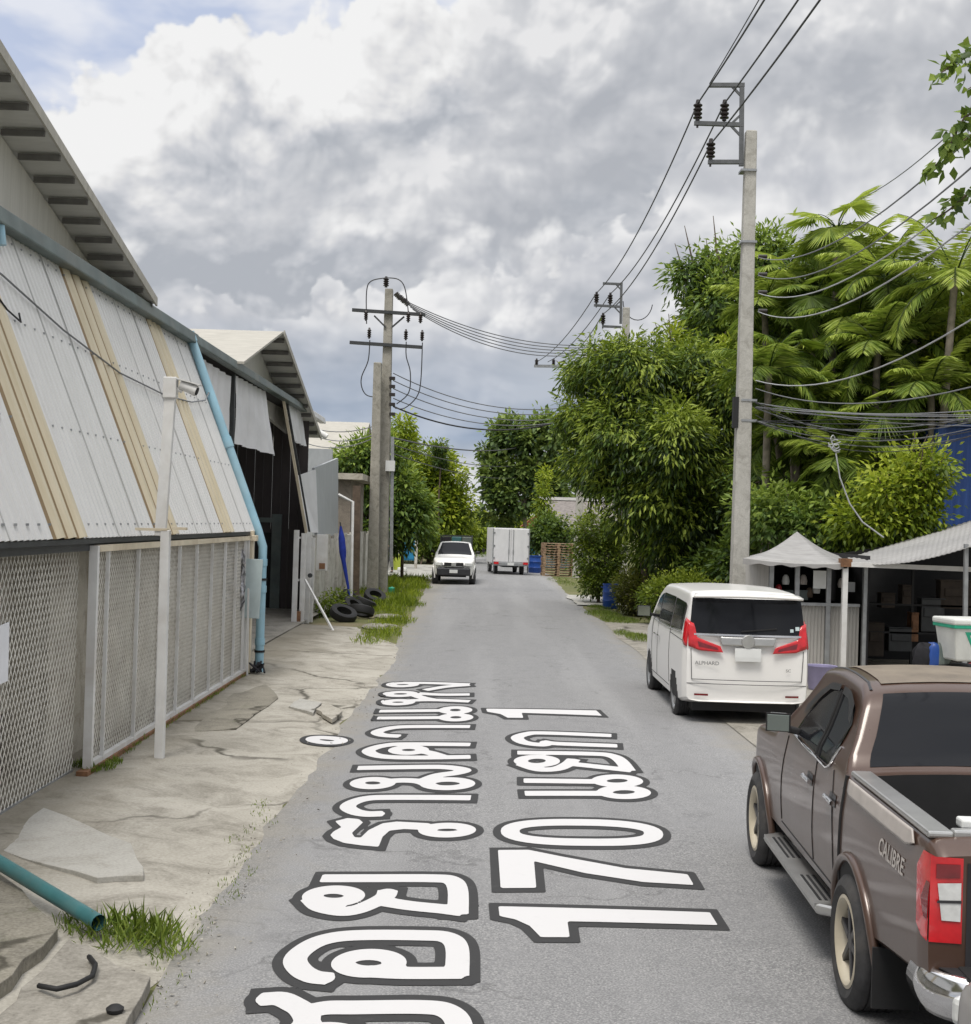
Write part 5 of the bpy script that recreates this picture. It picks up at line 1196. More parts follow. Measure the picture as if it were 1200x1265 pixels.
for sg in (-1, 1): mb = MB(); mb.box((sg*.62, 3.93, .80), (.34, .14, .14), rot=Matrix.Rotation(-sg*rad(25), 3, 'Z')); mb.build('headlamp', M['clearlamp'], V, bevel=.03)
mb = MB(); mb.box((0, 4.0, .62), (.9, .08, .36)); mb.build('grille', M['chrome'], V, bevel=.02)

# --- grey hatchback just behind the brown pickup, only its front corner shows
H = thing('car', 'grey beige car whose front corner shows behind the brown pickup at bottom right', 'car', (2.86, 2.60, 0), -.02)
hz = [(-.75, 1.0), (-.6, 1.3), (0, 1.55), (1.0, 1.60), (1.5, 1.48), (2.3, 1.08), (2.5, 1.02), (3.1, .95), (3.42, .82), (3.50, .70)]
hat = Car(hz, [(-.75, .35), (0, .22), (3.0, .22), (3.5, .28)], [(-.75, .78), (-.4, .86), (0, .87), (2.6, .87), (3.1, .84), (3.38, .70), (3.50, .52)],
          [(.2, .95), (.5, 1.0), (.8, .99), (1.0, .96), (1.3, .82), (1.6, .68)], -.75, 3.50, 70, .09, crown=.03, nose=.12)
hat.body(M['silvercar'], H, [arch_cut(y, .31, .35, x0, x1) for y in (0, 2.6) for x0, x1 in ((-1.2, -.55), (.55, 1.2))], 'body', M['black'], inside=lambda c: in_arch(c, (0, 2.6), .31, .35))
for sg in (-1, 1):
    for y in (0, 2.6): wheel(H, sg*.855, y, .31, .2, sg, .21, M['steel'], M['satin'], 5)
    mb = MB(); hat.side_patch(mb, [(2.05, 1.06), (1.3, 1.42), (.6, 1.46), (.6, 1.02)], .006, sg); hat.side_patch(mb, [(.54, 1.02), (.54, 1.46), (-.2, 1.36), (-.4, 1.1)], .006, sg); mb.build('window', M['glass'], H, smooth=180)
    mb = MB(); mb.box((sg*.60, 3.27, .72), (.26, .24, .13), rot=Matrix.Rotation(-sg*rad(35), 3, 'Z')); mb.build('headlamp', M['clearlamp'], H, bevel=.03)
    mb = MB(); mb.box((sg*.98, 1.95, 1.10), (.16, .09, .13)); mb.build('mirror', M['silvercar'], H, bevel=.03)
mb = MB(); hat.slope_patch(mb, 1.42, 2.36, .93, .006); mb.build('windscreen', M['glass'], H, smooth=180)
mb = MB(); mb.box((0, 3.36, .45), (.8, .10, .2)); mb.build('grille', M['black'], H, bevel=.02)

# --- small box truck, seen from behind
g = G(632, 711, 0)
B = thing('box_truck', 'small truck with white box body and double rear doors parked on the right', 'truck', (g.x-.05, g.y, 0), rad(6))
mb = MB(); mb.box((0, 1.6, 1.60), (2.02, 3.0, 1.90)); mb.build('box_body', M['aluminium'], B, bevel=.02)
for sg in (-1, 1):
    mb = MB(); mb.box((sg*.49, .085, 1.62), (.94, .03, 1.78)); d_ = mb.build('rear_door', M['aluminium'], B, bevel=.008)
    for hz_ in (.95, 1.6, 2.3): mb = MB(); mb.box((sg*.93, .06, hz_), (.10, .04, .08)); mb.build('hinge', M['steel'], d_)
    mb = MB(); mb.bar((sg*.985, .075, .68), (sg*.985, .075, 2.54), .05, .05, up=(0, 1, 0)); mb.build('door_frame', M['steel'], B)
    mb = MB(); mb.tube([(sg*.12, .06, .76), (sg*.12, .06, 2.48)], .02, 6); mb.box((sg*.12, .045, 1.3), (.06, .03, .2)); mb.build('lock_rod', M['steel'], d_)
    mb = MB(); mb.box((sg*.80, .02, .66), (.26, .06, .12)); mb.build('tail_lamp', M['redlamp'], B)
    for y in (1.0, 3.9): wheel(B, sg*.82, y, .32, .2, sg, .2, M['steel'], M['steel'], 5)
    mb = MB(); mb.box((sg*1.0, .6, .36), (.04, .05, .5)); mb.build('mud_flap', M['black'], B)
mb = MB(); mb.box((0, .10, .60), (1.9, .14, .16)); mb.build('rear_bumper', M['steel'], B, bevel=.01)
mb = MB(); mb.box((0, .02, .62), (.36, .02, .15)); mb.build('number_plate', M['plate'], B)
mb = MB(); mb.box((0, 2.4, .52), (.9, 4.6, .16)); mb.build('chassis', M['black'], B)
cabz = [(2.95, 1.60), (3.1, 1.66), (3.8, 1.68), (4.1, 1.56), (4.5, 1.12), (5.0, 1.0), (5.2, .8)]
cab = Car(cabz, [(2.95, .45), (5.2, .42)], [(2.95, .80), (4.6, .82), (5.0, .76), (5.2, .62)], [(.4, .97), (.8, 1.0), (1.1, .96), (1.65, .78)], 2.95, 5.2, 40, .07)
cab.body(M['whitecar'], B, [arch_cut(3.9, .31, .37, a, c) for a, c in ((-1.2, -.5), (.5, 1.2))], 'cab', M['black'], inside=lambda c: in_arch(c, (3.9,), .31, .37))
for sg in (-1, 1):
    mb = MB(); cab.side_patch(mb, [(4.35, 1.16), (4.0, 1.5), (3.3, 1.54), (3.3, 1.12)], .006, sg); mb.build('window', M['glass'], B)
    mb = MB(); mb.box((sg*1.06, 4.3, 1.22), (.14, .06, .22)); mb.bar((sg*.78, 4.3, 1.2), (sg*1.02, 4.3, 1.2), .03); mb.build('mirror', M['black'], B)
# ------------------------------------------------------------------ utility poles and cables
def insulator(mb, p, h=.34, r=.075):
    p = Vector(p)
    prof = [(0.0, 0), (r*.6, 0), (r*.6, .05)]
    for k in range(4): z = .06+k*(h-.1)/4; prof += [(r*1.25, z), (r*1.25, z+.02), (r*.7, z+.05)]
    prof += [(r*.5, h), (0, h)]; mb.lathe(prof, c=tuple(p), n=12)
def pole(name, label, base, top, w0, w1, mat, group=None):
    T = thing(name, label, 'utility pole', base, 0, group); d = Vector(top)-Vector(base)
    mb = MB(); h0, h1 = w0/2, w1/2
    mb.add([(-h0, -h0, 0), (h0, -h0, 0), (h0, h0, 0), (-h0, h0, 0)]+[(d.x+a*h1, d.y+b_*h1, d.z) for a, b_ in ((-1, -1), (1, -1), (1, 1), (-1, 1))],
           [(0, 1, 2, 3), (4, 5, 6, 7), (0, 1, 5, 4), (1, 2, 6, 5), (2, 3, 7, 6), (3, 0, 4, 7)])
    mb.build('shaft', mat, T, bevel=.03)
    return T, d
def hv_bracket(T, top, Y, pts, s):
    """steel F bracket: top arm, mid arm, low arm and three insulators; pts are offsets from the pole top"""
    up0, up1, arm_top, arm_mid, arm_low, i1, i2, i3 = pts
    mb = MB(); mb.bar(up0, up1, .10*s, .08*s, up=(0, 1, 0)); mb.build('riser', M['bracket'], T)
    for a, c in (arm_top, arm_mid, arm_low): mb = MB(); mb.bar(a, c, .09*s, .09*s); mb.build('cross_arm', M['bracket'], T)
    mc = Vector(arm_mid[1])
    for a, c in ((Vector(up1)+Vector((-.28*s, 0, -.02)), Vector(up1)+Vector((0, 0, -.30*s))), (mc+Vector((-.30*s, 0, 0)), mc+Vector((0, 0, -.30*s))), (mc+Vector((-.28*s, 0, 0)), mc+Vector((0, 0, .28*s)))): mb = MB(); mb.bar(a, c, .05*s); mb.build('brace', M['bracket'], T)
    for p in (i1, i2, i3): mb = MB(); insulator(mb, p, .48*s, .085*s); mb.tube([Vector(p)-Vector((0, 0, .16)), Vector(p)], .025, 6); mb.build('insulator', M['porcelain'], T, smooth=40)
Y1 = 30.0
b1 = G(911, 809, 0); b1.y = Y1; b1.x = P(911, 809, Y1).x; t1 = P(928, 162, Y1)
T1, d1 = pole('utility_pole', 'tall pale square concrete utility pole beside the white van', b1, t1, .40, .25, M['pole'])
R1 = lambda px, py: P(px, py, Y1)-b1
hv_bracket(T1, d1, Y1, [R1(916, 205), R1(917, 103), (R1(877, 105), R1(920, 105)), (R1(858, 152), R1(918, 154)), (R1(875, 200), R1(918, 200)), R1(862, 149), R1(895, 149), R1(878, 197)], 1.0)
mb = MB()
for py in (212, 300, 495, 520): p = R1(924, py); mb.box(p, (.36, .36, .05))
mb.build('band', M['steel'], T1)
for py in (318, 340, 362, 385): mb = MB(); mb.tube([R1(936, py)+Vector((0, -.12, 0)), R1(940, py)+Vector((.12, -.12, 0))], .045, 8); mb.build('spool_insulator', M['porcelain'], T1)
mb = MB(); mb.box(R1(912, 510)+Vector((-.08, -.1, 0)), (.12, .16, .7)); mb.build('cable_clamp', M['black'], T1)
Y2 = 53.0
b2 = P(767, 740, Y2); b2.z = 0; t2 = P(774, 380, Y2)
T2, d2 = pole('utility_pole', 'concrete utility pole rising out of the round leafy tree', b2, t2, .42, .27, M['pole'])
R2 = lambda px, py: P(px, py, Y2)-b2
hv_bracket(T2, d2, Y2, [R2(767, 400), R2(768, 349), (R2(745, 350), R2(769, 351)), (R2(734, 377), R2(768, 379)), (R2(744, 403), R2(768, 404)), R2(737, 375), R2(754, 376), R2(745, 401)], 1.0)
mb = MB(); mb.tube([R2(770, 372)+Vector((.6*(1-math.cos(a)), 0, .75*math.sin(a)*-1)) for a in np.linspace(0, 3.0, 14)], .02, 5); mb.build('jumper', M['wire'], T2)
Y3 = 70.0
b3 = P(712, 714, Y3); b3.z = 0; t3 = P(724, 440, Y3)
T3, d3 = pole('utility_pole', 'concrete utility pole foot standing by the pallet stack', b3, t3, .42, .27, M['pole'])
mb = MB(); mb.bar(P(660, 452, Y3)-b3, P(724, 453, Y3)-b3, .14); mb.build('cross_arm', M['steel'], T3)
for px in (663, 684): mb = MB(); insulator(mb, P(px, 452, Y3)-b3, .4, .08); mb.build('insulator', M['porcelain'], T3)
# left pair
YL = 50.0
bl = P(471, 712, YL); bl.z = 0; tl_ = P(481, 357, YL)
TL, dl = pole('utility_pole', 'weathered concrete pole with two cross arms on the left verge', bl, tl_, .50, .30, M['pole_old'])
RL = lambda px, py: P(px, py, YL)-bl
bl2 = P(461, 712, YL-.6); bl2.z = 0
TL2, _d = pole('utility_pole', 'shorter weathered concrete pole strapped left of the taller one', bl2, P(467, 448, YL-.6), .42, .30, M['pole_old'])
for a, c in (((436, 384), (526, 390)), ((433, 424), (522, 430))):
    mb = MB(); mb.bar(RL(*a)+Vector((0, -.24, 0)), RL(*c)+Vector((0, -.24, 0)), .13, .12); mb.build('cross_arm', M['darkmetal'], TL)
mb = MB(); mb.bar(RL(463, 391)+Vector((0, -.2, 0)), RL(477, 405)+Vector((0, -.2, 0)), .06); mb.build('brace', M['darkmetal'], TL); mb = MB(); mb.bar(RL(500, 392)+Vector((0, -.2, 0)), RL(485, 405)+Vector((0, -.2, 0)), .06); mb.build('brace', M['darkmetal'], TL)
for px, py in ((453, 396), (505, 398), (520, 399), (457, 418), (502, 420), (522, 421)):
    mb = MB(); insulator(mb, RL(px, py)+Vector((0, -.28, -.05)), .42, .065); mb.build('insulator', M['porcelain'], TL, smooth=40)
mb = MB(); insulator(mb, RL(477, 355)+Vector((0, 0, 0)), .42, .09); mb.build('insulator', M['porcelain'], TL, smooth=40)
for k in range(3):
    mb = MB(); a = RL(490+5*k, 363+4*k)
    for j in range(4): mb.tube([a+Vector((.05*j-.02, -.1, -.05*j)), a+Vector((.05*j+.005, -.1, -.05*j-.03))], .11, 8)
    mb.build('strain_insulator', M['porcelain'], TL)
mb = MB(); mb.bar(RL(480, 700)+Vector((.12, -.2, 0)), RL(484, 540)+Vector((.05, -.2, 0)), .12, .1, up=(0, 1, 0)); mb.build('riser_pipe', M['steel'], TL)
mb = MB(); mb.box(RL(483, 576)+Vector((0, -.3, 0)), (.35, .2, .4)); mb.build('junction_box', M['plate'], TL)
for k, py in enumerate((468, 478, 488, 500, 512)): mb = MB(); mb.box(RL(482, py)+Vector((.1, -.2, 0)), (.22, .16, .12)); mb.build('spool_insulator', M['porcelain'], TL)
def cable(pts, r, label, mat='wire', group=None, name='cable'):
    mb = MB(); mb.tube(pts, r, 5, False); c = pts[0]; o = mb.build(name, M[mat], loc=tuple(c), smooth=180, recalc=False); return tag(o, label, 'cable', group)
# droppers on the left pole
for i, q in enumerate([[(453, 400), (453, 360), (459, 347), (477, 343)], [(477, 343), (492, 345), (500, 355), (504, 380), (505, 398)],
                       [(457, 420), (455, 445), (447, 465), (447, 478), (453, 488), (466, 491)], [(502, 422), (502, 440), (507, 460), (505, 485), (490, 499)], [(522, 423), (520, 470), (515, 490), (500, 504), (488, 504)]]):
    mb = MB(); ctrl = [tuple(P(px, py, YL-.3)) for px, py in q]
    out = []; qq = [ctrl[0]]+ctrl+[ctrl[-1]]
    for k in range(1, len(qq)-2):
        p0, p1, p2, p3 = [np.array(a) for a in qq[k-1:k+3]]
        for j in range(6): t = j/6; out.append(Vector(.5*((2*p1)+(-p0+p2)*t+(2*p0-5*p1+4*p2-p3)*t*t+(-p0+3*p1-3*p2+p3)*t**3)))
    out.append(Vector(ctrl[-1])); mb.tube([v-bl for v in out], .022, 5, False); mb.build('dropper', M['wire'], TL, smooth=180, recalc=False)
# high voltage lines along the right side
hv = [((862, 128), (737, 362)), ((895, 128), (754, 363)), ((878, 178), (745, 388))]
pole0 = [Vector((4.72, 4.0, 12.0)), Vector((5.25, 4.0, 12.0)), Vector((5.0, 4.0, 11.0))]
for i, (a, c) in enumerate(hv):
    A, C_ = P(a[0], a[1], Y1), P(c[0], c[1], Y2); nm = ['outer left', 'middle', 'lower right'][i]
    cable(sag(pole0[i], A, .35, 20), .019, f'high power line overhead coming towards the camera, {nm} of three', group='power lines over the right verge')
    cable(sag(A, C_, .55, 18), .019, f'power line spanning from near pole to the pole in the tree, {nm} one', group='power lines over the right verge')
    cable(sag(C_, P(663+14*i, 447, Y3), .4, 10), .019, f'far power line beyond the pole in the tree, {nm} of three', group='power lines over the right verge')
cable(sag(P(877, 103, Y1), Vector((4.9, 4, 12.9)), .3, 16), .012, 'thin earth wire from the tip of the near pole bracket, running towards the camera', group='power lines over the right verge')
for i, py in enumerate((318, 340, 362, 385)):
    A = P(937, py, Y1); q = [(1205, 150), (1205, 188), (1205, 213), (1205, 252)][i]; B_ = P(q[0]+120, q[1]-105+8*i, 10.5)
    cable(sag(A, B_, .62, 18), .011, f'low voltage line crossing the palms to the right, {["topmost", "second", "third", "lowest"][i]} of four', 'wiregrey' if i < 2 else 'wirelight', 'low voltage lines by the palms')
cable(sag(P(1062, 246, 36), P(1230, 110, 20), .2, 10), .012, 'thin line leaving the top of the palm to the upper right', 'wiregrey')
cable(sag(P(934, 470, Y1), P(1230, 375, 18), .5, 14), .013, 'single pale line sagging through the palms', 'wirelight')
cable(sag(P(934, 480, Y1), P(1230, 470, 20), .35, 14), .012, 'thin grey line sagging below the pale one in the palms', 'wiregrey')
# telephone cable bundle off the near pole
rnd = random.Random(21)
for k in range(16):
    A = P(934, rnd.choice((497, 503, 512, 520)), Y1-.2); e = P(1240, rnd.uniform(500, 528), 24+rnd.uniform(-.5, .5))
    cable(sag(A+Vector((0, rnd.uniform(-.1, .1), 0)), e, rnd.uniform(.05, .72) if k > 2 else .08, 18), rnd.uniform(.006, .013), 'dark telephone cable in the tangled bundle crossing right from the near pole', rnd.choice(('wire', 'wiregrey', 'wiregrey')), 'tangled telephone cables')
mb = MB()
for k in range(10): mb.tube(sag(Vector((rnd.uniform(-.16, -.05), rnd.uniform(-.05, .05), rnd.uniform(-.12, .15))), Vector((rnd.uniform(.0, .14), rnd.uniform(-.05, .05), rnd.uniform(-.18, .12))), rnd.uniform(-.08, .12), 6), .010, 5)
o = mb.build('cable_coil', M['wirelight'], loc=(0, 0, 0)); o.location = P(1032, 548, 27); tag(o, 'pale spliced knot hanging in the telephone cables', 'cable knot')
pts = [P(1033, 560, 27), P(1038, 590, 27), P(1050, 622, 27), P(1066, 645, 27), P(1092, 664, 27)]; cable(pts, .016, 'white cable dropping from the telephone bundle to the canopy roof', 'wirelight')
# bundle across the street
for i in range(5):
    A = P(498+3*i, 370+3*i, YL); e = P(742, 426+2*i, Y2+1); cable(sag(A, e, .55+.06*i, 20), .020, 'grey high cable of the bundle slung across the street between the poles', 'wiregrey', 'cables slung across the street')
for i, (y0_, y1_) in enumerate(((461, 497), (470, 502), (480, 508), (492, 511), (502, 505))):
    cable(sag(P(486, y0_, YL), P(735, y1_, Y2+2), .75 if i != 4 else .9, 20), .020 if i < 4 else .032, 'grey lower line crossing the street from the weathered pole to the tree' if i < 4 else 'thick black lower cable crossing the street from the weathered pole to the tree', 'wiregrey' if i < 4 else 'wire', 'lower lines across the street' if i < 4 else None)
for i, (a, c) in enumerate((((470, 537), (640, 553)), ((472, 545), (640, 575)), ((474, 556), (640, 590)))):
    cable(sag(P(*a, YL), P(*c, 95), .4, 14), .035 if i == 0 else .02, ['thick black cable running from the weathered pole down the street', 'thin line below the thick black cable down the street', 'lowest thin line down the street'][i])
for i, (a, c, s_) in enumerate((((466, 525), (330, 500), .6), ((466, 535), (360, 522), .5), ((468, 538), (380, 548), .3))):
    cable(sag(P(*a, YL-.6), P(*c, 52+i), s_, 14), .02, ['line sagging from the short pole to the left, upper', 'line sagging from the short pole to the left, middle', 'line sagging from the short pole to the left, lower'][i], 'wiregrey')
# ------------------------------------------------------------------ plants
def leaf_object(name, pos, dirv, nrm, L, Wd, tint, mat, parent=None, loc=None):
    n = len(pos); d = dirv/np.linalg.norm(dirv, axis=1, keepdims=True)
    s = np.cross(d, nrm); s /= (np.linalg.norm(s, axis=1, keepdims=True)+1e-9); u = np.cross(s, d)
    L = L[:, None]; Wd = Wd[:, None]
    v0 = pos; v1 = pos+d*L*.45+s*Wd*.5+u*Wd*.12; v2 = pos+d*L-u*L*.12; v3 = pos+d*L*.45-s*Wd*.5+u*Wd*.12
    V_ = np.stack([v0, v1, v2, v3], 1).reshape(-1, 3)
    if loc is not None: V_ = V_-np.array(loc)
    me = bpy.data.meshes.new(name); me.vertices.add(4*n); me.vertices.foreach_set('co', V_.astype(np.float32).ravel())
    idx = np.arange(n)[:, None]*4+np.array([0, 1, 2, 0, 2, 3]); me.loops.add(6*n); me.loops.foreach_set('vertex_index', idx.ravel().astype(np.int32))
    me.polygons.add(2*n); me.polygons.foreach_set('loop_start', np.arange(2*n, dtype=np.int32)*3)
    me.update(calc_edges=True); me.materials.append(mat)
    a = me.attributes.new('tint', 'FLOAT', 'POINT'); a.data.foreach_set('value', np.repeat(np.clip(tint, 0, 1), 4).astype(np.float32))
    o = bpy.data.objects.new(name, me); link(o, parent)
    if loc is not None and parent is None: o.location = loc
    return o
def unit(n): v = rng.normal(size=(n, 3)); return v/np.linalg.norm(v, axis=1, keepdims=True)
def crown(blobs, nclump, per, L, asp, droop=.5, cr=.35, inner=.5, noise_amt=.25, up_bias=.25):
    """leaf clumps spread through ellipsoids; lighter outside and on top, dark within"""
    vol = np.array([b[3]*b[4]*b[5] for b in blobs])**.75; cnt = rng.multinomial(nclump, vol/vol.sum()); P_, D_, N_, T_ = [], [], [], []
    for b, c in zip(blobs, cnt):
        if c == 0: continue
        u = unit(c); r = inner+(1-inner)*rng.random(c)**.6; r *= 1+rng.normal(0, .12, c)
        ctr = np.array(b[:3])+u*np.array(b[3:6])*r[:, None]; size = cr*(.6+.8*rng.random(c))
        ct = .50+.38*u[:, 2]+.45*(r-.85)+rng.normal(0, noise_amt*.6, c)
        k = per
        off = rng.normal(size=(c, k, 3))*size[:, None, None]*.55; p = ctr[:, None, :]+off
        d = off/size[:, None, None]+u[:, None, :]*.9+rng.normal(size=(c, k, 3))*.45; d[:, :, 2] -= droop; 
        nn = rng.normal(size=(c, k, 3))*.5+u[:, None, :]*.5; nn[:, :, 2] += .8
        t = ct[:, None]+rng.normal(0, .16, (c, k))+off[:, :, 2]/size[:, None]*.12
        P_.append(p.reshape(-1, 3)); D_.append(d.reshape(-1, 3)); N_.append(nn.reshape(-1, 3)); T_.append(t.ravel())
    P_, D_, N_, T_ = map(np.concatenate, (P_, D_, N_, T_)); n = len(P_)
    ok = P_[:, 2] > .05; P_, D_, N_, T_ = P_[ok], D_[ok], N_[ok], T_[ok]; n = len(P_)
    Ls = L*(.65+.7*rng.random(n)); return P_, D_, N_, Ls, Ls*asp, T_
def tree(name, label, base, blobs, mat, nclump, per, L, asp, trunk_r=.16, bark='bark', droop=.5, cr=.35, cat='tree', group=None, inner=.5, limbs=True, trunk_top=None, na=.25):
    base = Vector(base); T = thing(name, label, cat, base, 0, group)
    rb = [(b[0]-base.x, b[1]-base.y, b[2], *b[3:]) for b in blobs]
    if len(rb) > 2:      # ragged outline: smaller masses budding off the big ones
        for b in list(rb):
            for k in range(4):
                u = unit(1)[0]; u[2] = abs(u[2])*.8-.1; q_ = .32+.25*rng.random(); rb.append((b[0]+u[0]*b[3]*.95, b[1]+u[1]*b[4]*.95, max(.3, b[2]+u[2]*b[5]*.95), b[3]*q_, b[4]*q_, b[5]*q_))
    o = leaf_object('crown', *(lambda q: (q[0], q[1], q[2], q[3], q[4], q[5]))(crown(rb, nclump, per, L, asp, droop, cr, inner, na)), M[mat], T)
    mb = MB(); zt = trunk_top or sum(b[2] for b in rb)/len(rb)
    top = Vector((sum(b[0] for b in rb)/len(rb)*.6, sum(b[1] for b in rb)/len(rb)*.6, zt))
    mid = top*.5+Vector((rng.normal()*.12, rng.normal()*.1, 0)); mb.tube([(0, 0, -.05), (mid*.4), mid, top], [trunk_r*1.25, trunk_r, trunk_r*.85, trunk_r*.5], 9)
    mb.build('trunk', M[bark], T, smooth=60)
    if limbs:
        for b in rb[:14]:
            a = mid.lerp(top, rng.random()*.8); c = Vector(b[:3]); m_ = a.lerp(c, .5)+Vector((rng.normal()*.15, rng.normal()*.1, .15)); mb = MB(); mb.tube([a, m_, c, c+(c-m_)*.5], [trunk_r*.5, trunk_r*.34, trunk_r*.2, .012], 7); mb.build('limb', M[bark], T, smooth=60)
    return T
def bl_(px, py, Y, rx, ry, rz): p = P(px, py, Y); return (p.x, p.y, p.z, rx, ry, rz)

# broad leafy tree in the middle right
g = P(806, 740, 41.5); g.z = 0
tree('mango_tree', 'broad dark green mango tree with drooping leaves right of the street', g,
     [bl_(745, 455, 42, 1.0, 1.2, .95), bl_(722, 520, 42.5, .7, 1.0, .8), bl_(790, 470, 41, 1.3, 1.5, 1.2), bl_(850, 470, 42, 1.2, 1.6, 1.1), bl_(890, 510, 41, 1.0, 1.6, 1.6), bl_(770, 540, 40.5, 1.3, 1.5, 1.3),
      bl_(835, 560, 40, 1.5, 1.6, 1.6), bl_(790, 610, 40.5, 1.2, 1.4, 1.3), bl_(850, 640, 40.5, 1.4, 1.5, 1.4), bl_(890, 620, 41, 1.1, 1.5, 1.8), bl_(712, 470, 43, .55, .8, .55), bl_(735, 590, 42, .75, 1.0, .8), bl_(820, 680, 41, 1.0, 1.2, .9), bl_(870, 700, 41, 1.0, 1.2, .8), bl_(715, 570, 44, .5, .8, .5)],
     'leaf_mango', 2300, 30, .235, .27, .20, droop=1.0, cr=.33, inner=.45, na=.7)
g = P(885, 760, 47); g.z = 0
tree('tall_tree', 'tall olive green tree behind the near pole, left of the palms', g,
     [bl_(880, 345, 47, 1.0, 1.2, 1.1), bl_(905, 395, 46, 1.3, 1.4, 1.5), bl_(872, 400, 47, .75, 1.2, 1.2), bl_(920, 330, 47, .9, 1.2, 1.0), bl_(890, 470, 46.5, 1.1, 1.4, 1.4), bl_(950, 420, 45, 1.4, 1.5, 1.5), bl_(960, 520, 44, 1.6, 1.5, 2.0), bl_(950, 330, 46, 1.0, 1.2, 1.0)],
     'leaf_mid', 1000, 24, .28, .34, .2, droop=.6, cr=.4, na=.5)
g = P(868, 760, 38); g.z = 0
tree('young_tree', 'yellow green sapling top showing above the mango crown', P(835, 745, 44).xy.to_3d(), [bl_(830, 428, 44, .35, .4, .55), bl_(880, 470, 43, .7, .8, .8), bl_(905, 445, 43, .5, .6, .5)], 'leaf_bright', 110, 20, .26, .36, .08, cr=.3)

# ---- palms
def frond_leaves(origin, az, el, Lf, curve, nl, ll, lw, tint0, fan=False):
    """points of a frond: rachis curve and the leaflets that hang from it"""
    o = np.array(origin); h = np.array([math.cos(az), math.sin(az), 0]); up = np.array([0, 0, 1.0]); side = np.cross(h, up)
    ts = np.linspace(0, 1, 9); pts = []
    e = el; p = o.copy(); pts.append(p.copy())
    for t in ts[1:]:
        p = p+(h*math.cos(e)+up*math.sin(e))*Lf/8; pts.append(p.copy()); e -= curve/8*(0.5+t)
    pts = np.array(pts); pos, dr, nr, LL, WW, tt = [], [], [], [], [], []
    if fan:
        c = pts[-1]; d0 = pts[-1]-pts[-2]; d0 /= np.linalg.norm(d0); nrm = np.cross(side, d0)
        for a in np.linspace(-2.2, 2.2, nl):
            d = d0*math.cos(a)+side*math.sin(a); d = d-up*.25*abs(math.sin(a*.7)); pos.append(c); dr.append(d); nr.append(nrm+rng.normal(size=3)*.3); LL.append(ll*(1-.25*abs(a)/2.2)*(.9+.2*rng.random())); WW.append(lw); tt.append(tint0+rng.normal(0, .13))
    else:
        for i in range(nl):
            t = .12+.88*i/nl; k = t*8; j = min(7, int(k)); q = pts[j]+(pts[j+1]-pts[j])*(k-j); tg = pts[j+1]-pts[j]; tg = tg/np.linalg.norm(tg); nrm = np.cross(side, tg)
            for s_ in (-1, 1):
                d = side*s_*.95+tg*.65-up*(.35+.3*rng.random())+nrm*.15; pos.append(q); dr.append(d); nr.append(nrm+rng.normal(size=3)*.45)
                LL.append(ll*math.sin(math.pi*(.18+.74*t))*(.85+.3*rng.random())); WW.append(lw); tt.append(tint0+.15*t+rng.normal(0, .14))
    return pts, pos, dr, nr, LL, WW, tt
def palm(label, base, top, nf, Lf, fan, tint, nl=34, ll=.75, lw=.055, name='palm_tree', trunk_r=.10, group=None, stemcurve=.3):
    base = Vector(base); T = thing(name, label, 'palm', base, 0, group); tp = Vector(top)-base
    mb = MB(); m_ = tp*.5+Vector((rng.normal()*stemcurve, rng.normal()*stemcurve, 0)); mb.tube([(0, 0, -.05), m_*.5, m_, (m_+tp)/2, tp], [trunk_r*1.5, trunk_r*1.1, trunk_r, trunk_r*.95, trunk_r*.9], 9); mb.build('trunk', M['barkpale'], T, smooth=60)
    A = [[], [], [], [], [], []]; rb = MB()
    for i in range(nf):
        az = i*2.399+rng.normal()*.2; f = i/nf; el = lerp(1.25, -.35, f**.8)+rng.normal()*.1
        r_ = frond_leaves((tp.x, tp.y, tp.z), az, el, Lf*(.8+.35*rng.random())*(.6 if fan else 1), .9+.9*f, nl, ll, lw, tint+.25*(1-f)-.22*f+rng.normal()*.10, fan)
        rb.tube([Vector(p) for p in r_[0]], .022, 4, False, .007)
        for k in range(6): A[k] += list(r_[k+1])
    leaf_object('frond_leaves', np.array(A[0]), np.array(A[1]), np.array(A[2]), np.array(A[3]), np.array(A[4]), np.array(A[5]), M['leaf_palm'], T)
    rb.build('rachis', M['leaf_palm'], T, recalc=False)
    return T
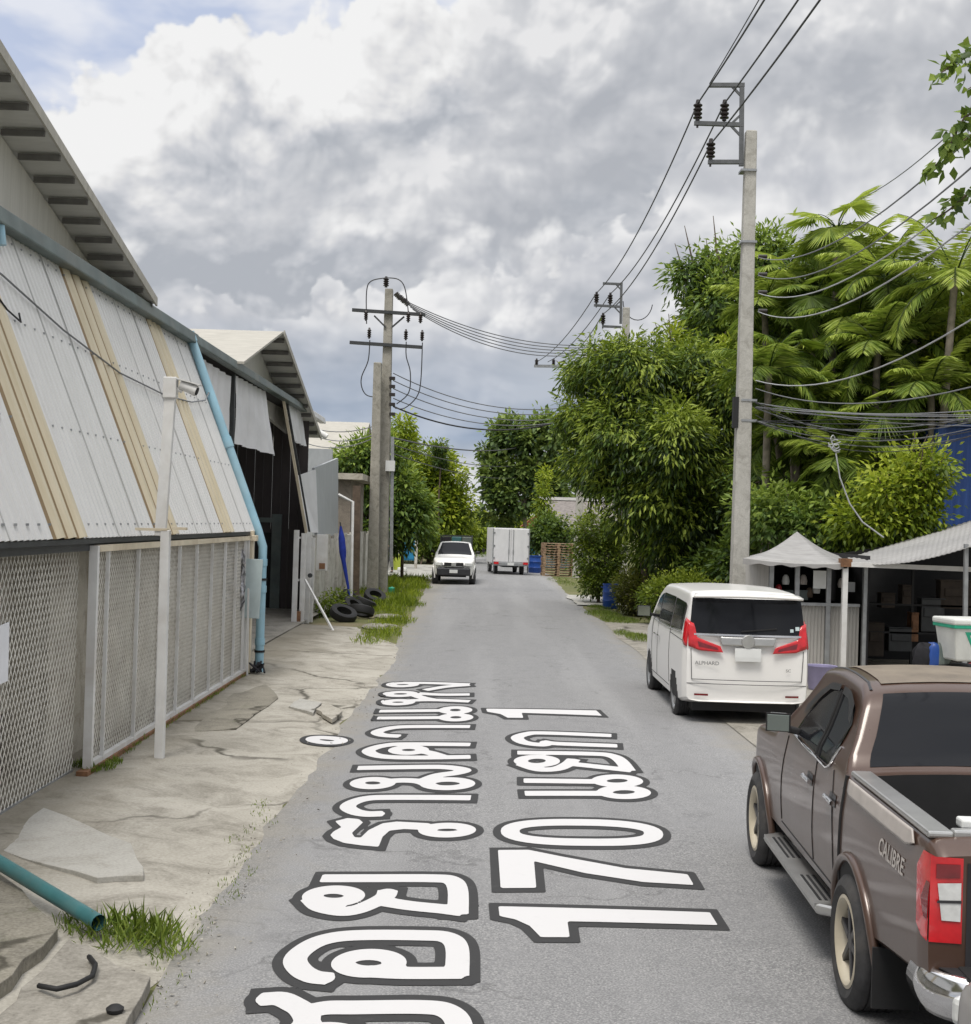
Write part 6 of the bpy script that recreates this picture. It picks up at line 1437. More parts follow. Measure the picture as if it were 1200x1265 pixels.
pl = [  # crown pixel, distance, fan?, fronds, length, tint
    (1035, 285, 36, True, 15, 1.5, .62, 'fan palm whose crown tops all the others'), (975, 335, 38, True, 14, 1.4, .50, 'fan palm low left of the topmost crown, beside the pole'),
    (1010, 365, 36, True, 14, 1.4, .42, 'fan palm halfway down behind the power lines'), (1095, 345, 34, False, 16, 1.9, .50, 'feather palm in the centre of the clump'),
    (1180, 345, 32, False, 15, 2.3, .60, 'feather palm at the right edge with upright light frond'), (1060, 400, 35, False, 14, 1.8, .40, 'feather palm under the topmost crown with drooping leaves'),
    (975, 440, 35, True, 14, 1.3, .40, 'fan palm right beside the pole at mid height'), (1130, 420, 33, False, 14, 1.7, .42, 'feather palm below the right power lines'),
    (1030, 480, 34, True, 14, 1.2, .38, 'fan palm just above the telephone cables'), (1100, 500, 32.5, True, 13, 1.2, .42, 'fan palm right of centre above the telephone cables'),
    (960, 540, 34, False, 14, 1.5, .36, 'feather palm low behind the pole'), (1045, 570, 32, False, 14, 1.5, .50, 'feather palm with bright frond below the telephone cables'), (985, 620, 33, False, 13, 1.4, .33, 'low feather palm above the pyramid canopy'), (1010, 545, 33, False, 12, 1.4, .34, 'feather palm in the shade of the telephone cables'),
    (945, 380, 37, False, 15, 1.7, .55, 'feather palm directly right of the pole, high up'), (1060, 330, 37, False, 15, 1.8, .58, 'feather palm tucked behind the topmost fan crown'), (1140, 370, 35, False, 15, 1.9, .52, 'feather palm between the centre and right edge crowns'), (1085, 430, 33, False, 14, 1.6, .50, 'feather palm low in the middle of the clump'), (1150, 480, 32, False, 14, 1.6, .55, 'feather palm above the blue wall'), (990, 500, 33.5, False, 14, 1.6, .46, 'feather palm right of the pole above the cables'), (950, 460, 33, False, 13, 1.5, .55, 'yellowish feather palm touching the pole')]
for (px, py, Y, fan, nf, Lf, ti, lab) in pl:
    t_ = P(px, py, Y); palm(lab, (t_.x+rng.normal()*.4, Y+rng.normal()*.4, 0), t_, nf, Lf, fan, ti+rng.normal()*.08, 34 if fan else 48, .92 if fan else .70, .060 if fan else .040, group=None)
tree('shrub', 'bright yellow green bush between the palms and the blue wall', (P(1120, 690, 30).x, 30, 0), [bl_(1105, 612, 30, .75, .8, .75), bl_(1140, 578, 30, .45, .7, .4), bl_(1075, 645, 30, .7, .8, .5), bl_(1128, 640, 30, .45, .6, .4)], 'leaf_bright', 330, 20, .17, .45, .07, cr=.3, cat='bush')
tree('shrub', 'dark shrub mass behind the pyramid canopy', (P(1000, 690, 31).x, 31.5, 0), [bl_(960, 645, 32, 1.0, .9, .8), bl_(1020, 650, 31.5, 1.1, .9, .7), bl_(1070, 665, 31, .9, .9, .6)], 'leaf_mid', 330, 20, .2, .4, .07, cr=.32, cat='bush')
tree('background_tree', 'dark trees filling in behind the palm clump', (P(1050, 690, 44).x, 44, 0), [bl_(1000, 420, 45, 2.2, 1.5, 2.2), bl_(1080, 470, 44, 2.4, 1.5, 2.2), bl_(1150, 500, 43, 2.0, 1.5, 2.0), bl_(1020, 560, 44, 2.4, 1.5, 2.4), bl_(1120, 610, 43, 2.4, 1.5, 2.4), bl_(950, 610, 45, 2.0, 1.4, 2.4)], 'leaf_dark', 1100, 20, .42, .42, .2, cr=.55)
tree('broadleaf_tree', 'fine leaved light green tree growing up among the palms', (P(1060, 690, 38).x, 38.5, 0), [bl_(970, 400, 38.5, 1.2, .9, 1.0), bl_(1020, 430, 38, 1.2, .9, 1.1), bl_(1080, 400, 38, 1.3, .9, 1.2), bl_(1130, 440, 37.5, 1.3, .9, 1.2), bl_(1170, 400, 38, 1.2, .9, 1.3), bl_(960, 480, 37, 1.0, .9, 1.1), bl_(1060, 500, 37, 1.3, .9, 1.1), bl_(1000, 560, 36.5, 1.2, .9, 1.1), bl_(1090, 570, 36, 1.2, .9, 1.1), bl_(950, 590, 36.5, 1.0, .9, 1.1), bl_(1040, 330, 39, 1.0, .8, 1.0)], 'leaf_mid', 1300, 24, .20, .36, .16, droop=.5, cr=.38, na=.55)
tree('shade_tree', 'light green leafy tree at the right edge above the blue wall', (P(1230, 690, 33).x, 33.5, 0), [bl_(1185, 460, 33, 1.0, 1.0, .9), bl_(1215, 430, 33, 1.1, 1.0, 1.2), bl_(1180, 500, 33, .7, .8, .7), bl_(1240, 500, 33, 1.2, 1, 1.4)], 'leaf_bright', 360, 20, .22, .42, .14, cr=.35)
# overhanging branches at upper right, from a tree just outside the view
T = thing('overhanging_tree', 'leafy twigs of a near tree reaching in at the upper right', 'tree', (6.6, 10.5, 0))
mb = MB(); mb.tube([(0, 0, 0), (.1, 0, 2.5), (-.1, -.2, 4.6), (-.5, -.4, 6.4)], [.16, .13, .10, .05], 10); mb.build('trunk', M['bark'], T, smooth=60)
pos, dr, nr, LL, WW, tt = [], [], [], [], [], []
brs = [[(1260, 110), (1205, 65), (1180, 78), (1160, 92)], [(1270, 170), (1215, 130), (1192, 145), (1178, 170), (1172, 185)], [(1270, 190), (1220, 150), (1190, 175), (1165, 195), (1148, 212)], [(1270, 250), (1222, 218), (1195, 240), (1175, 258), (1152, 272)], [(1280, 120), (1230, 90), (1196, 110)]]
for i, q in enumerate(brs):
    pts = [P(px, py, 9.5+.2*i)-Vector(T.location) for px, py in q]; pts = [Vector((-.3, -.2, 5.2+.2*i))]+pts; mb = MB(); mb.tube(pts, [.03]+list(np.linspace(.014, .004, len(pts)-1)), 5); mb.build('limb', M['bark'], T)
    for a, c in zip(pts[1:], pts[2:]):
        for k in range(20):
            p = a.lerp(c, rng.random())+Vector(rng.normal(size=3))*.035; pos.append(p); d = np.array(c-a)/ (c-a).length*.5+rng.normal(size=3)*.8; d[2] -= .3; dr.append(d); nr.append(rng.normal(size=3)+np.array([0, -.5, .6])); LL.append(.07+.05*rng.random()); WW.append(.05+.02*rng.random()); tt.append(.55+.2*rng.normal())
leaf_object('crown', np.array([tuple(p) for p in pos]), np.array(dr), np.array(nr), np.array(LL), np.array(WW), np.array(tt), M['leaf_mid'], T)

# hedges on the right
tree('hedge', 'tall rounded yellow green hedge by the second pole', (P(740, 725, 48).x, 48, 0), [bl_(740, 655, 48, .72, .8, .75), bl_(738, 690, 48, .78, .8, .8), bl_(742, 712, 48, .70, .75, .4), bl_(755, 675, 48.2, .5, .7, .9), bl_(740, 722, 47.9, .62, .7, .35), bl_(752, 726, 47.9, .5, .6, .3)], 'leaf_hedge', 620, 22, .12, .5, .06, cr=.2, cat='hedge', droop=.2, inner=.75)
tree('hedge', 'clipped hedge with reddish shadowed face behind the blue barrel', (P(790, 755, 42).x, 42, 0), [bl_(786, 728, 42, .62, .7, .62), bl_(800, 735, 42, .5, .7, .5), bl_(780, 742, 42, .45, .6, .4)], 'leaf_redhedge', 420, 22, .10, .5, .05, cr=.18, cat='hedge', droop=.2, inner=.75)
tree('hedge', 'low rounded hedge nearest to the white van', (P(828, 755, 38).x, 38, 0), [bl_(822, 742, 38, .55, .7, .6), bl_(842, 735, 38, .7, .7, .65), bl_(862, 742, 37.5, .6, .7, .6)], 'leaf_hedge', 480, 22, .10, .5, .05, cr=.18, cat='hedge', droop=.2, inner=.75)
tree('shrub', 'dark undergrowth between the hedge and the near pole', (P(890, 740, 38).x, 38.5, 0), [bl_(885, 715, 39, .9, .8, .8), bl_(915, 700, 38, .8, .8, 1.1)], 'leaf_dark', 240, 20, .2, .4, .05, cr=.3, cat='bush')

# left side
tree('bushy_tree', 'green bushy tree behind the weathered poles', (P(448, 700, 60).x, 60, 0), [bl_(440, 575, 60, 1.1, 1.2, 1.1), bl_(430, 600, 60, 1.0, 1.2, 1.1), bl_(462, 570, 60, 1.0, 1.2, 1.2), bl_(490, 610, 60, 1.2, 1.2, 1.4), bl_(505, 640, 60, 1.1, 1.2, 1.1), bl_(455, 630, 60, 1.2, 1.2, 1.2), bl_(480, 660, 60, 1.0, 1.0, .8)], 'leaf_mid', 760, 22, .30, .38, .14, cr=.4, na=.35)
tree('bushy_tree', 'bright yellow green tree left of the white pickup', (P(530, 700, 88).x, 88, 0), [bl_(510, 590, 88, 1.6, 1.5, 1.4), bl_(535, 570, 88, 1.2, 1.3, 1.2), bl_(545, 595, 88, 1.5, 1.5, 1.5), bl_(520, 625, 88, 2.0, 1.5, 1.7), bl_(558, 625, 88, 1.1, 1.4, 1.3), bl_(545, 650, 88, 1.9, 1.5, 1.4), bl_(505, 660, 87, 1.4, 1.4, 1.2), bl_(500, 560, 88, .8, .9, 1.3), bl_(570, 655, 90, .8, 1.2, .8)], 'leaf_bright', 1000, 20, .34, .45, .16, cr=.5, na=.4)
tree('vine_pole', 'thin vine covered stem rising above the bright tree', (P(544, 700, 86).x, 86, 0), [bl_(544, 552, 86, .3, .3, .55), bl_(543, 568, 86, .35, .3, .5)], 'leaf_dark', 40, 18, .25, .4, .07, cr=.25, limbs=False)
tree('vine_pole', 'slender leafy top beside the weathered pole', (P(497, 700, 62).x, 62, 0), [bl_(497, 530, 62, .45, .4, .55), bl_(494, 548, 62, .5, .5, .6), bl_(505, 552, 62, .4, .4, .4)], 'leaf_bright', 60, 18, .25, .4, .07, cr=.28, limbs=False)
tree('spreading_tree', 'open crowned tree with round leaf clusters behind the box truck', (P(650, 705, 95).x, 95, 0), [bl_(628, 540, 95, .9, .9, 1.0), bl_(655, 545, 95, 1.0, 1, .9), bl_(675, 530, 95, .9, 1, .8), bl_(690, 545, 94, .8, 1, 1.1), bl_(605, 560, 95, .6, .8, .6), bl_(625, 585, 95, 1.3, 1.1, 1.0), bl_(660, 585, 95, 1.3, 1.1, 1.1), bl_(640, 615, 95, 1.5, 1.1, .9), bl_(615, 612, 95, .9, 1.0, .8), bl_(680, 610, 95, 1.1, 1.0, 1.3), bl_(632, 525, 95, .5, .6, .5), bl_(690, 580, 95, .8, 1, 1.2), bl_(610, 640, 96, 1.0, 1, .8)], 'leaf_haze', 520, 24, .42, .6, .16, 'barkpale', droop=.3, cr=.5, na=.42)
tree('shrub', 'dark green shrub right of the box truck', (P(668, 705, 80).x, 80, 0), [bl_(665, 668, 80, .9, .8, 1.0), bl_(678, 655, 80, .9, .8, .9), bl_(690, 668, 80, .9, .8, .9)], 'leaf_dark', 200, 20, .26, .42, .06, cr=.3, cat='bush')
tree('shrub', 'creeper hanging on the pale trunk by the pole', (P(690, 705, 84).x, 84, 0), [bl_(672, 612, 84, .35, .4, 2.2), bl_(676, 650, 84, .5, .4, .9)], 'leaf_bright', 130, 18, .24, .42, .06, cr=.3, cat='creeper', limbs=False)
tree('shrub', 'light green thicket closing the end of the street', (P(590, 690, 118).x, 118, 0), [bl_(585, 668, 118, 2.5, 1.5, 1.5), bl_(610, 665, 120, 3.0, 1.5, 1.7), bl_(560, 660, 116, 2.5, 1.5, 2.0), bl_(640, 660, 120, 3.5, 1.5, 2.2)], 'leaf_bright', 600, 18, .4, .45, .08, cr=.5, cat='bush', limbs=False)
tree('shrub', 'low shrubs along the side road behind the pickup', (P(520, 690, 84.5).x, 84.5, 0), [bl_(525, 672, 85.5, 1.2, .8, .9), bl_(510, 678, 85.5, 1.0, .8, .8), bl_(545, 676, 86, 1.0, .8, .9)], 'leaf_hedge', 220, 18, .25, .4, .05, cr=.3, cat='bush', limbs=False)
tree('shrub', 'leafy shrub at the foot of the white wall beside the meter box', (P(408, 745, 38).x, 38, 0), [bl_(405, 752, 37.5, .35, .4, .35), bl_(418, 742, 39, .3, .4, .3)], 'leaf_hedge', 60, 18, .12, .4, .03, cr=.15, cat='bush', limbs=False)
# far belt of trees that reads as one mass
belt = []
for i in range(60): x = -75+i*2.9; belt.append((x, 150+rng.normal()*8, (2.2+rng.random()*1.2+(2.0 if x > 8 else 0))*(.5 if -14 < x < 6 else 1), 3.4, 2.5, (2.6+rng.random()*1.4)*(.55 if -14 < x < 6 else 1)))
for i in range(24): belt.append((12+i*3.2, 62+rng.normal()*4, 3.0+rng.random()*2, 2.4, 2.0, 3.0))
for i in range(14): belt.append((-46+i*2.6, 92+rng.normal()*3, 2.0+rng.random(), 2.2, 1.8, 2.4))
q = crown(belt, 2100, 18, .75, .5, .4, .8, .5, .3)
o = leaf_object('distant_trees', *q[:3], q[3], q[4], q[5], M['leaf_haze']); tag(o, 'belt of distant greenery closing the view', kind='stuff')

# ---- grass
def grass(name, label, spots, n, h, mat='grass', spread=.10, lay=.35):
    pos, hs, ts = [], [], []
    wts = np.array([s[3] for s in spots], float); wts /= wts.sum(); c = rng.multinomial(n, wts)
    for s, k in zip(spots, c):
        r = np.sqrt(rng.random(k)); a = rng.random(k)*6.283; pos.append(np.stack([s[0]+np.cos(a)*r*s[2][0], s[1]+np.sin(a)*r*s[2][1], np.full(k, s[4] if len(s) > 4 else .02)], 1)); hs.append(np.full(k, s[5] if len(s) > 5 else h)*(1-.5*r)); ts.append(np.full(k, rng.normal()*.12))
    pos = np.concatenate(pos); hs = np.concatenate(hs); ts = np.concatenate(ts); n = len(pos)
    d = rng.normal(size=(n, 3))*lay; d[:, 2] = 1; nr = rng.normal(size=(n, 3)); L = hs*(.5+.9*rng.random(n)); t = .5+ts+rng.normal(0, .22, n)
    ctr = pos.mean(0); ctr[2] = 0
    o = leaf_object(name, pos, d, nr, L, L*.05+.006, t, M[mat], None, tuple(ctr)); return tag(o, label, 'grass', kind='stuff')
vs_ = []
for i in range(60):
    f = i/59; Y = lerp(30.0, 64, f); xr = sinterp(LE, Y)-.05; xl = lerp(-2.75, -4.5, sstep(34, 52, Y))
    for k in range(3): x = lerp(xl, xr-.12, (k+rng.random())/3); vs_.append((x, Y+rng.normal()*.3, (.35, .6), 1.0, .03, .07+.24*rng.random()**1.6+.10*sstep(38, 50, Y)))
for px, py, s_ in ((500, 745, .35), (520, 728, .35), (480, 728, .6), (455, 720, .7), (510, 750, .3), (495, 770, .25), (465, 712, .7)): g = G(px, py); vs_.append((g.x, g.y, (.45, 1.2), 3.0, .03, s_))
grass('verge_grass', 'long weedy grass along the left verge', vs_, 12500, .45, 'leaf_bright')
grass('verge_grass', 'short grass strip beside the driveway and blue barrel on the right', [(G(px, py).x, G(px, py).y, (a, b_), w_, .03) for px, py, a, b_, w_ in ((745, 760, .6, 1.6, 2), (765, 768, .6, 1.3, 2), (790, 790, .35, 1.2, 1.5), (770, 785, .25, 1.0, .6), (740, 752, .4, 1.0, 1), (695, 718, .8, 3, 1), (700, 722, .5, 3, .6))], 4200, .14)
grass('weed_tuft', 'tuft of long grass growing beside the teal pipe', [(G(px, py).x, G(px, py).y, (.16, .22), 1, .05, hh) for px, py, hh in ((120, 1165, .16), (140, 1160, .22), (160, 1162, .25), (180, 1172, .24), (200, 1180, .20), (105, 1155, .12), (150, 1178, .16), (215, 1185, .12), (90, 1150, .1), (190, 1165, .2))], 700, .17, 'grass', lay=.6)
grass('weed_tuft', 'green weeds at the foot of the gate frame', [(G(px, py).x, G(px, py).y, (.10, .14), 1, .1, .10) for px, py in ((112, 965), (130, 962), (140, 955), (100, 958))], 500, .12)
grass('weed_tuft', 'thin line of weeds along the bottom rail of the gate', [(-4.03+.02*rng.normal(), y, (.05, .2), 1, .1, .07) for y in np.arange(15, 23, .45)], 700, .08)
grass('verge_grass', 'sparse weeds in the gutter between asphalt and broken concrete', [(sinterp(LE, y)+.02+.1*rng.normal(), y, (.10, .2), 1, .03, .05) for y in np.arange(6.5, 13, .35)], 420, .06)
grass('field_grass', 'field grass at the end of the street', [(x, 108+rng.normal()*5, (2, 3), 1, 0, .5) for x in np.arange(-14, 12, 1.2)], 3000, .5)
# ------------------------------------------------------------------ right: kiosk, shed, street things
K = thing('kiosk', 'grey corrugated kiosk with pyramid canopy and glazed front', 'kiosk', (6.4, 27.5, 0))
kx0, kx1, ky0, ky1, kz = P(921, 690, 26.2).x, P(1044, 697, 26.2).x, 26.2, 28.9, 2.24
def KB(mb, name, mat, par=K, **k): o = mb.build(name, mat, par, **k); o.location = -Vector(K.location) if par is K else (0, 0, 0); return o
mb = MB(); n = 26; xs = np.linspace(P(955, 750, ky0).x, P(1068, 750, ky0).x, 2*n+1); vs = []
for i, x in enumerate(xs): y = ky0+.35+(.03 if i % 2 else 0); vs += [(x, y, .02), (x, y, 1.36)]
mb.add(vs, [(2*i, 2*i+2, 2*i+3, 2*i+1) for i in range(2*n)]); KB(mb, 'low_wall', M['kiosk_sheet'], recalc=False)
mb = MB(); ys = np.linspace(ky0+.3, ky1, 33); vs = []
sx0, sx1 = P(950, 720, ky0+.3).x, P(921, 720, ky1).x
for i, y in enumerate(ys): x = lerp(sx0, sx1, i/32)+(.03 if i % 2 else 0); vs += [(x, y, .02), (x, y, 2.2)]
mb.add(vs, [(2*i, 2*i+2, 2*i+3, 2*i+1) for i in range(32)]); KB(mb, 'side_wall', M['kiosk_sheet'], recalc=False)
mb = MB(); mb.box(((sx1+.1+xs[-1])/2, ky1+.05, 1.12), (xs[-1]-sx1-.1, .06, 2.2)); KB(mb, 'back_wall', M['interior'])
mb = MB(); mb.bar((xs[0]-.05, ky0+.33, 1.39), (xs[-1], ky0+.33, 1.39), .08, .06); KB(mb, 'sill', M['steel'])
for px in (953, 985, 1024, 1069): x = P(px, 720, ky0+.33).x; mb = MB(); mb.bar((x, ky0+.33, .02), (x, ky0+.33, kz), .09, .07, up=(0, 1, 0)); KB(mb, 'mullion', M['steel'])
mb = MB(); x = (P(985, 720, ky0+.3).x+P(1024, 720, ky0+.3).x)/2; mb.box((P(1013, 712, ky0+.28).x, ky0+.27, P(1013, 716, ky0+.28).z), (.26, .02, .36)); KB(mb, 'white_notice', M['plate'])
kid = 0
rnd = random.Random(4)
for px, py, m_ in ((962, 728, 'bikered'), (966, 736, 'redlamp'), (971, 716, 'plate'), (993, 716, 'letterpale'), (1000, 732, 'bark'), (1009, 727, 'plate'), (972, 735, 'leaf_dark'), (990, 735, 'gutter'), (1048, 725, 'grey_sheet'), (1040, 720, 'letterpale')):
    p = P(px, py, ky0+.7); mb = MB(); mb.lathe([(0, -.1), (.07, -.1), (.08, -.03), (.06, .06), (.03, .1), (0, .1)], n=10) if rnd.random() < .6 else mb.box((0, 0, 0), (.26, .1, .2))
    o = mb.build('shop_goods', M[m_] if not m_.startswith('leaf') else M['gutter'], loc=(0, 0, 0)); o.location = p; kid += 1
    tag(o, ['red packet at the left of the kiosk window', 'deep red jar beside the red packet in the kiosk', 'white jar high at the left of the kiosk window', 'white jar high in the middle kiosk pane', 'brown packet below the middle white jar in the kiosk', 'white jar beside the white notice in the kiosk', 'small dark jar right of the red packet in the kiosk', 'grey green jar low in the middle kiosk pane', 'grey packet in the right kiosk pane', 'pale packet left of the grey one in the right kiosk pane'][kid-1], 'goods')
mb = MB(); mb.box(((kx0+xs[-1])/2, ky0+.8, 1.30), (xs[-1]-kx0-.4, .4, .05)); KB(mb, 'shelf', M['wood'])
c4 = [P(918, 690, ky0-.2), Vector((kx1, ky0-.2, P(1044, 697, ky0-.2).z)), Vector((P(1052, 690, 29.1).x, ky1+.2, 2.28)), Vector((P(927, 690, 29.1).x, ky1+.2, 2.28))]; pk = P(985, 657, 27.5)
mb = MB()
for i in range(4):
    a, c = c4[i], c4[(i+1) % 4]
    mb.grid(lambda u, v: tuple(a.lerp(c, u).lerp(pk, v)-Vector((0, 0, .10*math.sin(math.pi*v)+.05*math.sin(u*math.pi)*(1-v)))), 8, 8)
KB(mb, 'canopy', M['canopy'], smooth=60, solid=.012, recalc=False)
mb = MB()
for i in range(4):
    a, c = c4[i], c4[(i+1) % 4]; mb.grid(lambda u, v: tuple(a.lerp(c, u)-Vector((0, 0, .10*v+.05*math.sin(u*math.pi)*(1-v)+.02*math.sin(u*30)*v))), 24, 2)
KB(mb, 'valance', M['canopy'], recalc=False)
mb = MB(); mb.bar((kx0, ky0-.15, kz+.02), (kx1, ky0-.15, kz-.03), .07, .07); KB(mb, 'front_beam', M['whitepaint'])
px_ = P(1043, 760, ky0-.15).x
mb = MB(); mb.bar((px_, ky0-.15, .02), (px_, ky0-.15, kz), .10, .10, up=(0, 1, 0)); KB(mb, 'corner_post', M['whitepaint'])
mb = MB(); mb.box((px_, ky0-.15, kz+.02), (.22, .22, .16)); KB(mb, 'joint_bracket', M['rust'])
# open shed with sagging sheet roof
S_ = thing('open_shed', 'open fronted dark shed with sagging pale sheet roof right of the kiosk', 'shed', (9.5, 25.5, 0))
def SB(mb, name, mat, **k): o = mb.build(name, mat, S_, **k); o.location = -Vector(S_.location); return o
A = P(1050, 694, ky0); Bp = P(1260, 655, 23.0); Cp = P(1260, 625, 30.5); Dp = P(1046, 690, 28.8)
def shed_roof(u, v):
    f = A.lerp(Bp, u); f.z -= .22*math.sin(math.pi*u**.8); k = Dp.lerp(Cp, u); p = f.lerp(k, v); p.z += .04*math.sin(math.pi*v)+.006*math.sin(u*210); return tuple(p)
mb = MB(); mb.grid(shed_roof, 140, 8); SB(mb, 'roof', M['canopy'], smooth=180, solid=.01, recalc=False)
mb = MB(); mb.bar((px_, ky0-.15, kz-.01), P(1260, 706, 24.3), .09, .09); SB(mb, 'front_beam', M['whitepaint'])
x = P(1068, 760, ky0+.1).x
mb = MB(); mb.bar((x, ky0+.1, .02), (x, ky0+.1, 2.2), .06, .06, up=(0, 1, 0)); SB(mb, 'post', M['steel'])
p = P(1196, 690, 24.0); mb = MB(); mb.bar((p.x, p.y, .02), P(1194, 672, 24.0), .07, .07, up=(0, 1, 0)); SB(mb, 'post', M['steel'])
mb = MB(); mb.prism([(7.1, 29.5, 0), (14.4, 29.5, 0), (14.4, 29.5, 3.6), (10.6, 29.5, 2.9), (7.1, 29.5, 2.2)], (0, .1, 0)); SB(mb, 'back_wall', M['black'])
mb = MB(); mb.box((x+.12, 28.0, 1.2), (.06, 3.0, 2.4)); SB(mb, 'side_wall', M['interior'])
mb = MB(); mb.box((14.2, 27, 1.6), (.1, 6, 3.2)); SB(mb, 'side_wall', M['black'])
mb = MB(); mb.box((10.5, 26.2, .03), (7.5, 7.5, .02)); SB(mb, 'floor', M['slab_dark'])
for i, (px, py, w_, h_, m_) in enumerate(((1095, 742, .30, .3, 'dimcard'), (1128, 775, .16, .6, 'rust'), (1080, 790, .35, .7, 'dimcard'), (1118, 735, .2, .4, 'dimcard'), (1150, 760, .5, .7, 'darkmetal'), (1185, 735, .9, .6, 'dimcard'), (1110, 790, .5, .5, 'darkmetal'))):
    p = P(px, py, 28.2); mb = MB(); mb.box((0, 0, h_/2), (w_, .3, h_)); mb.box((0, -.16, h_*.6), (w_*.8, .03, h_*.3)); mb.box((0, 0, h_+.01), (w_*1.06, .34, .03)); o = mb.build('storage_box', M[m_], loc=(0, 0, 0), bevel=.015); o.location = (p.x, p.y, max(.05, p.z-h_/2))
    tag(o, ['small brown box on the upper left shelf of the dark shed', 'tall rust coloured box standing low in the dark shed', 'large brown box at the lower left of the dark shed', 'small brown box right of the left post, upper shelf of shed', 'dark grey box in the middle of the shed shelves', 'widest brown box, upper right in the dark shed', 'dark steel box low in the dark shed'][i], 'box')
mb = MB()
for z in (.75, 1.35): mb.box((10.3, 28.3, z), (6.0, .5, .04))
for x_ in (7.6, 9.2, 10.8, 12.4): mb.bar((x_, 28.1, .04), (x_, 28.1, 2.2), .05, .05, up=(0, 1, 0))
o = mb.build('storage_rack', M['black'], loc=(10.3, 28.3, 0)); tag(o, 'dark steel rack at the back of the open shed', 'rack')
BW = thing('blue_building', 'tall blue sheet clad building at the right edge behind the shed', 'building', (13.5, 33, 0))
mb = MB(); a = P(1172, 640, 31.5); n = 40; vs = []
for i in range(2*n+1): x_ = a.x-.3+i*.09; vs += [(x_-13.5, -1.5+(.04 if i % 2 else 0), 0), (x_-13.5, -1.5+(.04 if i % 2 else 0), P(1190, 528, 31.5).z)]
mb.add(vs, [(2*i, 2*i+2, 2*i+3, 2*i+1) for i in range(2*n)]); mb.build('sheet_wall', M['bluetarp'], BW, recalc=False)
mb = MB(); vs = []
for i in range(50): y_ = -1.5+i*.09; vs += [(a.x-.3-13.5+(.04 if i % 2 else 0), y_, 0), (a.x-.3-13.5+(.04 if i % 2 else 0), y_, P(1190, 528, 31.5).z)]
mb.add(vs, [(2*i, 2*i+2, 2*i+3, 2*i+1) for i in range(49)]); mb.build('side_sheet', M['bluetarp'], BW, recalc=False)
mb = MB(); mb.box((1.2, .8, P(1190, 528, 31.5).z+.04), (7.4, 4.9, .06)); mb.build('roof', M['bluetarp'], BW)

# parked motorcycle with delivery box
Bk = P(1180, 800, 21.0); MT = thing('motorcycle', 'parked motorcycle beneath a white and green delivery box, at the right edge', 'motorcycle', (Bk.x+.25, 21.0, 0.02), rad(-62))
def tyre_(mb, y, r): mb.lathe([(r-.08, -.04), (r-.02, -.05), (r, -.02), (r, .02), (r-.02, .05), (r-.08, .04), (r-.07, 0), (r-.08, -.04)], c=(0, y, r), axis='x', n=28)
for y in (-.62, .62):
    mb = MB(); tyre_(mb, y, .29); w_ = mb.build('wheel', M['rubber'], MT, smooth=40); mb = MB(); mb.lathe([(.22, -.02), (.205, 0), (.22, .02)], c=(0, y, .29), axis='x', n=24)
    for k in range(8): a = k*math.pi/4; mb.bar((0, y, .29), (0, y+.21*math.cos(a), .29+.21*math.sin(a)), .015)
    mb.build('rim', M['steel'], w_)
mb = MB(); mb.tube([(0, .62, .29), (0, .50, .72), (0, .40, 1.02)], .03, 8); mb.tube([(-.07, .62, .29), (-.07, .50, .70)], .022, 6); mb.build('front_fork', M['steel'], MT)
mb = MB(); mb.tube([(-.36, .26, 1.02), (-.2, .38, 1.06), (0, .42, 1.04), (.2, .38, 1.06), (.36, .26, 1.02)], .016, 7); mb.build('handlebar', M['black'], MT)
mb = MB(); mb.grid(lambda u, v: (.14*math.cos(u*6.283)*math.sin(v*math.pi)**.6, .20+.34*math.cos(v*math.pi), .66+.18*math.sin(u*6.283)*math.sin(v*math.pi)), 14, 10); mb.build('fairing', M['bikered'], MT, smooth=60)
mb = MB(); mb.grid(lambda u, v: (.12*math.cos(u*6.283)*math.sin(v*math.pi)**.5, -.32+.42*math.cos(v*math.pi), .76+.06*math.sin(u*6.283)*math.sin(v*math.pi)), 14, 8); mb.build('seat', M['black'], MT, smooth=60)
mb = MB(); mb.box((0, .02, .38), (.24, .36, .26)); mb.tube([(.13, .1, .28), (.15, -.4, .30), (.15, -.7, .38)], .04, 8); mb.build('engine', M['steel'], MT, bevel=.03)
mb = MB(); mb.grid(lambda u, v: (.08*(2*u-1), .62+.31*math.cos(rad(lerp(20, 150, v))), .29+.32*math.sin(rad(lerp(20, 150, v)))-.02*abs(2*u-1)), 4, 10); mb.build('mudguard', M['bikered'], MT, smooth=60, solid=.006)
for s_ in (-1, 1): mb = MB(); mb.tube([(s_*.24, .36, 1.05), (s_*.30, .36, 1.18)], .008, 5); mb.lathe([(0, -.01), (.05, -.01), (.05, .01), (0, .012)], c=(s_*.32, .35, 1.20), axis='y', n=14); mb.build('mirror', M['black'], MT)
mb = MB(); mb.box((0, .50, .86), (.16, .1, .14)); mb.build('headlamp', M['clearlamp'], MT, bevel=.03)
bp = P(1192, 790, 20.6)
DB = thing('delivery_box', 'white delivery box with green lid and green triangle mark on the motorcycle', 'delivery box', (bp.x, bp.y, bp.z-.32), rad(8))
mb = MB(); h_ = .56; w0, w1 = .27, .34
mb.add([(-w0, -w0, 0), (w0, -w0, 0), (w0, w0, 0), (-w0, w0, 0), (-w1, -w1, h_), (w1, -w1, h_), (w1, w1, h_), (-w1, w1, h_)], [(0, 1, 2, 3), (4, 5, 6, 7), (0, 1, 5, 4), (1, 2, 6, 5), (2, 3, 7, 6), (3, 0, 4, 7)]); mb.build('box_shell', M['boxwhite'], DB, bevel=.03)
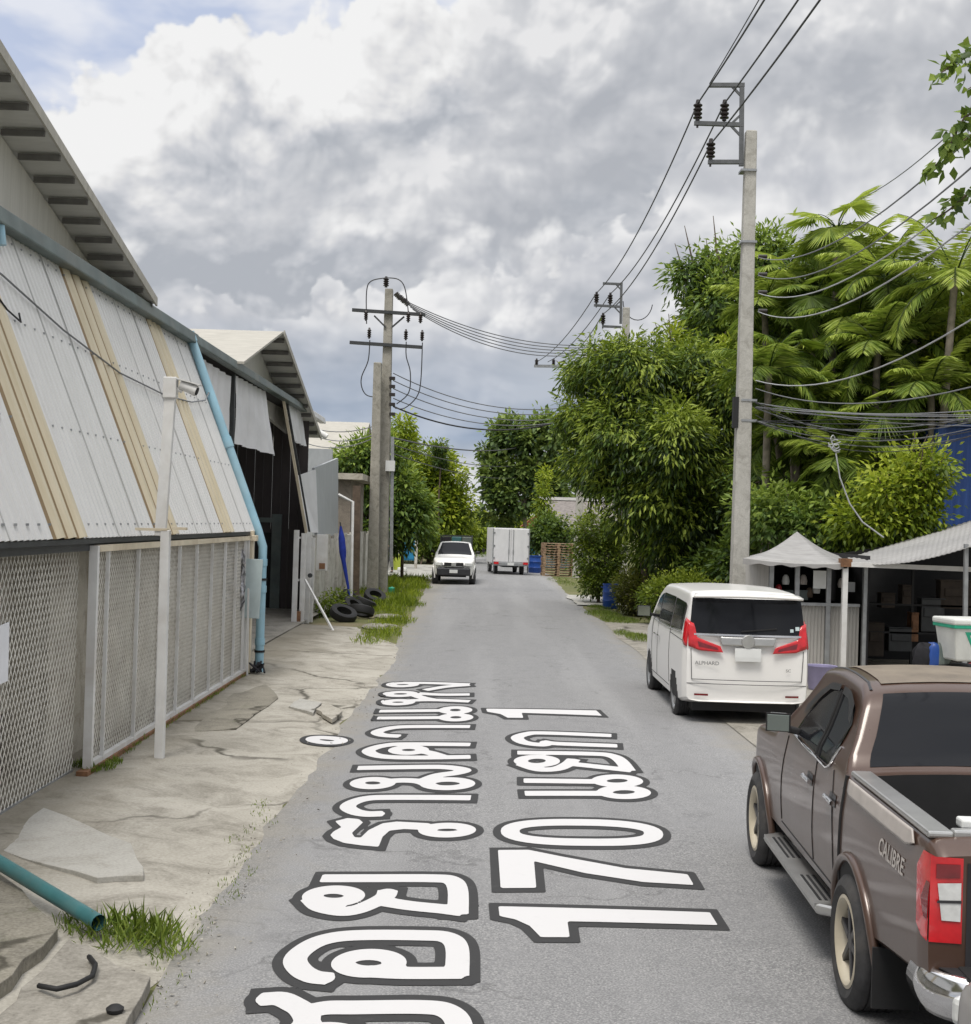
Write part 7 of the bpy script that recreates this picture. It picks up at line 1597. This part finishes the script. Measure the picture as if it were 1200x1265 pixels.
mb = MB(); mb.box((0, 0, h_+.05), (.74, .74, .10)); mb.build('lid', M['boxwhite'], DB, bevel=.03)
mb = MB(); mb.box((0, 0, h_-.02), (.715, .715, .06)); mb.build('rim_band', M['greenbox'], DB, bevel=.01)
mb = MB(); f = lambda x_, z_: (x_, -lerp(w0, w1, z_/h_)-.004, z_)
tri = [(-.17, .46), (.17, .46), (0, .14)]; tri2 = [(-.09, .41), (.09, .41), (0, .25)]
for i in range(3): a, c, d_, e = tri[i], tri[(i+1) % 3], tri2[(i+1) % 3], tri2[i]; mb.add([f(*a), f(*c), f(*d_), f(*e)], [(0, 1, 2, 3)])
mb.build('emblem', M['greenbox'], DB, recalc=False)
for i, (px, py, m_, lab) in enumerate(((1154, 812, 'bluebarrel', 'blue bag hanging beside the motorcycle'), (1162, 812, 'gutter', 'dark green cloth bag beside the motorcycle')  , (1140, 812, 'darkcloth', 'dark bag lying left of the motorcycle'))):
    p = P(px, py, 20.8); mb = MB(); rnd = random.Random(i); mb.grid(lambda u, v: (.15*math.copysign(abs(math.cos(u*6.283))**.6, math.cos(u*6.283))*math.sin(v*math.pi)**.4*(1+.2*math.sin(u*23+v*9+i)), .10*math.sin(u*6.283)*math.sin(v*math.pi)**.4, .20*math.cos(v*math.pi)*(1+.2*math.cos(u*17+i))), 22, 12); o = mb.build('bag', M[m_], loc=(0, 0, 0), smooth=50); o.location = p; tag(o, lab, 'bag')
p = P(1014, 838, 23.6); mb = MB(); mb.lathe([(.20, -.1), (.28, .32), (.30, .33), (.285, .30), (.21, -.08), (0, -.08)], n=22); o = mb.build('basket', M['purple'], loc=(0, 0, 0), smooth=40); o.location = (p.x, p.y, max(.12, p.z-.1)); tag(o, 'lavender plastic tub between the white van and the kiosk', 'tub')

# barrels, pallets, house, people down the street
def barrel(label, loc, r, h):
    T = thing('barrel', label, 'barrel', loc)
    mb = MB(); mb.lathe([(0, 0), (r*.94, 0), (r, .04), (r, h*.30), (r*1.04, h*.32), (r, h*.35), (r, h*.64), (r*1.04, h*.66), (r, h*.69), (r*.98, h*.94), (r*1.05, h*.95), (r*1.05, h), (r*.96, h), (r*.94, h-.03), (0, h-.03)], n=30); mb.build('drum', M['bluebarrel'], T, smooth=40)
    for s_ in (-1, 1): mb = MB(); mb.tube([(s_*r*1.03, -.09, h*.84), (s_*(r+.06), -.05, h*.86), (s_*(r+.06), .05, h*.86), (s_*r*1.03, .09, h*.84)], .014, 6); mb.build('handle', M['bluebarrel'], T)
    return T
g = G(755, 752, .02); bb = barrel('blue plastic barrel standing in front of the clipped hedge', g+Vector((0, .25, 0)), .27, .84)
mb = MB(); mb.box((-.02, -.275, .62), (.08, .01, .08)); mb.build('sticker', M['plate'], bb)
g = G(661, 710, 0); barrel('blue plastic barrel beside the box truck', g+Vector((.1, 2.5, 0)), .40, 1.0)
PS = thing('pallet_stack', 'stack of weathered timber pallets left of the far pole', 'pallets', (P(689, 712, 72).x, 72.3, 0), rad(4))
for k in range(13):
    mb = MB(); z = .02+k*.138
    for j in range(7): mb.box((-.78+.26*j, 0, z+.115), (.16, 1.2, .022))
    for j in (-1, 0, 1):
        for x_ in (-.79, 0, .79): mb.box((x_, j*.52, z+.055), (.15, .12, .09))
    for j in (-1, 0, 1): mb.box((0, j*.52, z), (1.72, .1, .02))
    pt = mb.build('pallet', M['wood'], PS); pt.rotation_euler = (0, 0, random.uniform(-.04, .04)); pt.location = (random.uniform(-.03, .03), random.uniform(-.03, .03), 0)
HH = thing('house', 'house with grey tiled roof and white fascia behind the far pole', 'house', (P(725, 640, 88).x, 90, 0))
zz = P(725, 616, 86).z
mb = MB(); mb.box((0, 0, (zz-1.7)/2), (5.4, 6, zz-1.7)); mb.build('walls', M['claddinglight'], HH)
mb = MB(); mb.prism([(-3.1, -3.6, zz-1.9), (3.1, -3.6, zz-1.9), (3.1, 0, zz-.1), (-3.1, 0, zz-.1)], (0, 0, .08)); mb.prism([(-3.1, .002, zz-.1), (3.1, .002, zz-.1), (3.1, 3.6, zz-1.9), (-3.1, 3.6, zz-1.9)], (0, 0, .08)); mb.build('roof', M['tilegrey'], HH)
mb = MB(); mb.box((0, 0, zz+.02), (6.3, .5, .2)); mb.build('ridge_cap', M['whitepaint'], HH)
mb = MB(); mb.box((0, -3.66, zz-1.92), (6.2, .06, .22)); mb.build('fascia', M['whitepaint'], HH)
for x_ in (-1.6, .2, 1.8): mb = MB(); mb.box((x_, -3.02, 1.6), (.9, .08, 1.1)); w_ = mb.build('window', M['whitepaint'], HH); mb = MB(); mb.box((x_, -3.07, 1.6), (.78, .03, .98)); mb.build('pane', M['glass'], w_)
p = P(694, 648, 82); q = thing('carport', 'pale blue green car under a small carport roof behind the pallets', 'carport', (p.x, 84, 0))
mb = MB(); mb.box((0, 0, 2.6), (3.0, 3, .08)); mb.build('roof', M['whitepaint'], q)
for s_ in (-1, 1): mb = MB(); mb.bar((s_*1.4, -1.4, 0), (s_*1.4, -1.4, 2.56), .08, .08, up=(0, 1, 0)); mb.build('post', M['steel'], q)
mb = MB(); mb.box((0, 0.4, 1.2), (2.6, .08, 2.3)); mb.build('screen_wall', M['signgrey'], q)
o = MB(); o.box((0, 0, 1.6), (1.6, 1.2, 2.1)); oo = thing('orange_hut', 'small hut with orange roof seen between the far trees', 'hut', (P(662, 660, 100).x, 100, 0)); o.build('walls', M['bluepanel'], oo); mb = MB(); mb.prism([(-1.2, -.9, 2.6), (1.2, -.9, 2.6), (0, -.9, 3.5)], (0, 1.8, 0)); mb.build('roof', M['orangetile'], oo)
# gateway on the left beyond the poles
GW = thing('blue_gate', 'blue panelled gate leaf on white posts down the left side road', 'gate', (P(503, 690, 77).x, 77, 0))
mb = MB(); mb.box((0, 0, 1.35), (.85, .06, 1.75)); mb.build('leaf', M['bluepanel'], GW, bevel=.01)
for z in (.6, 1.35, 2.1): mb = MB(); mb.box((0, -.045, z), (.8, .03, .06)); mb.build('rail', M['bluepanel'], GW)
for s_ in (-1, 1): mb = MB(); mb.box((s_*.52, 0, 1.1), (.16, .16, 2.3)); mb.build('post', M['whitewall'], GW)
mb = MB(); p = P(484, 673, 76); mb.box((0, 0, 1.2), (1.5, .12, 2.4)); o = mb.build('garden_wall', M['whitewall'], loc=(0, 0, 0)); o.location = (p.x-.2, 76.5, 0); tag(o, 'white wall end left of the blue gate', 'wall')
g = G(492, 700, 0); lb = thing('lime_bin', 'lime yellow plastic bin beside the standing person', 'bin', (P(491, 695, 74).x, 74, 0))
mb = MB(); mb.lathe([(0, 0), (.2, 0), (.26, .8), (0, .8)], n=16); mb.build('bin_body', M['limeplastic'], lb); mb = MB(); mb.lathe([(.28, .8), (.28, .86), (.1, .93), (0, .93)], n=16); mb.build('lid', M['limeplastic'], lb)
mb = MB(); mb.box((0, 0, .12), (.5, .35, .22)); o = mb.build('white_sack', M['boxwhite'], loc=(0, 0, 0), bevel=.06); o.location = P(497, 699, 72).xy.to_3d(); tag(o, 'white sack on the side road near the blue gate', 'sack')
mb = MB(); mb.lathe([(0, 0), (.12, 0), (.14, .2), (0, .26)], n=12); o = mb.build('teal_bag', M['greenbox'], loc=(0, 0, 0)); o.location = G(484, 733, .05); tag(o, 'small green plastic bag in the verge grass', 'bag')
# person in dark clothes standing at the side road
def person(label, loc, rz):
    T = thing('person', label, 'person', loc, rz)
    J = dict(pelvis=(0, 0, .93), waist=(0, 0, 1.08), chest=(0, .01, 1.30), neck=(0, .0, 1.47), head0=(0, .02, 1.55), head1=(0, .03, 1.70),
             hipl=(-.10, 0, .90), kneel=(-.12, .03, .50), ankl=(-.13, -.01, .09), toel=(-.14, .15, .04), hipr=(.10, 0, .90), kneer=(.13, .06, .50), ankr=(.16, .05, .09), toer=(.18, .20, .04),
             shl=(-.19, 0, 1.40), ell=(-.25, -.02, 1.13), wrl=(-.24, .08, .88), shr=(.19, 0, 1.40), elr=(.25, -.03, 1.13), wrr=(.22, .12, .92))
    Rr = dict(pelvis=.14, waist=.125, chest=.155, neck=.055, head0=.085, head1=.085, hipl=.095, kneel=.062, ankl=.045, toel=.035, hipr=.095, kneer=.062, ankr=.045, toer=.035, shl=.065, ell=.045, wrl=.032, shr=.065, elr=.045, wrr=.032)
    E_ = [('pelvis', 'waist'), ('waist', 'chest'), ('chest', 'neck'), ('neck', 'head0'), ('head0', 'head1'), ('pelvis', 'hipl'), ('hipl', 'kneel'), ('kneel', 'ankl'), ('ankl', 'toel'), ('pelvis', 'hipr'), ('hipr', 'kneer'), ('kneer', 'ankr'), ('ankr', 'toer'), ('chest', 'shl'), ('shl', 'ell'), ('ell', 'wrl'), ('chest', 'shr'), ('shr', 'elr'), ('elr', 'wrr')]
    def skin(name, keys, edges, scale, mat, extra=()):
        v = {k: J[k] for k in keys}; rr = {k: Rr[k]*scale for k in keys}; names = list(keys); vs = [v[k] for k in names]; rs = [rr[k] for k in names]; es = [(names.index(a), names.index(c)) for a, c in edges if a in names and c in names]
        for at, p, r in extra: vs.append(p); rs.append(r); es.append((names.index(at) if isinstance(at, str) else at, len(vs)-1))
        me = bpy.data.meshes.new(name); me.from_pydata(vs, es, []); o = bpy.data.objects.new(name, me); link(o, T); md = o.modifiers.new('skin', 'SKIN'); md.use_smooth_shade = True
        for i, r in enumerate(rs): me.skin_vertices[0].data[i].radius = (r, r)
        me.skin_vertices[0].data[0].use_root = True; s_ = o.modifiers.new('sub', 'SUBSURF'); s_.levels = 1; s_.render_levels = 2; me.materials.append(mat); return o
    hands = []
    for w_, sg in (('wrl', -1), ('wrr', 1)):
        x, y, z = J[w_]
        for k in range(4): hands.append((w_, (x+sg*.004, y+.015+.018*k, z-.12+.006*abs(k-1.5)), .010))
        hands.append((w_, (x-sg*.03, y+.05, z-.07), .011))
    skin('body', J.keys(), E_, 1.0, M['skin'], hands)
    skin('trousers', ['pelvis', 'hipl', 'kneel', 'ankl', 'hipr', 'kneer', 'ankr'], E_, 1.12, M['darkcloth'])
    skin('shirt', ['pelvis', 'waist', 'chest', 'shl', 'ell', 'shr', 'elr'], E_, 1.12, M['darkcloth'])
    mb = MB(); mb.grid(lambda u, v: (.098*math.cos(u*6.283)*math.sin(v*1.75), .015+.105*math.sin(u*6.283)*math.sin(v*1.75), 1.665+.115*math.cos(v*1.75)), 18, 8); mb.build('hair', M['hair'], T, smooth=180)
    for sg in (-1, 1): mb = MB(); mb.grid(lambda u, v: (sg*.14+.05*math.cos(u*6.283)*math.sin(v*math.pi)+ (.03 if sg > 0 else 0), .07+.13*math.cos(v*math.pi)+(.05 if sg > 0 else 0), .04+.045*math.sin(u*6.283)*math.sin(v*math.pi)), 12, 8); mb.build('shoe', M['black'], T, smooth=180)
    mb = MB()
    for sg in (-1, 1): mb.box((sg*.035, .118, 1.645), (.025, .012, .012))
    mb.box((0, .128, 1.615), (.022, .03, .04)); mb.box((0, .115, 1.575), (.05, .012, .01)); mb.build('face_features', M['hair'], T)
    return T
g = P(482, 708, 70); person('person in dark clothes standing at the mouth of the side road beside the poles', (g.x, 70, .012), rad(150))
